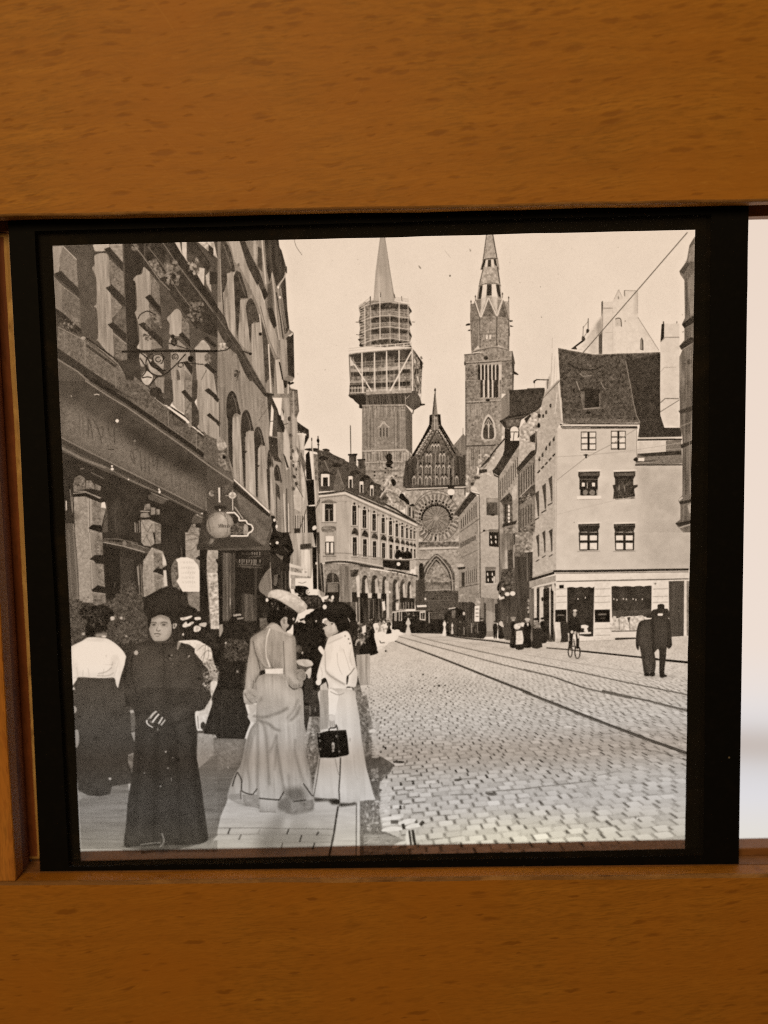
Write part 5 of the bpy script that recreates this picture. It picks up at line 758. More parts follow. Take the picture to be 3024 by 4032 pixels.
    e(146, 195, 1448, 138, 136, n=5, m='s', sh=(70, 12)); e(172, 235, 1395, 60, 66, a=.75, b=10); e(112, 110, 1530, 70, 50, a=.4, b=12); p(206, 205, 1335, 235, 1335, 235, 1400, 205, 1400, a=.7, b=3); arc(104, 7, 195, 1448, 137, 135, 60, 300); c(98, 7, 130, 1345, 80, 1400, 100, 1520); c(96, 7, 235, 1330, 250, 1370); c(112, 5, 190, 1320, 270, 1400, 260, 1540, 220, 1575); l(110, 4, 270, 1320, 272, 1560)
    s(86, 335, 1440, 400, 1415, 440, 1430, 430, 1530, 340, 1540, 290, 1500, n=18, m='s'); s(150, 440, 1440, 475, 1460, 470, 1530, 430, 1540, n=8)
    for x, h in ((180, 28), (197, 34), (212, 34), (226, 22), (242, 24), (262, 20), (280, 26), (300, 22), (318, 26)): c(78, 8, x, 1470 - h, x + 7, 1458, x + 3, 1474)
    l(214, 13, 260, 1325, 340, 1322, 385, 1370, 385, 1402, 455, 1402, 470, 1435, 510, 1445, 528, 1480, 515, 1510, 480, 1528, 470, 1556, 300, 1556); 
    s(110, 100, 1580, 130, 1600, 140, 1659, 90, 1659, n=14); s(44, 690, 1370, 740, 1360, 760, 1440, 760, 1500, 850, 1540, 890, 1590, 840, 1659, 690, 1659, 720, 1500, n=8); e(206, 740, 1398, 13, 16); e(210, 762, 1462, 11, 18); e(212, 768, 1625, 15, 15); e(180, 698, 1635, 6, 9); l(150, 5, 500, 0, 500, 0)
    p(98, 330, 1000, 700, 1340, 720, 1420, 640, 1659, 500, 1560, 530, 1460, 470, 1380, 400, 1330, n=6, m='m'); p(60, 330, 1010, 700, 1340, 690, 1370, 330, 1080, n=4); l(122, 9, 0, 790, 330, 1010)
    p(66, -40, 1640, 100, 1640, 160, 1580, 300, 1570, 470, 1570, 640, 1659, -40, 1700, a=.85)
    l(214, 13, 260, 1325, 340, 1322, 385, 1370, 385, 1402, 455, 1402, 470, 1435, 510, 1445, 528, 1480, 515, 1510, 480, 1528, 470, 1556, 300, 1556)
def paint_centre_detail():
    """second pass over the middle of the picture: corner block windows, gable tracery, street lamp"""
    T('R')
    # rounded corner and receding front: plain wall first, then storeys
    p(158, 95, 545, 235, 548, 300, 575, 560, 690, 545, 900, 400, 905, 240, 870, 95, 870, n=7, m='v'); p(168, 175, 560, 240, 562, 240, 865, 175, 860, n=5, m='v', a=.8)
    l(66, 8, 88, 543, 215, 527, 300, 565, 430, 620, 565, 684); l(196, 7, 90, 553, 215, 538, 300, 577, 430, 632, 560, 694); l(112, 4, 90, 562, 215, 548, 300, 588, 560, 702); l(150, 5, 100, 575, 170, 578, 240, 575, a=.7)
    def win(x, y, w, h, v=50, head=True):
        p(196, x - w * .9, y - 4, x + w * .9, y - 4, x + w * .9, y + h + 3, x - w * .9, y + h + 3, a=.8); p(v, x - w * .55, y, x + w * .55, y, x + w * .55, y + h, x - w * .55, y + h)
        l(168, max(2, w * .14), x, y + h * .3, x, y + h, a=.8); l(160, 2.5, x - w * .5, y + h * .3, x + w * .5, y + h * .3, a=.8); l(86, 3, x - w, y + h + 6, x + w, y + h + 7, a=.8)
        if head: s(110, x - w, y - 5, x - w * .6, y - 16, x, y - 22, x + w * .6, y - 15, x + w, y - 3, n=14, m='s', a=.8)
    win(138, 590, 36, 82); s(120, 100, 705, 120, 695, 160, 695, 172, 708, 160, 722, 112, 724, n=16, m='s'); p(206, 122, 742, 160, 742, 160, 768, 122, 768); p(50, 120, 770, 162, 770, 162, 830, 120, 830); p(204, 124, 773, 138, 773, 138, 826, 124, 826); p(204, 145, 773, 158, 773, 158, 826, 145, 826); l(110, 4, 108, 838, 172, 838)
    xs = (258, 306, 352, 395, 430, 460, 486, 508, 527, 543); 
    for i, x in enumerate(xs):
        w = 17 - i * 1.15; y0 = 598 + (x - 258) * .42; y1 = 748 + (x - 258) * .2
        win(x, y0, w, 92 - i * 6, head=False); e(48, x + w * 1.4, y0 + 4, 5.5 - i * .3, 7 - i * .3); e(52, x, y0 - 10, 5 - i * .25, 6 - i * .2)
        win(x + 2, y1, w, 88 - i * 5, head=False); s(58, x - w * .8, y1 - 18, x, y1 - 46 + i * 2, x + w, y1 - 30 + i, x + w * 1.1, y1 - 10, x, y1 - 14, n=14, m='s', a=.9)
        l(204, max(2.2, 5 - i * .3), x + w * 1.5, y0 - 8, x + w * 1.5 + 1, y1 + 86 - i * 5, a=.8)
    c(70, 9, 118, 870, 170, 864, 240, 868, 330, 885, 400, 897); c(196, 4, 118, 861, 240, 858, 400, 887, a=.7); c(104, 3, 110, 822, 240, 826, 400, 850, a=.8)
    # mansard and its dormers
    p(78, 82, 340, 130, 335, 170, 365, 240, 395, 330, 460, 420, 560, 400, 600, 300, 555, 215, 522, 90, 530, n=8, m='s'); s(98, 160, 525, 170, 460, 180, 425, 195, 470, 215, 520, n=6); l(120, 4, 100, 345, 140, 440); l(126, 3, 180, 425, 205, 500)
    for x, y, w, h in ((120, 447, 20, 58), (240, 457, 10, 56), (292, 482, 9, 54), (341, 500, 8, 52)):
        p(206, x - w, y, x + w, y, x + w, y + h, x - w, y + h); p(52, x - w * .55, y + 16, x + w * .6, y + 16, x + w * .6, y + h, x - w * .55, y + h); s(56, x - w * 1.5, y + 2, x, y - 14, x + w * 1.8, y - 2, x + w * 2.2, y + 6, x, y - 2, a=.9)
    for x, y, w in ((110, 372, 40), (175, 405, 44), (260, 440, 44), (310, 465, 36)): s(54, x - w * .5, y, x, y - 12, x + w * .6, y - 2, x + w * .4, y + 9, x - w * .3, y + 8, n=8)
    p(76, 234, 358, 266, 355, 268, 400, 236, 405, n=10); l(42, 7, 228, 356, 272, 354); p(82, 276, 382, 308, 380, 308, 420, 278, 425, n=10); l(44, 6, 272, 380, 312, 378); l(84, 3, 239, 215, 241, 350)
    flecks(40, 150, 400, 380, 540, 60, 128, 8, .5, a=.6); flecks(60, 385, 450, 470, 600, 60, 206, 8, .7, a=.8)
    s(44, 413, 358, 425, 350, 438, 360, 434, 378, 442, 392, 430, 402, 432, 412, 414, 406, 420, 390); c(190, 5, 400, 500, 420, 470, 440, 455, 450, 490); c(186, 5, 380, 560, 410, 520, 440, 530); s(48, 432, 478, 445, 470, 456, 490, 444, 505)
    # gable: open raking tracery against the sky, lancet rows in stone
    p(92, 620, 225, 660, 225, 785, 375, 785, 500, 505, 512, 500, 420, 540, 360, n=12, m='s'); p(70, 740, 360, 785, 368, 785, 500, 735, 500, n=8, m='v'); p(72, 500, 420, 545, 362, 560, 380, 530, 505, 498, 512, n=8, m='v')
    for x0, y0, x1, y1, sgn in ((618, 236, 545, 352, 1), (664, 232, 724, 318, -1)):
        nn = 8 if sgn > 0 else 6
        for i in range(nn):
            ax, ay = x0 + (x1 - x0) * i / nn, y0 + (y1 - y0) * i / nn; bx, by = x0 + (x1 - x0) * (i + .8) / nn, y0 + (y1 - y0) * (i + .8) / nn
            p(204, ax, ay, ax + sgn * 13, ay + 6, (ax + bx) / 2, (ay + by) / 2); p(200, bx, by, bx + sgn * 12, by + 3, (ax + bx) / 2 + sgn * 8, (ay + by) / 2 + 2); p(198, ax + sgn * 15, ay + 10, bx + sgn * 14, by + 6, (ax + bx) / 2 + sgn * 19, (ay + by) / 2 + 10)
    l(40, 6, 622, 218, 580, 290, 538, 362); l(40, 6, 660, 218, 700, 285, 738, 352); l(52, 4, 648, 240, 600, 330, 575, 372); l(52, 4, 655, 240, 700, 320, 728, 372)
    for i in range(7): e(42, 612 - i * 12, 236 + i * 20, 4.5); e(42, 668 + i * 11, 232 + i * 19, 4.5)
    p(120, 634, 175, 652, 175, 662, 235, 622, 235, n=10, m='s'); p(50, 618, 170, 626, 168, 624, 215, 614, 220); p(50, 657, 166, 666, 168, 670, 215, 660, 212); l(170, 4, 640, 170, 640, 240); l(160, 3, 650, 175, 652, 235); p(104, 640, 70, 644, 70, 654, 165, 632, 165, gx=40); l(60, 3, 640, 75, 632, 165); e(48, 642, 47, 4, 5); l(60, 3, 642, 40, 642, 80)
    for y, xs2 in ((300, (630, 644, 658)), (345, (604, 620, 668, 684)), (400, (574, 602, 618, 648, 662, 682, 710)), (452, (542, 570, 600, 616, 650, 676, 692, 745))):
        for x in xs2:
            p(184, x - 8, y + 46, x - 8, y + 14, x, y, x + 8, y + 14, x + 8, y + 46, a=.75); p(40, x - 5, y + 46, x - 5, y + 20, x, y + 12, x + 5, y + 20, x + 5, y + 46); l(188, 2.4, x, y + 18, x, y + 46, a=.9); e(44, x, y - 2, 4.5, 5)
    for x in range(560, 740, 21): l(178, 3, x, 330 + abs(x - 645) * .5, x, 500, a=.55); l(62, 3, x + 8, 340 + abs(x - 645) * .5, x + 8, 500, a=.5)
    l(66, 5, 500, 512, 785, 500); l(190, 4, 505, 520, 790, 508); l(70, 3, 505, 526, 790, 514)
    # verticals on the shafts
    for x in range(305, 490, 13): l(RNG.choice([92, 168, 176]), 3, x, 120, x + 2, 180, a=.6)
    for x in (318, 350, 448, 470): l(86, 4, x, 150, x + 1, 325, a=.5); l(172, 3, x + 5, 150, x + 6, 325, a=.4)
    for x in range(300, 530, 11): l(RNG.choice([84, 174, 180]), 3.5, x, 340, x + 1, 385, a=.65)
    for y in (400, 440, 470): l(96, 4, 300, y, 500, y - 6, a=.45)
    for x in range(798, 860, 12): l(RNG.choice([90, 174]), 3, x, 115, x + 1, 170, a=.6); l(RNG.choice([88, 176]), 3, x, 330, x + 1, 420, a=.6)
    # lamp hung on its wire before the rose
    l(60, 3, 570, 745, 640, 700, a=.8); p(54, 700, 500, 736, 500, 732, 516, 704, 516); l(52, 6, 716, 420, 717, 505); e(216, 718, 533, 17, 15); p(40, 710, 548, 727, 548, 721, 566, 715, 566)
    # balcony with its shrubs
    T('M'); s(40, 290, 240, 305, 190, 340, 165, 365, 195, 420, 175, 455, 205, 455, 250, 370, 255, n=8, m='s'); p(46, 170, 262, 440, 268, 438, 372, 330, 365, 172, 335, n=6); l(96, 6, 290, 168, 292, 255); e(212, 328, 308, 19, 19); e(200, 348, 250, 16, 10); l(120, 5, 172, 268, 438, 274)
    T('R')
    # darker ring of the rose
    for i in range(22):
        t_ = math.pi * (1 + (i + .5) / 22); e(38, 648 + 70 * math.cos(t_), 668 + 72 * math.sin(t_), 4.6)
    for i in range(40):
        t_ = 2 * math.pi * i / 40; l(194 if i % 2 else 70, 2.6, 648 + 76 * math.cos(t_), 668 + 78 * math.sin(t_), 648 + 98 * math.cos(t_ + .05), 668 + 101 * math.sin(t_ + .05), a=.7)
def paint_ground():
    T('M')
    # white corner house, ground floor, and its pavement (O)
    T('O')
    p(190, 325, -10, 1700, -10, 1700, 370, 310, 370, 325, 200, n=3, m='c', gx=-10); p(168, 1100, -10, 1700, -10, 1700, 360, 1250, 340, n=4, m='c', b=10, a=.8)
    p(165, 95, -10, 330, -10, 330, 370, 90, 450, n=6, m='s', gx=6)
    for x0 in (555, 915):
        p(58, x0, -10, x0 + 200, -10, x0 + 196, 168, x0 + 8, 172)
        for dx in (15, 112):
            for y in (0, 95): p(206, x0 + dx, y + 20 * (y == 0), x0 + dx + 72, y + 20 * (y == 0), x0 + dx + 72, y + 66 + 4 * (y == 0), x0 + dx, y + 66 + 4 * (y == 0), n=6, m='s')
        l(150, 9, x0 - 15, 182, x0 + 215, 178)
    for x, y in ((145, 30), (208, -10), (278, -20)): p(76, x - 20, y, x + 12, y - 20, x + 14, y + 190, x + 2, y + 210, x - 5, y + 80); l(70, 9, x - 22, y + 255, x + 14, y + 232)
    l(60, 22, 300, 380, 700, 378, 1659, 362); l(150, 10, 90, 440, 300, 372); p(208, 315, 395, 1700, 380, 1700, 460, 330, 478, n=3, gx=-14); l(84, 9, 320, 402, 1659, 386, a=.7); l(96, 14, 330, 486, 900, 474, 1659, 458); l(60, 26, 60, 470, 310, 395); p(150, 60, 480, 325, 420, 325, 490, 60, 545, n=6); p(190, 80, 545, 150, 520, 325, 480, 325, 520, 160, 545, 85, 575)
    p(100, 60, 560, 325, 500, 320, 1090, 60, 1090, n=10, m='v')
    for x, w in ((120, 14), (180, 26), (262, 16), (312, 12)): p(184, x - w, 545, x + w, 530, x + w, 1060, x - w, 900, n=8, m='s')
    for x, w in ((148, 12), (230, 30), (288, 14)): p(56, x - w, 560, x + w, 545, x + w, 1080, x - w, 1060, n=6)
    e(190, 300, 540, 14, 40); e(50, 190, 660, 10, 22)
    p(203, 325, 488, 1700, 462, 1700, 1075, 330, 1090, n=4, m='s')
    p(60, 440, 540, 712, 530, 700, 1050, 440, 1000, n=5); p(208, 438, 490, 715, 488, 712, 535, 690, 548, 660, 536, 620, 546, 580, 535, 530, 546, 480, 536, 440, 545); p(64, 885, 530, 1288, 525, 1285, 840, 1060, 830, 890, 860, n=5); p(208, 878, 490, 1300, 480, 1298, 525, 1260, 520, 1210, 534, 1160, 524, 1100, 536, 1040, 526, 980, 536, 920, 526, 880, 534)
    for x in (548, 622, 908, 940, 1003, 1035, 1102, 1130, 1195): e(186, x, 660 + RNG.normal(0, 6), 6, 10)
    p(88, 890, 780, 1285, 760, 1285, 830, 1060, 825, 900, 850, n=5, a=.6); s(180, 890, 850, 930, 835, 935, 900, 960, 850, 1000, 835, 1050, 880, 1080, 835, 1130, 830, 1210, 835, 1210, 975, 890, 985, n=16, m='s'); l(120, 7, 1060, 840, 1070, 970); l(120, 7, 960, 850, 965, 970); p(70, 1040, 845, 1075, 840, 1060, 900); p(200, 880, 990, 1150, 985, 1150, 1050, 880, 1060); p(56, 920, 1050, 1150, 1045, 1150, 1075, 922, 1078); l(84, 8, 885, 985, 1150, 978)
    for x0, x1 in ((330, 438), (715, 875), (1300, 1455)):
        for y in (560, 635, 695, 768, 960, 1025): l(140, 7, x0, y, x1, y - 5, a=.75)
    p(34, 360, 520, 405, 518, 405, 550, 362, 552); p(44, 320, 770, 432, 768, 432, 895, 320, 890, n=4); p(42, 715, 768, 868, 766, 868, 890, 718, 892, n=3); l(110, 14, 750, 815, 835, 812); l(96, 7, 770, 852, 815, 850); l(104, 12, 340, 820, 410, 822)
    p(78, 1460, 480, 1615, 475, 1610, 1040, 1465, 1040, n=4, m='v'); p(190, 1615, 478, 1650, 478, 1645, 970, 1612, 980, n=4); p(120, 1640, 478, 1700, 478, 1700, 1040, 1640, 1040, n=5); e(120, 1325, 505, 10, 10)
    s(208, 578, 925, 620, 918, 655, 935, 640, 955, 650, 990, 610, 985, 610, 955, 580, 950); p(206, 565, 995, 680, 990, 680, 1008, 560, 1012); p(210, 565, 1040, 700, 1035, 705, 1075, 560, 1080); l(60, 9, 560, 1022, 700, 1018); l(100, 9, 325, 1092, 700, 1084, 1130, 1062, a=.7)
    s(60, 370, 900, 400, 885, 440, 900, 445, 1100, 370, 1125, 380, 1040); p(186, 330, 905, 370, 905, 375, 1080, 330, 1085, n=8)
    # pavement and road
    p(186, 60, 1100, 330, 1095, 570, 1088, 1130, 1060, 1700, 1025, 1700, 1300, 560, 1185, 300, 1150, 60, 1130, n=4, m='s')
    T('M')
    p(188, 60, 1230, 330, 1030, 440, 1000, 800, 1000, 1060, 1050, 1450, 1105, 1640, 1130, 1960, 1160, 3300, 1320, 3300, 3300, -40, 3300, -60, 1240, n=3, m='m'); p(168, -60, 1580, 600, 1480, 1300, 1440, 3300, 1500, 3300, 3300, -60, 3300, n=6, m='s', b=12); p(176, 300, 1060, 440, 1005, 800, 1008, 1060, 1055, 1640, 1130, 2200, 1210, 2200, 1280, 1200, 1150, 600, 1080, n=7, m='h', b=6)
    p(180, 1100, 1050, 1450, 1075, 1440, 1105, 1100, 1060, n=5, m='h')
    # cobbles: rows across the street, joints run to the vanishing point
    cur[:] = [0, 0, 1]
    VX, VY = 1545., 2432.
    Y = 2520.; row = 0
    while Y < 3420:
        d = (Y - VY) / 860.
        dy = max(24 * d ** 1.3, 2.2); wx = max(64 * d, 6)
        x = VX + wx * (math.ceil((1440 - VX) / wx) + .5 * (row % 2) + .12 * math.sin(row * 1.7))
        near = min(max((d - .12) / .75, 0), 1)
        while x < 2760:
            yy = Y - .105 * (x - 1550) * d
            jit = wx * RNG.normal(0, .09); xx = x + jit
            yj = yy + RNG.normal(0, dy * .12)
            k = (xx - VX) / max(yj - VY, 20); k = max(min(k, 2.2), -.6)
            if d > .17 and not (xx < 1590 and yj > 2860 and xx < 1462 + (yj - 2980) * .12):    # the worn top of each sett
                w_, h_ = wx * RNG.uniform(.80, .9), dy * RNG.uniform(.66, .82)
                v0 = 190 + RNG.normal(0, 7); kk = k * h_
                x0_, y0_ = xx + wx * .06, yj
                sl = -.105 * w_ * d
                q = ((0, -.3), (.08, -.5), (.5, -.54), (.92, -.5), (1, -.3), (1, .3), (.92, .5), (.5, .54), (.08, .5), (0, .3))
                pts = [(x0_ + u * w_ + kk * w2, y0_ + w2 * h_ + sl * u) for u, w2 in q]
                p(v0, *[c_ for pt in pts for c_ in pt], a=min(.9, .4 + d), gy=-9 if d > .4 else 0)
            if yj > 2500 and RNG.uniform() < .93:
                ln = dy * RNG.uniform(.55, 1.0) * (1 if d > .3 else .9); wd = (2.0 + 9.5 * d) * RNG.uniform(.45, 1.15)
                st = RNG.uniform(.4, 1) * (.42 + .56 * min(1, max(0, (d - .16) / .25)))
                if RNG.uniform() < .12: st *= .3
                v = 70 + 40 * (1 - st)
                q = np.array([[-.5, -.5], [.45, -.5], [.6, .5], [-.4, .5]]) * RNG.uniform(.7, 1.2, (4, 2))
                pts = np.c_[xx + q[:, 0] * wd + k * q[:, 1] * ln, yj + q[:, 1] * ln]
                if not (xx < 1560 and yj > 2980 and xx < 1462 + (yj - 2980) * .16):
                    p(v, *pts.ravel(), a=st, b=1 if d > .8 else 0)
                left = max(0, 1 - abs(xx - 1590) / 300) * near ** 2
                if RNG.uniform() < .05 + .7 * left:                            # bed joints, strong near the gutter
                    l(104, 1.6 + 3.2 * d * (.4 + left), xx, yj + dy * .5, xx + wx * RNG.uniform(.5, 1), yj + dy * .5 - .1 * wx * RNG.uniform(.5, 1), a=.25 + .5 * left)
            x += wx
        Y += dy; row += 1
    T('N')
    for a_ in ((850, 1045, 1000, 1040, 1080, 1040), (890, 890, 980, 885, 1110, 875), (1200, 1015, 1659, 980), (300, 745, 420, 720)): c(104, 9, *a_, a=.7)
    s(100, 1200, 1020, 1300, 1025, 1290, 1050, 1230, 1048); s(92, 890, 890, 960, 880, 940, 905, 900, 905); c(150, 8, 1500, 115, 1560, 95, 1659, 85, a=.7); c(140, 7, 640, 280, 700, 285, 730, 265, a=.7)
    T('P'); c(112, 9, 0, 985, 200, 960, 420, 935, 600, 915, 740, 895, a=.7); c(124, 8, 740, 850, 900, 820, a=.7); c(130, 10, 720, 440, 830, 430, 950, 430, a=.6); c(134, 9, 1100, 580, 1300, 600, 1500, 640, 1620, 620, a=.6); c(140, 8, 1240, 850, 1400, 855, a=.6); c(130, 8, 150, 180, 240, 150, a=.6); c(120, 8, 280, 220, 350, 200, a=.6)
    flecks(60, 0, 100, 600, 400, 110, 150, 9, .6, a=.5)
    # dung on the road
    T('M')
    for x, y, r_ in ((573, 1418, 10), (648, 1583, 11), (735, 1530, 14), (795, 1528, 9), (858, 1575, 9), (565, 1555, 9), (457, 1435, 7), (705, 1450, 8), (545, 1380, 5), (820, 1590, 8), (690, 1535, 8), (590, 1530, 7), (540, 1480, 6), (850, 1515, 6)): e(64, x, y, r_, r_ * .8, a=.9)
    flecks(50, 440, 1400, 1000, 1610, 90, 150, 9, .6, a=.6); flecks(50, 1000, 1480, 1500, 1600, 120, 160, 9, .5, a=.5)
    # tram rails
    l(150, 22, 290, 1075, 700, 1230, 1659, 1605, a=.35); c(78, 8, 290, 1080, 420, 1130, 600, 1195, 900, 1310, 1250, 1450, 1659, 1610, w1=24)
    c(112, 6, 330, 1035, 600, 1110, 900, 1190, 1300, 1300, 1659, 1390, w1=14); c(118, 5, 420, 1010, 700, 1085, 1100, 1175, 1659, 1296, w1=12); c(140, 5, 560, 1060, 800, 1075, 1200, 1130, 1659, 1200, a=.6)
    T('P'); l(76, 26, -5, 5, 400, 165, 800, 320, 1200, 470, 1660, 632, w1=30); l(150, 5, 0, 14, 400, 172, 800, 325, 1200, 472, 1660, 630, a=.7); l(160, 14, 0, 40, 800, 350, 1200, 510, 1650, 680, a=.4)
    T('O'); l(104, 15, 0, 1366, 300, 1440, 600, 1550, 1000, 1640, 1090, 1659); l(80, 10, 330, 1450, 600, 1550); l(100, 12, 0, 1282, 300, 1340, 640, 1410, 1000, 1490, 1300, 1550, 1660, 1625); l(140, 7, 0, 1215, 250, 1255, 700, 1330, 1050, 1385, 1400, 1440, a=.6)
    T('P'); l(98, 18, 790, -5, 1000, 45, 1300, 110, 1660, 200); l(112, 12, 1300, 120, 1660, 212, a=.7); l(108, 12, 1480, 0, 1660, 45)
    flecks(200, 300, 20, 1640, 560, 90, 150, 10, .6, a=.6, inside=lambda x, y: y < x * .37 - 20, tilt=.5)
    # kerb of the far pavement
    T('O'); l(50, 16, 575, 1182, 800, 1205, 1180, 1245); l(46, 22, 1180, 1245, 1430, 1275, 1660, 1297); l(56, 10, 230, 1150, 460, 1168, 575, 1182); l(206, 7, 575, 1196, 1180, 1260, a=.5)
    T('M'); c(54, 10, 790, 1020, 900, 1040, 1060, 1060, 1300, 1085, 1470, 1112, w1=14); l(70, 9, 800, 1015, 1000, 1040)
    # gutter and near pavement
    T('N')
    p(116, -60, 60, 10, 40, 45, 250, 75, 380, 55, 450, 80, 600, 120, 655, 200, 692, 280, 745, 240, 830, 190, 860, 140, 930, 130, 1200, 165, 1400, 380, 1500, 440, 1700, -60, 1700, n=9, m='s')
    s(98, -20, 660, 100, 640, 220, 700, 280, 750, 230, 810, 160, 850, 130, 920, 110, 1060, 60, 960, 0, 760, n=5); flecks(170, -20, 180, 130, 650, 90, 205, 18, .5, a=.7); flecks(140, -10, 1090, 130, 1400, 80, 205, 22, .6, a=.75); flecks(40, 60, 780, 120, 900, 120, 180, 16)
    for k in range(13): s(190, 150, 905 + k * 34, 200, 893 + k * 33, 240, 895 + k * 33, 235, 917 + k * 33, 155, 925 + k * 33, n=8, a=.85)
    for k in range(8): s(186, 60, 460 + k * 28, 110, 450 + k * 28, 135, 458 + k * 28, 120, 474 + k * 28, 70, 478 + k * 28, n=8, a=.8)
    s(196, 30, 400, 70, 380, 105, 395, 90, 415, 40, 420); s(200, 285, 725, 380, 715, 375, 742, 300, 750); s(70, 280, 705, 375, 705, 375, 725, 285, 722)
    p(150, -20, 1440, 200, 1440, 400, 1500, 420, 1659, -20, 1659, n=14, m='h', a=.8); flecks(90, -20, 1430, 420, 1640, 80, 196, 24, .4, a=.6, tilt=-.1); s(192, 260, 1570, 330, 1520, 410, 1505, 390, 1540, 300, 1580); s(200, 400, 1440, 430, 1395, 450, 1500, 450, 1580, 410, 1540); l(72, 22, 435, 1400, 455, 1550); l(62, 26, 470, 1395, 495, 1550); l(190, 8, 452, 1400, 468, 1540)
    for a_ in ((165, 1390, 260, 1360, 360, 1375, 355, 1400, 250, 1412, 170, 1412), (165, 1280, 260, 1258, 350, 1262, 340, 1285, 250, 1298, 170, 1300), (330, 1320, 420, 1285, 500, 1290, 480, 1320, 400, 1345, 340, 1350), (390, 1370, 460, 1335, 560, 1330, 550, 1360, 460, 1380, 400, 1385), (165, 1335, 230, 1318, 262, 1325, 240, 1345, 175, 1350)): s(208, *a_, n=4)
    l(70, 30, 370, 1335, 385, 1390); l(66, 22, 345, 1150, 350, 1190); l(76, 34, 545, 1350, 580, 1310); p(80, 250, 1300, 330, 1300, 320, 1335, 250, 1335, a=.8)
    T('L')
    p(172, -60, 480, 160, 440, 450, 480, 1200, 480, 1200, 1100, 1560, 1130, 1565, 1700, -1700, 1700, -1700, 900, n=4, m='h')
    p(106, -1600, 400, 460, 480, 440, 560, 420, 700, 300, 960, 260, 1120, 200, 1260, 160, 1440, 60, 1520, -200, 1580, -600, 1640, -600, 900, -1600, 900, n=5, m='h'); p(128, 20, 640, 150, 500, 440, 490, 400, 700, 350, 740, 200, 800, 60, 800, n=7, m='s', b=6); p(150, -30, 420, 160, 445, 40, 560, 30, 630, 80, 650, 20, 720, -40, 730, n=6, m='s')
    l(96, 26, -20, 930, 190, 920, a=.7); c(150, 10, 50, 1040, 100, 1010, 130, 990); l(150, 10, 0, 1050, 60, 1045); e(150, 160, 565, 20, 18, a=.5, b=3); l(206, 5, 272, 755, 275, 780)
    p(150, 850, 1130, 1120, 1200, 1160, 1350, 700, 1600, 560, 1600, 640, 1400, 800, 1250, a=.8, b=12); p(120, 560, 1420, 1250, 1380, 1300, 1480, 1200, 1580, 580, 1640, a=.75, b=14); p(112, 760, 1215, 920, 1230, 760, 1500, 640, 1640, 560, 1640, 660, 1400, a=.5, b=12); p(130, 1060, 1210, 1300, 1330, 1320, 1480, 1180, 1400, a=.5, b=12); s(196, 850, 1270, 900, 1270, 890, 1380, 830, 1390, a=.6, b=6); s(186, 1060, 1330, 1120, 1280, 1300, 1380, 1180, 1390, a=.6, b=8)
    l(104, 7, 170, 1378, 500, 1376, 940, 1384, 1330, 1390, a=.8); l(122, 6, 160, 1440, 600, 1440, 1320, 1450, a=.8); l(118, 7, 600, 1525, 1000, 1520, 1310, 1520, a=.8)
    for x, y, h, v in ((285, 1380, 60, 60), (585, 1390, 50, 130), (875, 1388, 55, 58), (1175, 1415, 36, 52), (395, 1445, 50, 90), (695, 1455, 50, 130), (1005, 1450, 68, 58), (815, 1525, 65, 84), (1135, 1525, 70, 58)): l(v, 13, x + 10, y, x - 12, y + h)
    l(64, 16, 1380, 1160, 1360, 1280, 1340, 1420, 1320, 1520, 1290, 1659, w1=20); l(84, 9, 1565, 1130, 1562, 1659); p(186, 1390, 1170, 1555, 1150, 1555, 1640, 1320, 1640, n=4, m='h', a=.6)
    s(56, 1140, 1080, 1260, 1085, 1370, 1090, 1390, 1130, 1320, 1140, 1280, 1105, 1150, 1110, b=2); s(54, 1390, 1130, 1500, 1130, 1555, 1115, 1555, 1140, 1460, 1155, 1400, 1160, b=2)
    p(150, 1020, 180, 1215, 180, 1205, 700, 1150, 1060, 1090, 900, 1040, 560, n=10, m='s');
    p(112, 1120, 240, 1200, 200, 1200, 700, 1160, 900, 1130, 1060, 1100, 900, 1060, 600, n=12, m='s'); flecks(40, 1040, 380, 1150, 800, 130, 205, 20, .8, a=.7); p(66, 1010, 0, 1200, 0, 1205, 250, 1090, 260, 1060, 420, 1040, 330, n=6)
    p(104, 1560, 90, 1659, 60, 1700, 700, 1640, 500, n=14, m='s'); flecks(60, 1570, 0, 1659, 640, 70, 190, 20, .5, a=.6)
    T('J')
    p(114, 300, 1000, 800, 900, 820, 1100, 760, 1590, 330, 1590, n=6, m='h', gy=14); p(126, 300, 990, 400, 975, 380, 1040, 310, 1100, n=8); l(118, 8, 300, 1310, 780, 1290, a=.5); l(118, 8, 300, 1480, 770, 1500, a=.4); flecks(16, 560, 1180, 700, 1480, 100, 170, 14, .5, a=.5)
    p(150, 1500, 430, 1659, 420, 1659, 640, 1560, 740, 1510, 780, n=6, m='s'); p(112, 1500, 780, 1700, 640, 1700, 1450, 1600, 1560, 1500, 1200, n=6, m='h', a=.85); p(128, 750, 1560, 1700, 1500, 1700, 1620, 750, 1620, n=5, a=.8)

def small_person(x, top, bot, w, body, head=60, face=150, skirt=True, hat=True):
    h = bot - top; hd = h * .13
    e(face, x, top + hd * .75, hd * .42, hd * .52)
    if hat: e(head, x, top + hd * .3, hd * .75, hd * .34)
    if skirt: s(body, x - w * .25, top + hd * 1.3, x + w * .25, top + hd * 1.3, x + w * .42, top + h * .35, x + w * .2, top + h * .5, x + w * .5, bot, x - w * .5, bot, x - w * .2, top + h * .5, x - w * .42, top + h * .35, n=6)
    else:
        s(body, x - w * .25, top + hd * 1.3, x + w * .25, top + hd * 1.3, x + w * .46, top + h * .35, x + w * .38, top + h * .6, x + w * .3, bot, x + w * .06, bot, x, top + h * .66, x - w * .06, bot, x - w * .3, bot, x - w * .38, top + h * .6, x - w * .46, top + h * .35, n=5)

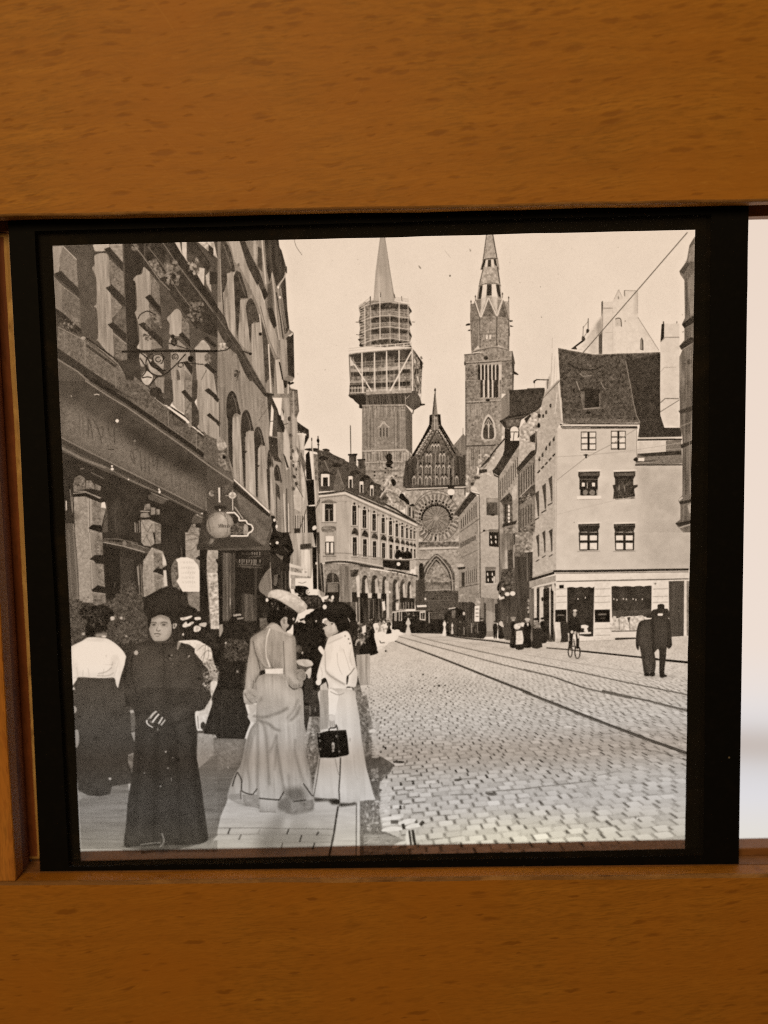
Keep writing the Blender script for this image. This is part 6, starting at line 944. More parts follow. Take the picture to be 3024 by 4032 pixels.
def paint_crowd():
    T('M')
    # tram car
    p(48, 270, 800, 300, 785, 600, 780, 800, 790, 905, 745, 1000, 780, 1000, 1010, 860, 1010, 380, 1000, 260, 960, n=6, m='s'); l(190, 9, 270, 793, 380, 780, 600, 776); p(210, 512, 722, 606, 718, 610, 738, 515, 742); p(190, 828, 752, 900, 742, 902, 752, 832, 762)
    for x in (292, 305, 335, 358): l(196, 8, x, 790, x, 880)
    p(186, 540, 785, 600, 780, 600, 875, 540, 868); p(56, 550, 800, 592, 796, 590, 862, 552, 860); l(170, 5, 570, 800, 570, 865); l(196, 8, 634, 790, 636, 900); p(70, 650, 800, 790, 800, 790, 860, 650, 860, n=10); flecks(16, 380, 800, 530, 860, 120, 190, 9); l(120, 5, 640, 795, 800, 795); p(110, 860, 770, 900, 765, 900, 860, 865, 850, n=14, a=.8); l(110, 6, 910, 1000, 520, 1000, a=.4)
    s(56, 820, 870, 900, 850, 990, 870, 1060, 920, 1140, 900, 1200, 880, 1200, 1040, 1080, 1050, 900, 1030, 800, 1010, n=9, m='v'); flecks(40, 820, 860, 1200, 1030, 60, 150, 12, 1.6, a=.5)
    p(205, 1093, 728, 1142, 725, 1140, 885, 1090, 885); 
    for y in (760, 800, 835): l(96, 9, 1102, y, 1132, y)
    s(150, 1120, 640, 1150, 690, 1140, 720, 1100, 720, 1105, 680, n=16, m='s'); l(150, 7, 1060, 900, 1062, 1000); l(140, 6, 1120, 900, 1122, 1000); e(180, 985, 805, 12, 18); l(150, 7, 985, 940, 987, 1020)
    small_person(425, 845, 1020, 58, 176, head=150, face=170, hat=False); p(180, 425, 840, 440, 870, 415, 870)
    small_person(790, 865, 1020, 40, 206, head=60); small_person(822, 880, 1010, 34, 50, head=50)
    small_person(868, 890, 1005, 24, 186, hat=False, face=120)
    small_person(1165, 850, 1050, 60, 50, skirt=False); small_person(1300, 880, 1050, 54, 48, skirt=False); small_person(1358, 870, 1050, 58, 46); s(176, 1335, 900, 1365, 880, 1385, 940, 1350, 930, n=10)
    small_person(1480, 838, 1135, 70, 52, head=130); small_person(1545, 900, 1155, 90, 56, head=170, hat=True); p(196, 1510, 980, 1570, 975, 1592, 1110, 1505, 1118, n=12, m='s'); e(190, 1520, 935, 34, 30, n=20, m='s'); e(186, 1575, 915, 26, 24, n=16, m='s'); small_person(1622, 850, 1135, 86, 52, head=170, skirt=False)
    s(206, 1615, 905, 1632, 905, 1628, 940)
    # pram and shoppers left of the road
    s(42, -60, 1210, -40, 980, 20, 900, 60, 940, 90, 1040, 122, 1200, n=5); p(210, -5, 920, 15, 900, 20, 990); small_person(140, 870, 1010, 46, 150, head=60); small_person(180, 860, 1000, 44, 200, head=52); small_person(232, 870, 1010, 54, 48); small_person(60, 850, 1000, 60, 50); flecks(40, 20, 850, 260, 980, 50, 200, 14, 1., a=.6)
    s(212, 85, 1040, 110, 1000, 160, 985, 200, 1010, 260, 1000, 300, 965, 340, 975, 335, 1010, 315, 1060, 270, 1085, 170, 1090, 130, 1075, n=5); p(208, 85, 1040, 125, 1030, 140, 1090, 125, 1190, 105, 1120, n=8); arc(190, 8, 150, 1165, 34, 30, 0, 360); e(196, 148, 1165, 24, 22, a=.6); arc(176, 5, 265, 1120, 55, 50, 330, 510, a=.7); e(56, 200, 1182, 8, 10); c(58, 7, 140, 1075, 150, 1100, 190, 1095)
    T('O')
    for x, top, bot, w, v in ((40, 855, 1135, 92, 48), (130, 850, 1140, 100, 62), (195, 845, 1090, 80, 50)): small_person(x, top, bot, w, v, head=170 if x == 40 else 48)
    s(120, 100, 900, 150, 890, 175, 960, 110, 970, n=22, m='s'); s(206, 35, 905, 52, 905, 46, 935); p(56, 90, 960, 175, 950, 190, 1145, 95, 1140)
    # the cyclist
    T('O')
    e(186, 518, 775, 20, 12); e(150, 515, 810, 18, 26, n=10); s(48, 450, 900, 470, 860, 515, 845, 560, 860, 578, 920, 570, 985, 520, 990, 460, 975, n=5); s(50, 465, 970, 500, 980, 495, 1060, 490, 1130, 455, 1130, 460, 1040); s(50, 520, 985, 560, 980, 560, 1060, 555, 1150, 530, 1150, 530, 1060); e(180, 488, 990, 14, 16); e(160, 520, 1000, 14, 18); l(150, 7, 445, 1000, 465, 1080); s(190, 548, 990, 562, 1030, 550, 1060, 540, 1020)
    arc(50, 10, 470, 1185, 20, 58, 0, 360); arc(48, 12, 543, 1195, 26, 62, 0, 360); l(50, 10, 470, 1130, 545, 1140); l(60, 8, 505, 1060, 520, 1160); l(140, 5, 500, 1080, 512, 1150); l(150, 5, 540, 1160, 556, 1180, a=.7); p(60, 455, 1110, 490, 1110, 488, 1160, 455, 1160)
    # two men walking away, seen from behind
    s(142, 1200, 1425, 1320, 1418, 1450, 1425, 1560, 1440, 1450, 1452, 1220, 1448, a=.8, b=3); s(150, 440, 1245, 560, 1240, 650, 1255, 500, 1268, a=.7, b=3)
    s(68, 1160, 900, 1210, 870, 1300, 850, 1310, 1000, 1310, 1150, 1330, 1300, 1310, 1420, 1270, 1425, 1285, 1310, 1260, 1420, 1215, 1415, 1190, 1260, 1165, 1130, 1155, 1175, 1130, 1130, 1135, 1000, n=2, m='s', sh=(26, 7)); s(54, 1215, 1410, 1265, 1405, 1265, 1432, 1220, 1432); s(54, 1275, 1400, 1320, 1400, 1315, 1432, 1275, 1432)
    s(64, 1290, 850, 1340, 835, 1440, 845, 1475, 900, 1490, 1080, 1490, 1130, 1460, 1160, 1440, 1150, 1430, 1260, 1415, 1400, 1440, 1425, 1430, 1440, 1370, 1435, 1365, 1250, 1355, 1160, 1300, 1180, n=2, m='s', sh=(26, 7))
    s(62, 1285, 800, 1300, 770, 1345, 755, 1348, 720, 1385, 708, 1415, 720, 1418, 755, 1450, 760, 1470, 820, 1440, 860, 1320, 860, n=2); p(218, 1348, 812, 1355, 805, 1395, 803, 1402, 812, 1395, 826, 1352, 828); p(205, 1222, 858, 1250, 845, 1290, 848, 1285, 860, 1225, 866); p(62, 1225, 830, 1290, 790, 1300, 850, 1240, 848); l(52, 14, 1370, 1430, 1440, 1436); c(84, 12, 1200, 900, 1190, 1000, 1200, 1120, a=.6, b=2); c(82, 14, 1380, 880, 1400, 1000, 1390, 1120, a=.5, b=3); c(50, 8, 1300, 880, 1305, 1000, 1310, 1150, a=.8); c(48, 7, 1440, 900, 1455, 1020, 1445, 1140, a=.7); c(80, 9, 1395, 1200, 1400, 1320, 1395, 1400, a=.5, b=2); c(80, 9, 1230, 1250, 1245, 1400, a=.5, b=2); c(50, 6, 1262, 1220, 1275, 1320, a=.6); p(190, 1352, 1180, 1362, 1170, 1366, 1260, 1352, 1260, a=.8)
def paint_people():
    # ---------------- woman in white blouse, back turned (I, J)
    T('I')
    s(44, 320, 780, 370, 720, 460, 730, 560, 720, 640, 770, 660, 830, 600, 900, 590, 960, 560, 1030, 460, 1040, 390, 1040, 370, 960, 390, 880, 330, 840, n=8, m='s'); flecks(90, 330, 720, 640, 860, 36, 84, 18, .6, a=.7); e(178, 645, 852, 22, 20, n=10); l(84, 6, 320, 828, 460, 822); e(40, 470, 950, 84, 84, n=4); flecks(20, 420, 860, 540, 940, 66, 84, 14); p(128, 470, 1010, 580, 990, 590, 1045, 470, 1045, n=8, b=2)
    s(212, 215, 1170, 240, 1130, 330, 1085, 390, 1050, 440, 1042, 540, 1050, 600, 1060, 680, 1110, 750, 1180, 785, 1250, 770, 1310, 740, 1400, 720, 1470, 700, 1550, 680, 1520, 660, 1450, 560, 1455, 440, 1450, 300, 1445, 285, 1500, 232, 1545, 215, 1400, n=2, m='c', sh=(44, 9))
    p(190, 640, 1300, 665, 1290, 655, 1450, 620, 1455, a=.5, b=4); c(150, 9, 500, 1410, 580, 1390, 640, 1345); s(176, 640, 1250, 690, 1220, 670, 1330, 655, 1440, 630, 1450, a=.6, b=5); s(178, 290, 1440, 300, 1340, 285, 1250, 260, 1330, 270, 1440, a=.6, b=5); s(188, 300, 1380, 450, 1400, 640, 1390, 640, 1450, 300, 1445, a=.6, b=6); c(166, 7, 400, 1350, 410, 1445, a=.6); c(164, 7, 350, 1370, 345, 1445, a=.6); c(164, 7, 560, 1360, 545, 1450, a=.6); c(160, 9, 690, 1220, 720, 1330, 705, 1430, a=.5, b=2); s(186, 380, 1055, 560, 1055, 540, 1085, 410, 1085, a=.6, b=2); c(158, 8, 490, 1430, 600, 1430, 655, 1400); c(170, 8, 650, 1290, 640, 1330); c(174, 7, 300, 1445, 290, 1380, 285, 1340, a=.7); c(176, 8, 660, 1440, 690, 1350, 700, 1300, a=.5); l(178, 6, 230, 1460, 290, 1440); e(190, 560, 1035, 24, 10); c(186, 7, 240, 1140, 250, 1300, 235, 1420, a=.6); e(140, 582, 1232, 4, 12, a=.6)
    p(72, 300, 1450, 660, 1455, 700, 1570, 720, 1580, 760, 1480, 860, 1480, 880, 1700, 225, 1700, 225, 1560, n=2, m='c'); s(170, 232, 1560, 260, 1545, 270, 1580, 240, 1595)
    T('J')
    p(72, 240, -10, 880, -10, 880, 420, 860, 560, 850, 850, 830, 930, 640, 960, 620, 1040, 520, 1060, 400, 1050, 300, 1000, 270, 600, 250, 200, n=2, m='c'); s(150, 245, 150, 280, 165, 285, 200, 250, 230); s(140, 258, 410, 300, 395, 310, 480, 300, 550, 270, 560); e(84, 350, 260, 90, 120, a=.35, b=14); p(104, 820, 190, 875, 190, 870, 400, 835, 400, a=.8); p(170, 820, 195, 875, 188, 872, 215, 825, 225, a=.8); p(150, 832, 420, 872, 410, 868, 520, a=.9); p(112, 800, 640, 860, 620, 850, 850, 800, 720, n=10); l(150, 8, 806, 650, 855, 625); e(86, 770, 760, 26, 40, a=.7)
    # ---------------- woman in black (I, J)
    T('I')
    s(66, 1000, 1080, 1120, 1090, 1230, 1090, 1310, 1090, 1400, 1110, 1470, 1170, 1540, 1270, 1590, 1400, 1640, 1540, 1650, 1640, 1630, 1740, 800, 1740, 780, 1720, 760, 1560, 760, 1400, 780, 1250, 830, 1150, 920, 1100, n=2, m='c', sh=(26, 16))
    e(80, 1230, 1260, 130, 100, a=.35, b=20, n=6); p(150, 1300, 1090, 1340, 1080, 1310, 1160, 1290, 1170, n=10, a=.8); s(176, 1410, 1230, 1430, 1190, 1460, 1175, 1440, 1210, 1400, 1250); e(176, 882, 1198, 22, 24, n=10); s(206, 1355, 1600, 1395, 1565, 1418, 1590, 1412, 1625, 1380, 1615)
    e(46, 1220, 1230, 18, 14); e(48, 1525, 1460, 18, 16); flecks(9, 1180, 1180, 1300, 1330, 100, 130, 9); flecks(10, 1400, 1560, 1600, 1659, 44, 52, 7)
    c(44, 11, 1450, 1190, 1510, 1330, 1540, 1480, 1500, 1659, a=.7, b=1); c(46, 11, 870, 1160, 830, 1320, 850, 1480, 900, 1659, a=.7, b=1); c(48, 7, 1150, 1110, 1165, 1380, 1150, 1659, a=.7); s(92, 880, 1150, 1000, 1110, 1020, 1160, 900, 1240, a=.45, b=8); s(88, 1500, 1330, 1560, 1360, 1610, 1560, 1570, 1640, 1530, 1480, a=.5, b=8); s(82, 950, 1300, 1080, 1260, 1100, 1500, 980, 1600, a=.4, b=14)
    s(56, 1020, 880, 1180, 800, 1300, 850, 1320, 960, 1280, 1080, 1100, 1110, 1010, 1050, 995, 960)
    s(152, 1010, 900, 1040, 850, 1120, 818, 1200, 840, 1235, 890, 1245, 950, 1230, 1020, 1190, 1070, 1120, 1092, 1070, 1082, 1035, 1040, 1012, 960, n=3, m='s', sh=(50, 6)); s(178, 1070, 840, 1130, 826, 1190, 848, 1180, 890, 1100, 880, 1060, 880, a=.6, b=4); s(176, 1120, 930, 1200, 920, 1215, 980, 1160, 1000, 1120, 980, a=.5, b=5); s(116, 1010, 900, 1045, 860, 1050, 960, 1060, 1060, 1030, 1030, a=.5, b=4); s(108, 1195, 1070, 1240, 1010, 1245, 940, 1215, 1000, a=.5, b=4)
    c(76, 12, 1028, 903, 1055, 893, 1090, 901, a=.75); c(74, 12, 1128, 903, 1160, 892, 1198, 899, a=.75); e(44, 1062, 919, 16, 8); e(44, 1160, 919, 17, 8); e(190, 1075, 1050, 26, 12, a=.35, b=3); s(104, 1040, 840, 1120, 820, 1210, 845, 1200, 865, 1120, 845, 1050, 868, a=.7, b=2); s(46, 1000, 870, 1035, 850, 1030, 900, 1014, 950, 1000, 930); s(46, 1225, 860, 1262, 880, 1262, 950, 1244, 1000, 1240, 920); s(110, 1030, 890, 1085, 888, 1090, 930, 1040, 935, a=.5, b=3); s(108, 1128, 890, 1200, 888, 1200, 928, 1135, 935, a=.5, b=3); c(112, 8, 1108, 900, 1102, 940, 1086, 968, 1100, 980); c(92, 9, 1086, 975, 1110, 982, 1128, 970); s(186, 1100, 900, 1118, 905, 1125, 960, 1108, 970, a=.6, b=2); c(80, 9, 1062, 1012, 1095, 1006, 1130, 1014); c(112, 8, 1075, 1030, 1100, 1036, 1122, 1028); e(140, 1095, 1055, 30, 10, a=.4, b=3); e(182, 1060, 980, 20, 30, a=.35, b=5)
    s(170, 1255, 905, 1280, 895, 1292, 920, 1270, 955, 1252, 950); e(96, 1268, 928, 10, 18); s(52, 1240, 860, 1290, 870, 1300, 900, 1250, 905, 1232, 900); p(64, 1050, 1085, 1200, 1080, 1250, 1050, 1260, 1100, 1090, 1115); l(84, 8, 1090, 1100, 1200, 1090, 1250, 1060)
    s(50, 960, 700, 990, 640, 1080, 580, 1160, 545, 1260, 540, 1340, 590, 1400, 660, 1410, 720, 1490, 760, 1470, 800, 1380, 830, 1300, 860, 1240, 850, 1130, 818, 1040, 850, 990, 840, 960, 780, n=3, m='s'); s(58, 990, 690, 1100, 600, 1250, 580, 1340, 640, 1280, 720, 1100, 760, a=.7, b=8); s(62, 1340, 600, 1390, 620, 1400, 730, 1350, 720, a=.7)
    T('J')
    s(64, 880, -10, 1640, -10, 1655, 60, 1600, 160, 1500, 225, 1480, 300, 1495, 500, 1490, 650, 1530, 900, 1570, 1200, 1600, 1420, 1600, 1500, 1480, 1545, 1200, 1550, 900, 1560, 765, 1555, 780, 1350, 800, 1100, 840, 850, 860, 600, 880, 300, n=2, m='c')
    p(74, 780, 1350, 900, 1330, 1200, 1420, 1500, 1380, 1590, 1500, 1200, 1550, 770, 1550, a=.5, b=14); s(62, 760, 1550, 1000, 1540, 1150, 1520, 1165, 1430, 1400, 1545, 1480, 1550, 1200, 1600, 800, 1580, a=.5)
    for a_ in ((1010, 420, 985, 800, 930, 1300, 900, 1500), (1150, 400, 1170, 750, 1190, 1200, 1180, 1480), (1340, 300, 1390, 700, 1450, 1150, 1480, 1450)): c(82, 30, *a_, a=.5, b=6)
    for a_ in ((930, 500, 900, 900, 850, 1400), (1090, 420, 1080, 900, 1060, 1500), (1270, 330, 1300, 800, 1340, 1500), (1430, 300, 1470, 800, 1540, 1450)): c(46, 14, *a_, a=.6, b=3)
    c(46, 12, 1480, 220, 1350, 300, 1200, 340, a=.6, b=2); s(84, 1200, 180, 1330, 150, 1440, 160, 1350, 250, 1220, 270, a=.5, b=8)
    p(66, 980, 250, 1090, 190, 1190, 280, 1120, 370, 1010, 370)
    c(176, 20, 1020, 275, 1055, 230, 1088, 205, w1=17); c(150, 9, 1000, 285, 1030, 262); c(196, 17, 1045, 318, 1075, 275, 1112, 232, w1=15); c(184, 17, 1108, 330, 1130, 295, 1148, 262, w1=14); c(176, 14, 1132, 345, 1160, 310, 1176, 288, w1=10)
    c(190, 17, 992, 292, 990, 318, 1012, 345, 1052, 368, w1=9); c(140, 10, 1022, 300, 1035, 322, a=.8); e(120, 1100, 385, 7, 14)
    c(140, 14, 1140, 1430, 1155, 1470, 1160, 1520, 1120, 1570, a=.7); c(140, 8, 920, 1545, 1040, 1530, 1130, 1525, a=.8); l(124, 8, 1236, 870, 1238, 905)
    for x, y, r_ in ((1180, 612, 9), (1203, 775, 7), (966, 825, 6), (1128, 958, 7), (620, 882, 13), (1250, 672, 5)): e(186, x, y, r_, a=.9)
    for x, y, r_ in ((965, 663, 10), (1305, 690, 18), (312, 258, 16), (478, 474, 13)): e(48, x, y, r_, b=2)
    # ---------------- woman behind with flowered hat and patterned dress (I / K)
    T('I')
    s(50, 1330, 880, 1420, 830, 1540, 850, 1600, 900, 1560, 1000, 1500, 1060, 1400, 1070, 1330, 1020, n=6, m='s')
    for a_ in ((1325, 850, 1380, 840, 1445, 825, 1430, 850, 1350, 875), (1350, 920, 1385, 885, 1400, 910, 1440, 885, 1465, 895, 1420, 930, 1360, 945), (1470, 845, 1525, 840, 1530, 865, 1480, 870), (1465, 940, 1500, 925, 1535, 950, 1510, 985, 1465, 985), (1530, 915, 1585, 900, 1580, 935, 1540, 935), (1345, 1010, 1360, 1000, 1362, 1025, 1348, 1025)): s(192, *a_, n=16, m='s')
    s(206, 1310, 1085, 1370, 1075, 1500, 1075, 1590, 1130, 1640, 1180, 1640, 1260, 1560, 1310, 1510, 1210, 1450, 1140, 1380, 1110, n=8, m='s'); s(66, 1380, 1110, 1450, 1140, 1510, 1220, 1560, 1320, 1500, 1300, 1400, 1200, n=2)
    for a_ in ((1540, 1240, 1560, 1180, 1600, 1140), (1560, 1290, 1600, 1220, 1640, 1200), (1500, 1180, 1580, 1220, 1630, 1250), (1540, 1150, 1600, 1180, 1640, 1210)): c(120, 5, *a_)
    flecks(90, 1560, 1290, 1660, 1659, 60, 205, 17, .6, a=.8)
    T('K'); p(196, -60, 1080, 40, 1110, 100, 1150, 115, 1230, 40, 1310, -10, 1260, -60, 1200, n=8, m='s'); 
    for a_ in ((-40, 1180, 40, 1120, 100, 1150), (0, 1250, 60, 1180, 110, 1190), (20, 1290, 40, 1200, 50, 1120), (70, 1270, 80, 1200, 70, 1130)): c(112, 5, *a_)
    p(150, 20, 1310, 120, 1240, 140, 1320, 180, 1400, 170, 1480, 140, 1540, 110, 1659, 110, 1480, 70, 1360, n=16, m='s'); flecks(140, 30, 1260, 185, 1600, 56, 205, 17, .6, a=.8); s(196, 100, 1500, 165, 1490, 150, 1560, 125, 1659, 110, 1659, n=10)
    T('L'); s(170, 100, 0, 125, 0, 120, 110, 85, 250, 50, 320, 0, 310, -40, 330, -20, 200, 40, 160, 90, 90, n=14, m='s'); s(206, -50, 220, 0, 215, 20, 310, 30, 380, -10, 390, n=6); e(70, 25, 350, 22, 40, n=10); p(66, -60, 0, 95, 0, 110, 60, 40, 180, -60, 220)
    T('J'); s(196, 1475, 220, 1530, 215, 1530, 320, 1535, 385, 1495, 390, n=6); s(186, 1520, 230, 1600, 170, 1645, 70, 1659, 100, 1620, 240, 1580, 330, 1530, 320, n=8); l(96, 7, 1500, 250, 1510, 380); e(72, 1555, 350, 26, 40, n=8)
    # ---------------- woman in dark dress, back turned (K, L)
    T('K')
    s(48, 280, 880, 320, 830, 400, 820, 440, 850, 430, 900, 480, 960, 520, 1040, 500, 1120, 470, 1180, 460, 1290, 440, 1420, 440, 1700, 120, 1700, 180, 1480, 200, 1320, 190, 1160, 190, 1050, 230, 970, n=4, m='s'); p(62, 240, 1100, 300, 1060, 430, 1060, 480, 1120, 460, 1280, 280, 1290, 230, 1220, n=12, m='s'); flecks(150, 230, 1060, 470, 1280, 60, 124, 13, .5, a=.6, tilt=.8); p(150, 325, 815, 400, 805, 410, 825, 330, 835, n=14); p(128, 360, 850, 430, 840, 430, 858, 370, 868); p(50, 130, 1000, 200, 1050, 190, 1360, 140, 1300, 110, 1150, n=6); s(190, 245, 1100, 258, 1085, 255, 1115); e(124, 368, 1388, 12, 14); p(168, 185, 920, 220, 910, 225, 980, 195, 1040, n=10, a=.8); l(150, 6, 188, 960, 190, 1040); s(170, -10, 905, 55, 895, 50, 930, -10, 930)
    T('L'); p(54, 140, -10, 445, -10, 450, 150, 500, 320, 460, 420, 440, 485, 160, 475, 150, 440, 30, 430, 60, 300, 110, 150, n=3, m='s'); l(74, 8, 130, 20, 125, 460, a=.5); l(70, 6, 210, 20, 215, 440, a=.5); e(96, 435, 380, 6, 8)
    # ---------------- man's black coat between them, other shoppers (K, L)
    T('K')
    s(42, 950, 900, 1040, 850, 1140, 880, 1230, 960, 1250, 1100, 1230, 1250, 1180, 1400, 1150, 1700, 1010, 1700, 1000, 1500, 960, 1250, 930, 1020, n=4, m='s'); p(74, 1040, 1480, 1130, 1440, 1130, 1700, 1040, 1700, n=5, a=.5); s(190, 985, 830, 1000, 880, 1040, 870, 1050, 905, 1010, 890, 975, 890, n=10); s(44, 1050, 830, 1150, 800, 1220, 850, 1200, 930, 1100, 930, n=6); e(96, 985, 1160, 30, 40, n=14, m='s', a=.7); e(160, 1020, 1200, 9, 14); s(58, 1080, 640, 1200, 640, 1230, 780, 1100, 800, 1060, 740, n=14, m='s')
    p(64, 1520, 930, 1590, 900, 1700, 900, 1700, 1100, 1540, 1100, n=14, m='s'); s(48, 1480, 900, 1560, 880, 1600, 960, 1580, 1040, 1520, 1000); p(150, 1560, 1070, 1650, 1060, 1640, 1130, 1550, 1130, n=10); s(60, 1570, 1100, 1600, 1085, 1610, 1160, 1560, 1160); s(42, 1600, 1160, 1659, 1060, 1700, 1060, 1700, 1220, 1620, 1215); p(150, 1560, 1220, 1700, 1210, 1700, 1520, 1600, 1530, 1570, 1400, n=12, m='v'); p(116, 1530, 1530, 1600, 1520, 1640, 1700, 1540, 1700, n=14, m='s'); flecks(30, 1580, 900, 1659, 1100, 60, 205, 15)
    p(196, 1620, 940, 1659, 920, 1659, 990, 1625, 1010)
    T('L'); p(62, 1090, -10, 1200, -10, 1210, 260, 1090, 255, n=6); l(150, 6, 1150, 170, 1152, 210); l(120, 7, 1095, 150, 1100, 240)
    # ---------------- woman with the light feathered hat, seen from behind (K, L)
    T('K')
    s(40, 680, 660, 760, 650, 880, 720, 970, 780, 970, 830, 940, 900, 920, 950, 860, 980, 820, 930, 800, 880, 740, 900, 690, 910, 665, 860, 690, 760, n=4, m='s')
    s(186, 672, 640, 690, 590, 740, 565, 830, 570, 930, 610, 1010, 660, 1060, 710, 1070, 740, 1050, 770, 985, 805, 940, 770, 860, 720, 780, 670, 710, 645, n=10, m='s', sh=(60, 7)); s(206, 690, 600, 760, 570, 850, 585, 930, 620, 880, 640, 780, 625, a=.5, b=5); s(150, 860, 690, 960, 700, 1050, 740, 1040, 770, 985, 800, 900, 750, a=.5, b=5); flecks(90, 690, 580, 1050, 770, 150, 206, 13, .6, a=.45); c(60, 7, 680, 655, 780, 680, 880, 735, 980, 805); s(196, 655, 655, 672, 650, 680, 680, 655, 685)
    s(206, 1050, 780, 1090, 760, 1140, 765, 1110, 790, 1070, 805); s(206, 985, 810, 1050, 785, 1055, 820, 1000, 830)
    s(150, 800, 880, 840, 840, 870, 850, 870, 900, 900, 940, 860, 980, 820, 950, n=7); e(118, 838, 880, 12, 30); s(44, 880, 850, 930, 820, 960, 850, 930, 930, 870, 990, 860, 960, 890, 920); e(150, 932, 860, 12, 16); s(214, 860, 990, 900, 960, 925, 915, 930, 960, 925, 1020, 890, 1010)
    s(146, 700, 900, 760, 905, 830, 960, 900, 1020, 940, 1030, 955, 1090, 960, 1250, 970, 1400, 990, 1470, 1030, 1490, 1010, 1550, 930, 1575, 880, 1530, 820, 1440, 820, 1370, 640, 1370, 610, 1420, 590, 1500, 570, 1600, 550, 1700, 435, 1700, 450, 1500, 470, 1300, 490, 1190, 500, 1060, 550, 1020, 640, 960, n=7, m='v', sh=(48, 10))
    l(206, 12, 695, 955, 665, 1040, 652, 1150, 662, 1250, 695, 1345); s(118, 540, 1090, 560, 1200, 600, 1330, 640, 1370, 600, 1370, 560, 1280, 530, 1180, a=.7, b=4); s(120, 680, 1200, 720, 1300, 800, 1350, 820, 1330, 760, 1290, 700, 1230, a=.6, b=4); s(174, 560, 1060, 640, 1000, 650, 1100, 620, 1200, 580, 1150, a=.6, b=6); s(118, 690, 1050, 800, 1060, 820, 1250, 780, 1250, 720, 1150, a=.4, b=8); s(168, 840, 1080, 930, 1060, 950, 1200, 950, 1350, 880, 1400, 840, 1250, a=.55, b=6); c(96, 8, 830, 1080, 835, 1200, 840, 1360, 825, 1440); c(92, 10, 525, 1080, 545, 1180, 580, 1290, 600, 1380); c(176, 8, 600, 1250, 640, 1320, 690, 1345); c(100, 7, 690, 1220, 700, 1300, 730, 1350); c(104, 6, 560, 1220, 600, 1300, 640, 1350)
    s(170, 680, 930, 760, 910, 830, 980, 920, 1010, 900, 1030, 800, 990, 700, 955, 660, 950, a=.8); l(112, 6, 530, 1025, 640, 965, 700, 940)
    p(206, 645, 1362, 826, 1356, 830, 1408, 648, 1418, n=4); l(160, 6, 645, 1418, 830, 1410); s(52, 590, 1390, 640, 1375, 645, 1420, 600, 1440); c(74, 12, 825, 1440, 870, 1510, 930, 1565, 1010, 1550); s(176, 860, 1430, 920, 1500, 1000, 1500, 1020, 1480, 960, 1470, 930, 1400, a=.7, b=4); s(140, 920, 1300, 960, 1290, 1000, 1440, 960, 1460, a=.5, b=4)
    s(172, 450, 1500, 490, 1300, 520, 1280, 530, 1450, 500, 1600, 470, 1640, a=.5, b=6); c(98, 9, 545, 1500, 570, 1440, 600, 1400); c(104, 8, 480, 1640, 520, 1560, 530, 1480)
    # gathers of the jacket, sleeves
    for a_ in ((560, 1130, 590, 1230, 645, 1335), (600, 1100, 625, 1220, 668, 1335), (720, 1080, 712, 1200, 712, 1335), (780, 1090, 772, 1200, 752, 1340), (808, 1200, 795, 1290, 775, 1345), (640, 1060, 640, 1150, 672, 1260)): c(104, 10, *a_, a=.6, b=2)
    for a_ in ((580, 1100, 605, 1220, 655, 1320), (690, 1130, 690, 1230, 700, 1320), (750, 1060, 745, 1180, 730, 1320), (545, 1060, 560, 1150, 590, 1250)): c(182, 8, *a_, a=.55, b=2)
    c(184, 16, 862, 1100, 858, 1250, 852, 1400, a=.55, b=4); c(92, 16, 945, 1080, 960, 1250, 968, 1420, a=.6, b=3); c(180, 18, 505, 1120, 484, 1300, 462, 1520, a=.5, b=4); c(98, 12, 555, 1420, 530, 1540, 500, 1640, a=.6, b=3); c(96, 10, 880, 1440, 930, 1520, 990, 1530, a=.6, b=2); s(116, 500, 1040, 560, 1015, 640, 965, 650, 990, 560, 1050, 510, 1090, a=.5, b=4)
    # muff and hand
    s(170, 960, 1290, 1000, 1265, 1090, 1270, 1130, 1310, 1100, 1340, 1020, 1345, n=7); s(90, 970, 1320, 1060, 1340, 1110, 1335, 1090, 1370, 1020, 1370); s(130, 960, 1370, 1040, 1375, 1060, 1440, 1030, 1480, 970, 1470, n=10, m='s'); s(178, 1050, 1400, 1070, 1370, 1110, 1350, 1105, 1440, 1080, 1455, 1070, 1420, n=6)
    # her skirt
    p(160, 600, 1430, 830, 1410, 890, 1540, 930, 1575, 1010, 1555, 1020, 1700, 560, 1700, 575, 1550, n=6, m='v'); l(112, 6, 740, 1430, 710, 1700, a=.6); l(120, 6, 640, 1450, 600, 1700, a=.5); l(184, 14, 860, 1560, 880, 1700, a=.4); l(120, 7, 890, 1580, 885, 1700, a=.6)
    T('L')
    s(164, 590, -150, 820, -150, 860, -60, 930, -5, 1018, -20, 1035, 200, 1040, 480, 1060, 640, 1110, 860, 1130, 1040, 1130, 1180, 930, 1225, 900, 1215, 760, 1210, 590, 1210, 580, 1185, 430, 1150, 280, 1080, 275, 1020, 330, 860, 400, 740, 450, 540, 500, 380, 550, 310, 560, 130, n=5, m='v', sh=(46, 13))
    s(150, 435, -10, 560, -10, 560, 100, 500, 140, 440, 110, n=7); s(176, 480, 150, 550, 140, 550, 200, 510, 250, 560, 300, 510, 310, 470, 260, 490, 210, n=5); c(96, 7, 440, 20, 470, 80, 520, 130); c(100, 8, 520, 40, 550, 60)
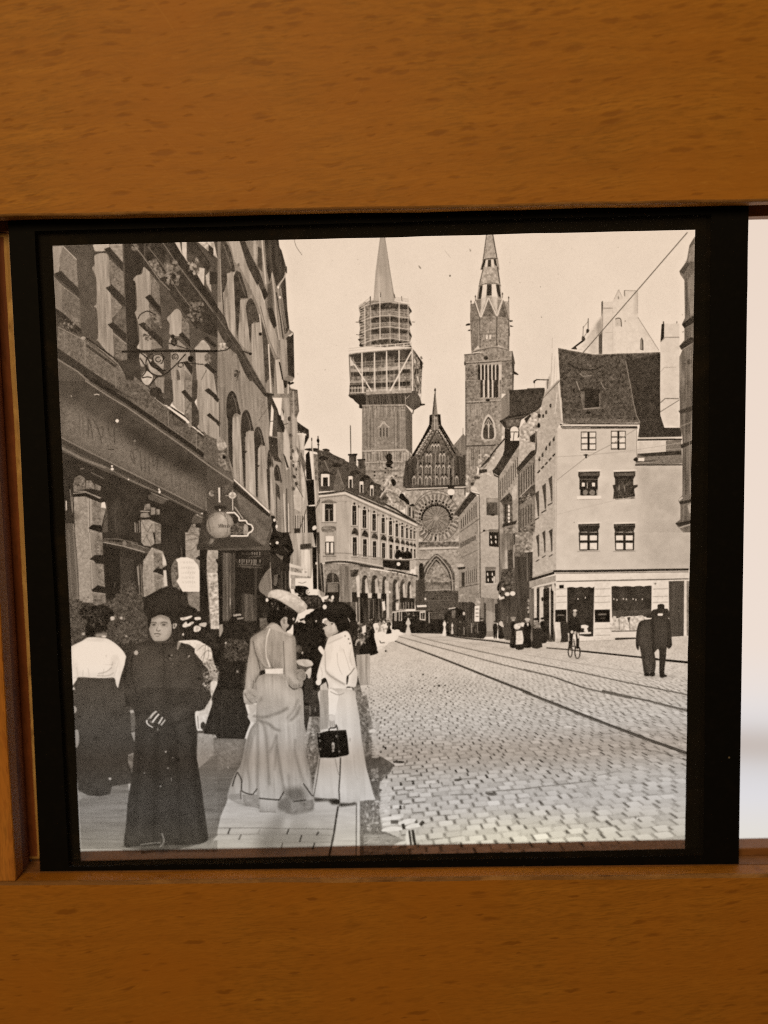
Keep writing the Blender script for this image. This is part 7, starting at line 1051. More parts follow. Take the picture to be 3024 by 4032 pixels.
    for a_, w in (((520, 250, 620, 265, 760, 230, 880, 170), 20), ((560, 290, 680, 330, 740, 380, 800, 400), 15), ((600, 300, 640, 360, 660, 500, 670, 640, 680, 800, 690, 950), 11), ((560, 310, 500, 420, 470, 560, 430, 780, 410, 920), 10), ((545, 400, 500, 560, 470, 760, 490, 900, 490, 1040), 9), ((570, 320, 575, 600, 570, 900, 585, 1180), 9), ((760, 430, 770, 560, 800, 800, 840, 1000), 10), ((760, 450, 720, 560, 690, 620), 7), ((760, 540, 750, 700, 740, 800), 9), ((950, 480, 950, 620, 990, 780, 1030, 920), 8), ((900, 300, 960, 240, 1000, 150), 14), ((860, 280, 930, 200, 980, 80), 9), ((620, 80, 590, 120, 610, 60), 10), ((880, 840, 890, 960, 900, 1060), 7), ((1060, 640, 1110, 820, 1130, 980), 6)):
        c(96, w * 1.3, *a_, a=.75, b=2)
    for a_, w in (((700, 260, 820, 240, 920, 160), 16), ((540, 420, 530, 600, 520, 850), 12), ((620, 420, 620, 700, 640, 1000), 18), ((720, 640, 740, 800, 770, 980), 14), ((860, 450, 860, 700, 880, 820), 22), ((440, 640, 430, 760, 440, 900), 9), ((980, 600, 1040, 800, 1090, 960), 16), ((800, 320, 900, 330, 1000, 250), 14)):
        c(188, w, *a_, a=.6, b=2)
    s(140, 600, 60, 700, 30, 860, 120, 900, 200, 760, 260, 560, 280, 540, 220, a=.45, b=10); s(84, 820, 1000, 900, 980, 1020, 970, 1060, 1060, 1060, 1110, 920, 1125, 860, 1080, a=.75, b=6); p(124, 920, 1125, 1130, 1090, 1135, 1185, 940, 1225, n=8, a=.9); p(96, 770, 1110, 860, 1060, 915, 1130, 925, 1215, 860, 1215, 770, 1190, a=.8, b=3); p(120, 420, 1040, 575, 1040, 580, 1180, 430, 1150, n=8, a=.6); p(132, 290, 1040, 400, 1030, 410, 1090, 290, 1085, n=6, a=.7)
    l(62, 11, 318, 960, 340, 880, 368, 815, 395, 860, 412, 900, 408, 1000, 430, 1018, 480, 1035, 520, 1042, 548, 1010, 566, 980); l(60, 12, 582, 1078, 680, 1088, 790, 1096, 815, 1050, 838, 1010); l(64, 12, 928, 1112, 1060, 1096); l(62, 12, 1030, 930, 1080, 1000, 1110, 1045, 1130, 1055); l(80, 9, 400, 1000, 405, 1090)
    c(84, 9, 280, 1080, 430, 1160, 585, 1212, a=.25, b=2); c(60, 12, 860, 1215, 940, 1232, 1060, 1210, 1135, 1185, a=.7, b=2); c(96, 9, 590, 1215, 760, 1216, a=.6)
    # ---------------- woman in white blouse with the black bag (K, L)
    T('K')
    s(40, 1040, 850, 1100, 800, 1200, 740, 1230, 690, 1320, 680, 1420, 690, 1510, 740, 1560, 810, 1550, 870, 1500, 900, 1490, 960, 1430, 990, 1390, 960, 1370, 900, 1270, 850, 1190, 880, 1100, 870, n=4, m='s'); s(56, 1240, 720, 1380, 700, 1500, 760, 1400, 780, 1260, 770, a=.7, b=6); flecks(16, 1230, 640, 1340, 680, 60, 206, 16); s(210, 1220, 650, 1250, 630, 1285, 625, 1270, 655, 1240, 665); s(206, 1310, 640, 1330, 620, 1340, 650, 1320, 665); e(206, 1245, 738, 20, 24); l(160, 9, 1480, 850, 1500, 890); s(180, 1150, 880, 1165, 870, 1165, 895)
    s(170, 1240, 880, 1290, 870, 1320, 920, 1370, 930, 1380, 990, 1330, 1020, 1290, 1050, 1265, 1040, 1250, 1010, 1240, 970, 1225, 960, 1240, 930, n=4, m='s', sh=(50, 5)); s(118, 1245, 1010, 1290, 1010, 1330, 1000, 1290, 1050, a=.5, b=4); s(60, 1230, 920, 1255, 910, 1250, 935, 1230, 940); e(60, 1262, 925, 9, 6); s(42, 1265, 850, 1330, 862, 1390, 895, 1410, 985, 1378, 975, 1352, 905, 1300, 888); s(184, 1315, 930, 1340, 900, 1352, 930, 1335, 970); c(150, 6, 1250, 990, 1275, 995)
    s(212, 1270, 1080, 1300, 1040, 1400, 1000, 1460, 980, 1500, 1020, 1520, 1100, 1540, 1220, 1560, 1330, 1575, 1420, 1560, 1530, 1520, 1545, 1470, 1540, 1440, 1600, 1380, 1625, 1290, 1590, 1280, 1520, 1250, 1450, 1190, 1480, 1165, 1440, 1200, 1300, 1240, 1180, n=4, m='c', sh=(46, 9)); s(206, 1180, 1160, 1205, 1130, 1240, 1180, 1225, 1220); s(208, 1155, 1500, 1170, 1470, 1210, 1470, 1205, 1515, 1175, 1525); s(186, 1260, 1060, 1340, 1030, 1420, 1010, 1400, 1040, 1300, 1080, a=.6, b=2); c(158, 8, 1270, 1110, 1340, 1080, 1430, 1040, b=1); e(120, 1450, 1030, 8, 8); e(110, 1485, 1060, 8, 9); e(110, 1500, 1105, 8, 9)
    s(180, 1250, 1370, 1330, 1430, 1420, 1500, 1460, 1520, 1440, 1540, 1340, 1480, 1260, 1430, a=.6, b=4); c(132, 11, 1255, 1380, 1300, 1430, 1380, 1480, 1450, 1520, b=1); c(150, 8, 1250, 1180, 1250, 1280, 1255, 1380); c(112, 10, 1470, 1440, 1510, 1400, 1545, 1350); s(60, 1465, 1440, 1485, 1430, 1480, 1490, 1465, 1520); c(170, 8, 1370, 1200, 1380, 1320, 1420, 1420, a=.7); c(172, 8, 1430, 1160, 1470, 1280, 1500, 1380, a=.6); c(176, 7, 1200, 1330, 1220, 1400, 1215, 1450); c(168, 8, 1300, 1550, 1370, 1600, 1430, 1590); c(176, 8, 1520, 1130, 1500, 1240, 1520, 1330, a=.6)
    for a_ in ((1330, 1080, 1310, 1200, 1300, 1320), (1400, 1050, 1410, 1200, 1440, 1380), (1470, 1050, 1480, 1180, 1510, 1300), (1350, 1440, 1380, 1530, 1420, 1590), (1300, 1470, 1310, 1540, 1350, 1600), (1530, 1400, 1540, 1470, 1520, 1530)): c(168, 14, *a_, a=.55, b=4)
    s(176, 1240, 1180, 1290, 1120, 1290, 1260, 1255, 1370, 1215, 1400, a=.5, b=6); s(170, 1480, 1200, 1540, 1250, 1570, 1430, 1520, 1530, 1500, 1380, a=.4, b=8)
    p(176, 1200, 1530, 1260, 1490, 1290, 1600, 1290, 1700, 1195, 1700, n=6, m='v'); p(196, 1390, 1620, 1470, 1550, 1520, 1550, 1560, 1700, 1390, 1700, n=4, m='v')
    T('L')
    s(190, 1200, -10, 1520, -10, 1560, 90, 1590, 260, 1620, 500, 1659, 740, 1690, 960, 1720, 1060, 1659, 1100, 1500, 1115, 1400, 1110, 1370, 1080, 1150, 1070, 1140, 900, 1180, 700, 1200, 400, 1195, 150, n=3, m='v', sh=(40, 12)); p(150, 1200, -10, 1280, -10, 1280, 380, 1195, 390, n=6, m='v'); p(206, 1400, 0, 1510, -10, 1580, 400, 1620, 800, 1450, 800, 1440, 200, a=.35, b=10)
    for a_, v_ in (((1440, 60, 1450, 400, 1480, 900, 1500, 1090), 158), ((1540, 200, 1560, 600, 1610, 1040), 164), ((1260, 700, 1240, 900, 1230, 1060), 160), ((1340, 690, 1320, 900, 1310, 1080), 166), ((1500, 700, 1530, 950, 1560, 1090), 160)): c(v_, 16, *a_, a=.55, b=5)
    s(212, 1290, -20, 1380, 30, 1370, 130, 1350, 240, 1310, 250, 1285, 230, 1285, 100, n=3); c(150, 8, 1300, 5, 1380, 40, 1440, 20); s(190, 1285, 240, 1345, 245, 1350, 320, 1380, 370, 1350, 350, 1300, 375, 1285, 330, n=4)
    for x in (1300, 1318, 1336): c(112, 6, x, 300, x + 4, 340, x + 2, 372)
    c(150, 7, 1280, 60, 1282, 200, 1290, 360); s(184, 1360, 350, 1400, 370, 1405, 390, 1370, 392)
    p(38, 1168, 425, 1290, 400, 1460, 392, 1475, 480, 1490, 632, 1470, 648, 1340, 672, 1195, 672, 1182, 560, n=4, m='s'); l(66, 6, 1372, 400, 1392, 660); l(60, 6, 1175, 430, 1460, 402); c(42, 11, 1285, 400, 1300, 375, 1350, 370, 1360, 340, 1375, 390); 
    for x, y in ((1190, 450), (1365, 455), (1392, 608), (1198, 500), (1200, 585)): e(112, x, y, 9, 12)
    s(176, 1318, 530, 1330, 515, 1345, 540, 1340, 580, 1322, 575); e(150, 1330, 600, 12, 14); e(60, 1330, 555, 5, 14); l(190, 6, 1180, 425, 1225, 412)
    l(66, 12, 1405, 670, 1398, 850, 1388, 1000, 1395, 1100); c(150, 8, 1350, 680, 1370, 780, 1390, 850); c(172, 9, 1540, 640, 1550, 800, 1580, 900, a=.5); c(96, 9, 1195, 680, 1170, 860, 1150, 980, 1135, 1070); c(84, 8, 1140, 1072, 1260, 1085, 1370, 1085, a=.8); e(110, 1500, 490, 5, 20, a=.5); s(60, 1340, 1100, 1380, 1090, 1400, 1120, 1360, 1140)
    T('N'); p(190, -60, 640, 0, 760, 40, 900, 75, 1040, 100, 1095, -60, 1100, n=3, m='v')

def paint_wear():
    # emulsion ageing: scratches, dust
    T('S'); cur[:] = [0, 0, 1]
    for _ in range(260):
        x, y = RNG.uniform(210, 2730), RNG.uniform(960, 3340)
        e(RNG.choice([190, 205, 60, 80]), x, y, RNG.uniform(.7, 1.9), a=RNG.uniform(.25, .7))
    for _ in range(26):
        x, y = RNG.uniform(230, 2700), RNG.uniform(980, 3300); t = RNG.uniform(0, 3.14); ln = RNG.uniform(8, 40)
        l(RNG.choice([170, 90]), 1.3, x, y, x + ln * math.cos(t), y + ln * math.sin(t), a=.35)
    for x, y, rx, ry in ((462, 1660, 13, 12), (2508, 3222, 3, 6)): e(224, x, y, 3, 4)

for step in (paint_sky, paint_left_tower, paint_church, paint_right_tower, paint_right_row, paint_corner_block, paint_left_street,
             paint_shop_front, paint_shop_piers, paint_centre_detail, paint_ground, paint_crowd, paint_people, paint_wear):
    step()
# ---------------------------------------------------------------- objects
def lin(v):
    v = np.clip(np.asarray(v, float) / 255, 0, 1)
    return np.where(v <= .04045, v / 12.92, ((v + .055) / 1.055) ** 2.4)

def link(name, me, mat, parent=None):
    o = bpy.data.objects.new(name, me); scene.collection.objects.link(o)
    if mat: me.materials.append(mat)
    if parent: o.parent = parent; o.matrix_parent_inverse = Matrix.Translation(-parent.location)
    return o

def box(name, x0, x1, y0, y1, z0, z1, mat, parent=None, bevel=0., seg=2, skew=0., wobble=0., edge_mat=None):
    """a piece of wood or glass; y grows away from the viewer.  skew tilts it in x/z, wobble makes its long edges hand-worn"""
    bm = bmesh.new()
    bmesh.ops.create_cube(bm, size=1)
    for v in bm.verts:
        v.co = Vector(((x0 + x1) / 2 + v.co.x * (x1 - x0), (y0 + y1) / 2 + v.co.y * (y1 - y0), (z0 + z1) / 2 + v.co.z * (z1 - z0)))
    if wobble:
        long = [e_ for e_ in bm.edges if abs(e_.verts[0].co.x - e_.verts[1].co.x) > .6 * max(x1 - x0, z1 - z0) or abs(e_.verts[0].co.z - e_.verts[1].co.z) > .6 * max(x1 - x0, z1 - z0)]
        bmesh.ops.subdivide_edges(bm, edges=long, cuts=40, use_grid_fill=True)
    if bevel:
        es = [e_ for e_ in bm.edges if len(e_.link_faces) == 2 and e_.calc_face_angle(0) > .5]
        r_ = bmesh.ops.bevel(bm, geom=es, offset=bevel, segments=seg, profile=.5, affect='EDGES')
        if edge_mat:
            for f_ in r_['faces']: f_.material_index = 1
    rg = np.random.default_rng(int(abs(x0 * 7 + z0 * 13 + y0 * 29)) + 1)
    ph = rg.uniform(0, 6.28, 8)
    for v in bm.verts:
        if wobble:
            u = v.co.x if (x1 - x0) > (z1 - z0) else v.co.z
            w = wobble * (math.sin(u * .21 + ph[0]) + .6 * math.sin(u * .53 + ph[1]) + .5 * math.sin(u * 1.3 + ph[2] + v.co.y) + .35 * math.sin(u * 2.9 + ph[3] + v.co.y))
            if (x1 - x0) > (z1 - z0): v.co.z += w
            else: v.co.x += w
        v.co.z += skew * v.co.x
        v.co *= MM
    me = bpy.data.meshes.new(name); bm.to_mesh(me); bm.free()
    o = link(name, me, mat, parent)
    if edge_mat: me.materials.append(edge_mat)
    return o

def ring(name, outer, inner, y0, y1, mat, parent=None):
    """flat frame between two quads (bl, br, tr, tl) in x/z, from depth y0 to y1"""
    bm = bmesh.new(); L = []
    n = 24
    def walk(q):
        out = []
        for i in range(4):
            a, b = np.array(q[i], float), np.array(q[(i + 1) % 4], float)
            out += [a + (b - a) * k / n for k in range(n)]
        return out
    rg = np.random.default_rng(3)
    O, I = walk(outer), [q + rg.normal(0, .022, 2) * (k % n != 0) for k, q in enumerate(walk(inner))]
    for y in (y0, y1):
        L.append([bm.verts.new((q[0] * MM, y * MM, q[1] * MM)) for q in O]); L.append([bm.verts.new((q[0] * MM, y * MM, q[1] * MM)) for q in I])
    m = len(O)
    for i in range(m):
        j = (i + 1) % m
        for a, b in ((0, 1), (1, 3), (3, 2), (2, 0)): bm.faces.new((L[a][i], L[a][j], L[b][j], L[b][i]))
    bmesh.ops.recalc_face_normals(bm, faces=bm.faces)
    me = bpy.data.meshes.new(name); bm.to_mesh(me); bm.free()
    return link(name, me, mat, parent)

def tag(o, label, cat, group=None):
    o['label'] = label; o['category'] = cat
    if group: o['group'] = group
    return o
def empty(name, x, y, z):
    o = bpy.data.objects.new(name, None); o.empty_display_size = .01; o.location = (x * MM, y * MM, z * MM)
    scene.collection.objects.link(o); return o

class NT:
    def __init__(s, name):
        s.m = bpy.data.materials.new(name); s.m.use_nodes = True; s.t = s.m.node_tree; s.t.nodes.clear()
        s.out = s.n('ShaderNodeOutputMaterial')
    def n(s, typ, **kw):
        q = s.t.nodes.new(typ)
        for k, v in kw.items():
            if k.startswith('i_'):
                key = k[2:]; q.inputs[int(key) if key.isdigit() else key].default_value = v
            else: setattr(q, k, v)
        return q
    def l(s, a, b): s.t.links.new(a, b)
    def math(s, op, a, b=None, clamp=False):
        q = s.n('ShaderNodeMath', operation=op, use_clamp=clamp)
        for i, v in enumerate((a, b)):
            if v is None: continue
            if isinstance(v, (int, float)): q.inputs[i].default_value = v
            else: s.l(v, q.inputs[i])
        return q.outputs[0]
    def mix(s, fac, a, b):
        q = s.n('ShaderNodeMix', data_type='RGBA')
        for v, k in ((fac, 0), (a, 6), (b, 7)):
            if isinstance(v, (int, float)): q.inputs[k].default_value = v
            elif isinstance(v, tuple): q.inputs[k].default_value = (*v, 1)
            else: s.l(v, q.inputs[k])
        return q.outputs[2]

def wood(name, base, dark, fleck, along='x', worn=0., seed=0.):
    """steamed beech: fine streaks along the board, short dark ray flecks, satin varnish"""
    t = NT(name)
    tc = t.n('ShaderNodeTexCoord'); mp = t.n('ShaderNodeMapping')
    mp.inputs['Scale'].default_value = (1000, 1000, 1000); mp.inputs['Location'].default_value = (seed, seed * .7, seed * 1.3)
    if along == 'z': mp.inputs['Rotation'].default_value = (0, math.radians(90), 0)
    t.l(tc.outputs['Object'], mp.inputs['Vector']); V = mp.outputs[0]
    # gentle waviness of the grain
    wn = t.n('ShaderNodeTexNoise', i_Scale=.045, i_Detail=2.); t.l(V, wn.inputs['Vector'])
    sep = t.n('ShaderNodeSeparateXYZ'); t.l(V, sep.inputs[0])
    z = t.math('ADD', sep.outputs[2], t.math('MULTIPLY', t.math('SUBTRACT', wn.outputs[0], .5), 3.5))
    zt = t.math('ADD', z, t.math('MULTIPLY', sep.outputs[0], -.10))
    def vec(x, y, zz):
        c_ = t.n('ShaderNodeCombineXYZ')
        for i, v in enumerate((x, y, zz)): t.l(v, c_.inputs[i])
        return c_.outputs[0]
    def sc(v, k): return t.math('MULTIPLY', v, k)
    grain = t.n('ShaderNodeTexNoise', i_Scale=1., i_Detail=5., i_Roughness=.6); t.l(vec(sc(sep.outputs[0], .05), sc(sep.outputs[1], .6), sc(z, .75)), grain.inputs['Vector'])
    fine = t.n('ShaderNodeTexNoise', i_Scale=1., i_Detail=4., i_Roughness=.7); t.l(vec(sc(sep.outputs[0], .55), sc(sep.outputs[1], 3.), sc(zt, 5.)), fine.inputs['Vector'])
    blot = t.n('ShaderNodeTexNoise', i_Scale=.07, i_Detail=2.); t.l(V, blot.inputs['Vector'])
    jn = t.n('ShaderNodeTexNoise', i_Scale=.9, i_Detail=2.); t.l(V, jn.inputs['Vector'])
    tot = None
    for (lx, lz, r_, keep, off) in ((.27, 1.25, .46, .42, 0.), (.46, 2.1, .42, .5, 17.), (.21, .95, .36, .6, 41.)):
        vo = t.n('ShaderNodeTexVoronoi', feature='F1', i_Scale=1., i_Randomness=1.)
        zz = t.math('ADD', zt, t.math('MULTIPLY', t.math('SUBTRACT', jn.outputs[0], .5), .55))
        xx = t.math('ADD', sep.outputs[0], off)
        t.l(vec(sc(xx, lx), sc(sep.outputs[1], .35), sc(zz, lz)), vo.inputs['Vector'])
        rnd = t.n('ShaderNodeSeparateColor'); t.l(vo.outputs['Color'], rnd.inputs[0])
        size = t.math('MULTIPLY', t.math('MULTIPLY', t.math('SUBTRACT', rnd.outputs[0], keep, True), 1 / (1 - keep)), r_)
        m_ = t.math('MULTIPLY', t.math('SUBTRACT', size, vo.outputs['Distance'], True), 6., True)
        m_ = t.math('MULTIPLY', m_, t.math('ADD', t.math('MULTIPLY', rnd.outputs[1], .7), .3))
        tot = m_ if tot is None else t.math('MAXIMUM', tot, m_)
    ramp = t.math('MULTIPLY', t.math('SUBTRACT', grain.outputs[0], .25), 2., True)
    col = t.mix(ramp, dark, base)
    col = t.mix(t.math('MULTIPLY', t.math('SUBTRACT', fine.outputs[0], .44, True), 3.4, True), col, tuple(v * .55 for v in base))
    col = t.mix(t.math('MULTIPLY', t.math('SUBTRACT', blot.outputs[0], .40, True), 2.6, True), col, tuple(v * k for v, k in zip(base, (.86, .76, .62))))
    # pale fibres, and a few hairline scratches
    fib = t.n('ShaderNodeTexNoise', i_Scale=1., i_Detail=3., i_Roughness=.6); t.l(vec(sc(sep.outputs[0], .8), sc(sep.outputs[1], 3.), sc(zt, 7.)), fib.inputs['Vector'])
    col = t.mix(t.math('MULTIPLY', t.math('SUBTRACT', fib.outputs[0], .6, True), 2.6, True), col, tuple(min(1, v * k) for v, k in zip(base, (1.12, 1.22, 1.7))))
    scv = t.n('ShaderNodeTexVoronoi', feature='DISTANCE_TO_EDGE', i_Scale=.11); t.l(vec(t.math('ADD', sep.outputs[0], sc(sep.outputs[2], .9)), sep.outputs[1], t.math('ADD', sc(sep.outputs[2], 1.), sc(wn.outputs[0], 22.))), scv.inputs['Vector'])
    scm = t.math('MULTIPLY', t.math('LESS_THAN', scv.outputs[0], .004), t.math('MULTIPLY', t.math('SUBTRACT', blot.outputs[0], .5, True), 3., True))
    col = t.mix(t.math('MULTIPLY', scm, .3), col, tuple(min(1, v * k) for v, k in zip(base, (1.2, 1.35, 2.))))
    col = t.mix(t.math('MULTIPLY', tot, .76), col, fleck)
    if worn:                                                      # bare, scuffed wood showing through
        wr = t.n('ShaderNodeTexNoise', i_Scale=.35, i_Detail=6., i_Roughness=.7); t.l(vec(sc(sep.outputs[0], .5), sep.outputs[1], sep.outputs[2]), wr.inputs['Vector'])
        col = t.mix(t.math('MULTIPLY', t.math('SUBTRACT', wr.outputs[0], .5, True), 5., True), col, tuple(min(1, v * worn) for v in base))
    b = t.n('ShaderNodeBsdfPrincipled', i_Roughness=.5)
    b.inputs['Specular IOR Level'].default_value = .14
    t.l(col, b.inputs['Base Color'])
    bump = t.n('ShaderNodeBump', i_Strength=.35, i_Distance=.00012)
    t.l(t.math('SUBTRACT', t.math('MULTIPLY', fine.outputs[0], .8), t.math('MULTIPLY', tot, .5)), bump.inputs['Height']); t.l(bump.outputs[0], b.inputs['Normal'])
    t.l(b.outputs[0], t.out.inputs[0])
    return t.m

def plain(name, col, rough, spec=.3, noise=0., col2=None, scale=400):
    t = NT(name); b = t.n('ShaderNodeBsdfPrincipled', i_Roughness=rough)
    b.inputs['Specular IOR Level'].default_value = spec
    if col2:
        tc = t.n('ShaderNodeTexCoord'); nz = t.n('ShaderNodeTexNoise', i_Scale=scale, i_Detail=6., i_Roughness=.65); t.l(tc.outputs['Object'], nz.inputs['Vector'])
        cc = t.mix(t.math('MULTIPLY', t.math('SUBTRACT', nz.outputs[0], .5, True), noise, True), col, col2)
        du = t.n('ShaderNodeTexVoronoi', feature='F1', i_Scale=420.); t.l(tc.outputs['Object'], du.inputs['Vector'])      # specks of dust
        dr = t.n('ShaderNodeSeparateColor'); t.l(du.outputs['Color'], dr.inputs[0])
        dm = t.math('MULTIPLY', t.math('LESS_THAN', du.outputs['Distance'], t.math('MULTIPLY', dr.outputs[1], .11)), t.math('GREATER_THAN', dr.outputs[0], .9))
        t.l(t.mix(dm, cc, (.16, .13, .09)), b.inputs['Base Color'])
        bp = t.n('ShaderNodeBump', i_Strength=.3, i_Distance=.0001); t.l(nz.outputs[0], bp.inputs['Height']); t.l(bp.outputs[0], b.inputs['Normal'])
    else: b.inputs['Base Color'].default_value = (*col, 1)
    t.l(b.outputs[0], t.out.inputs[0]); return t.m

M_FRONT = wood('beech_varnished', (.50, .212, .026), (.37, .145, .016), (.245, .088, .010))
M_FRONT2 = wood('beech_varnished_lower', (.47, .19, .022), (.35, .132, .0145), (.235, .083, .009), seed=137.)
M_STILE = wood('beech_stile', (.58, .235, .042), (.46, .17, .028), (.33, .11, .02), along='z', seed=61.)
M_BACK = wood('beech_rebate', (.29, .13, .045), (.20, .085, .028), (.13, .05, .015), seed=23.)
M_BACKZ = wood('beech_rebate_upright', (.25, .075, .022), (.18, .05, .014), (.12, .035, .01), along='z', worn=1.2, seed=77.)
M_EDGE_LIT = wood('beech_edge_lit', (.62, .38, .13), (.42, .22, .07), (.2, .09, .03), along='z', worn=1.3, seed=91.)  # pale tone paints in the light leaking along the inner stile's edge

M_EDGE = wood('beech_rubbed_edge', (.29, .145, .045), (.20, .09, .026), (.12, .05, .013), worn=1.4, seed=33.)

# wooden holder: front rails and stile, a groove for the slide, inner rails behind
holder = tag(empty('slide_holder', 0, 0, -95), 'brown beech wood holder whose rails frame the lantern slide', 'slide holder')
box('front_rail', -75, 75, -4.2, -1.32, 38.15, 95, M_FRONT, holder, bevel=.32, seg=3, wobble=.035, edge_mat=M_EDGE)['label'] = 'broad flecked upper rail above the slide'
box('front_rail', -75, 75, -4.2, -1.32, -95, -37.38, M_FRONT2, holder, bevel=.4, seg=3, wobble=.04, edge_mat=M_EDGE)['label'] = 'broad lower rail below the slide'
box('front_stile', -90, -42.8, -4.15, -1.30, -37.36, 38.13, M_STILE, holder, bevel=.25, seg=2, wobble=.02)['label'] = 'orange upright left of the slide'
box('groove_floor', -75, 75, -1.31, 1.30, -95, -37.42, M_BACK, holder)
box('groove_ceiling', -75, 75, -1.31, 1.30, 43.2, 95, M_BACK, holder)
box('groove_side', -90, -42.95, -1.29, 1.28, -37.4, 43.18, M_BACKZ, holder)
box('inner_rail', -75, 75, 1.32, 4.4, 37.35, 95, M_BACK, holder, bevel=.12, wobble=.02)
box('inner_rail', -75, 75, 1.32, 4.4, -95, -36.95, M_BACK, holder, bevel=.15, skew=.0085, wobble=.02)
box('inner_stile', -90, -41.35, 1.34, 4.3, -37.2, 37.3, M_BACKZ, holder, bevel=.55, seg=3, wobble=.03, edge_mat=M_EDGE_LIT)

# light box behind: an opal pane, its uneven brightness painted as colour bands with a dull streak
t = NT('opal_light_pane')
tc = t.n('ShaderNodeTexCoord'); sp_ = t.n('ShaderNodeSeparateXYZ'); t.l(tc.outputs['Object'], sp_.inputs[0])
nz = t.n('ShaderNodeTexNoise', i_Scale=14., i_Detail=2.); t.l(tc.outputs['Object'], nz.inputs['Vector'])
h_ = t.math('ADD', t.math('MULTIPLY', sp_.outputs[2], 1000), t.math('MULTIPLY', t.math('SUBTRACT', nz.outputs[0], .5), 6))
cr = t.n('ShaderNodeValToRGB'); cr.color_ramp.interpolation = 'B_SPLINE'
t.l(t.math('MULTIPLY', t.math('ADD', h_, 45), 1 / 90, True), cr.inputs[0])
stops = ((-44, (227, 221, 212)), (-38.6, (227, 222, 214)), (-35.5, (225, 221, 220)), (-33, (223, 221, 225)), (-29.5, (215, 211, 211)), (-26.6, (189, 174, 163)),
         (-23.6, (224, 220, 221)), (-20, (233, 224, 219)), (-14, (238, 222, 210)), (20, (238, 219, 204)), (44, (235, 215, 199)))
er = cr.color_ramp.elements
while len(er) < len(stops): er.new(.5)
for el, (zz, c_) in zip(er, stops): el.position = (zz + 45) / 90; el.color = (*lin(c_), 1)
# glow of a lamp behind, painted into the emission low down
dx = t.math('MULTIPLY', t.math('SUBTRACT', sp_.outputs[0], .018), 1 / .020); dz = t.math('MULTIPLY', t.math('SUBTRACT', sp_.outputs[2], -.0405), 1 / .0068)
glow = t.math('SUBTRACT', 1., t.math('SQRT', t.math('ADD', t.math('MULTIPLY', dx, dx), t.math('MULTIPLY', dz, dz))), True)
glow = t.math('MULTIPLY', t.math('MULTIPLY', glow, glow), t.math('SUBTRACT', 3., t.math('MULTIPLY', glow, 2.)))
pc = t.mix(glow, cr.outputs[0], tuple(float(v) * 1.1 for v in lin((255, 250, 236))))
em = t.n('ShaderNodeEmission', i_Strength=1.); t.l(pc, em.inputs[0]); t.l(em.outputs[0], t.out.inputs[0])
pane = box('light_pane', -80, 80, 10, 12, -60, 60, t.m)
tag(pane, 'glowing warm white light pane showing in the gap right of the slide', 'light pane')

# ---------------------------------------------------------------- the lantern slide
slide = tag(empty('lantern_slide', .5, 0, -37.4), 'square glass lantern slide with black border and sepia street picture of two church towers', 'lantern slide')
def child(o):
    o.parent = slide; o.matrix_parent_inverse = Matrix.Translation(-slide.location); return o

# the picture: tones become transmission
# darks lifted all over, more towards the left
_x = np.linspace(FX0, FX1, CW, dtype=np.float32)[None]
CV += (.5 * NF['c'] + 1.0 * NF['m']) * np.clip((225 - CV) / 60, .25, 1)                                 # uneven emulsion
CV += .16 * (CV - box_blur(box_blur(CV, 9), 9))                   # edge effect of the developer
CV = 120 + (CV - 120) * 1.05
CV -= 10 * np.clip(1 - CV / 125, 0, 1)
CV += (2 + 5 * np.clip((-16 - _x) / 16, 0, 1)) * (1 - CV / 215)
CV += 1.3 * NF['f'] + .9 * RNG.normal(size=CV.shape).astype(np.float32)
CV = box_blur(CV, 1) * .5 + CV * .5
tone = np.clip(CV, 16, 226)
tr = lin(tone) / lin(208.)
BASE = (.945, .90, .83)                                             # the plate itself has gone slightly yellow
rgb = np.stack([np.clip(tr, 0, 1.12) ** e_ * b_ for e_, b_ in zip((.965, 1., 1.05), BASE)] + [np.ones_like(tr)], -1).astype(np.float32)
img = bpy.data.images.new('street_positive', CW, CH, float_buffer=True); img.colorspace_settings.name = 'Non-Color'
img.pixels.foreach_set(rgb[::-1].ravel()); img.update(); img.pack()
t = NT('silver_gelatin_positive')
it = t.n('ShaderNodeTexImage', image=img, extension='EXTEND'); uvn = t.n('ShaderNodeUVMap', uv_map='UVMap'); t.l(uvn.outputs[0], it.inputs[0])
tb = t.n('ShaderNodeBsdfTransparent'); t.l(it.outputs[0], tb.inputs[0])
t.l(tb.outputs[0], t.out.inputs[0])
me = bpy.data.meshes.new('picture_film')
me.from_pydata([(FX0 * MM, 0, FY0 * MM), (FX1 * MM, 0, FY0 * MM), (FX1 * MM, 0, FY1 * MM), (FX0 * MM, 0, FY1 * MM)], [], [(0, 1, 2, 3)])
uv = me.uv_layers.new(name='UVMap')
for i, q in enumerate(((0, 0), (1, 0), (1, 1), (0, 1))): uv.data[i].uv = q
film = child(link('picture_film', me, t.m)); film['label'] = 'old sepia photograph of women on a cobbled street before a church'

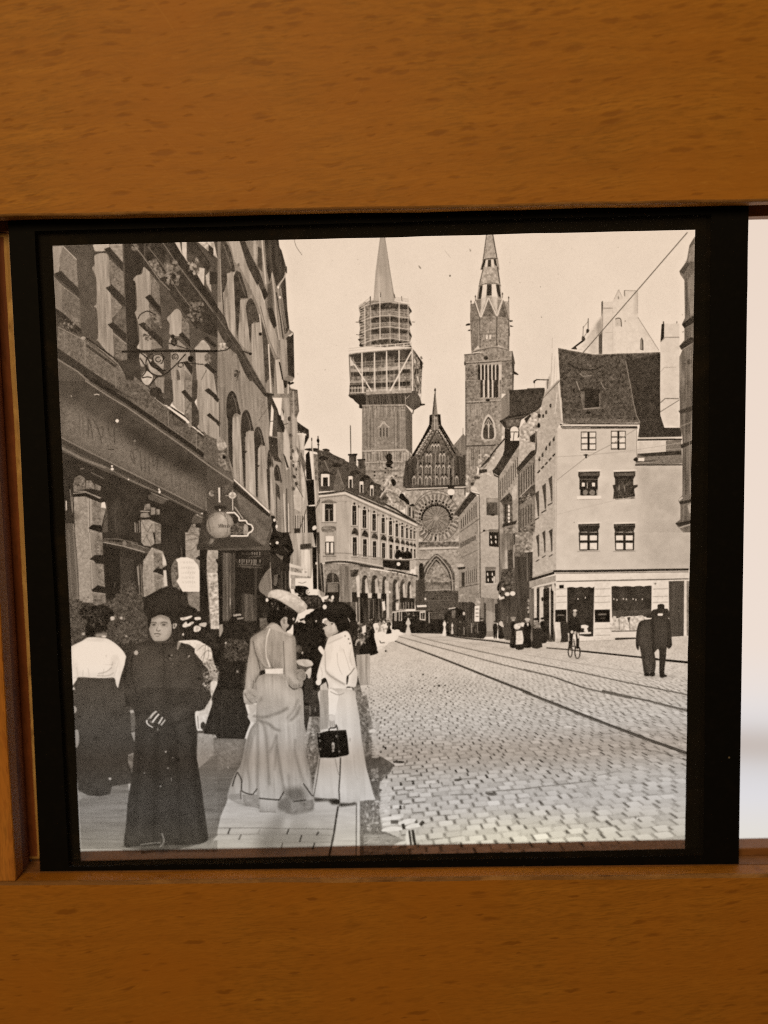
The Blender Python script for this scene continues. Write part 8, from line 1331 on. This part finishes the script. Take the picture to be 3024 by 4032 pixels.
def glass_mat(name, tint, gloss):
    t = NT(name); tb = t.n('ShaderNodeBsdfTransparent'); tb.inputs[0].default_value = (*tint, 1)
    gl = t.n('ShaderNodeBsdfGlossy', i_Roughness=.0); gl.inputs[0].default_value = (1, 1, 1, 1)
    lw = t.n('ShaderNodeFresnel', i_IOR=1.5); mx = t.n('ShaderNodeMixShader')
    t.l(t.math('MULTIPLY', lw.outputs[0], gloss), mx.inputs[0]); t.l(tb.outputs[0], mx.inputs[1]); t.l(gl.outputs[0], mx.inputs[2]); t.l(mx.outputs[0], t.out.inputs[0]); return t.m
M_GLASS = glass_mat('cover_glass', (.998, 1., .996), .3); M_GLASS2 = glass_mat('cover_glass_back', (.998, 1., .996), .04)
SX0, SX1, SZ0, SZ1 = -40.45, 41.5, -37.4, 43.0
M_MASK = plain('brown_black_mask_paper', (.006, .0045, .003), .8, .1, 2.2, (.026, .016, .008), 260)
M_TAPE = plain('black_binding_tape', (.003, .0026, .0022), .65, .08, 1.4, (.009, .007, .0055), 900)
child(box('cover_glass', SX0 + .05, SX1 - .05, -1.2, -.12, SZ0 + .05, SZ1 - .05, M_GLASS, bevel=.05, seg=1))['label'] = 'clear front glass'
child(box('cover_glass', SX0 + .05, SX1 - .05, .12, 1.2, SZ0 + .05, SZ1 - .05, M_GLASS2, bevel=.05, seg=1))['label'] = 'clear back glass'
outer = [(SX0 + .1, SZ0 + .1), (SX1 - .1, SZ0 + .1), (SX1 - .1, SZ1 - .1), (SX0 + .1, SZ1 - .1)]
child(ring('mask', outer, [(-36.27, -36.67), (35.68, -35.97), (35.95, 35.81), (-35.95, 35.53)], -.10, -.03, M_MASK))['label'] = 'dark paper mask round the picture'
outer = [(SX0 - .4, SZ0 - .01), (SX1 + .22, SZ0 - .01), (SX1 - .08, SZ1), (SX0 + .3, SZ1)]
child(ring('binding_tape', outer, [(-37.4, -36.85), (37.6, -36.3), (37.4, 37.3), (-37.5, 37.0)], -1.27, -1.21, M_TAPE))['label'] = 'black gummed tape along the glass edges'
child(ring('edge_tape', outer, [(SX0 + .02, SZ0 + .02), (SX1 - .02, SZ0 + .02), (SX1 - .02, SZ1 - .02), (SX0 + .02, SZ1 - .02)], -1.208, 1.26, M_TAPE))
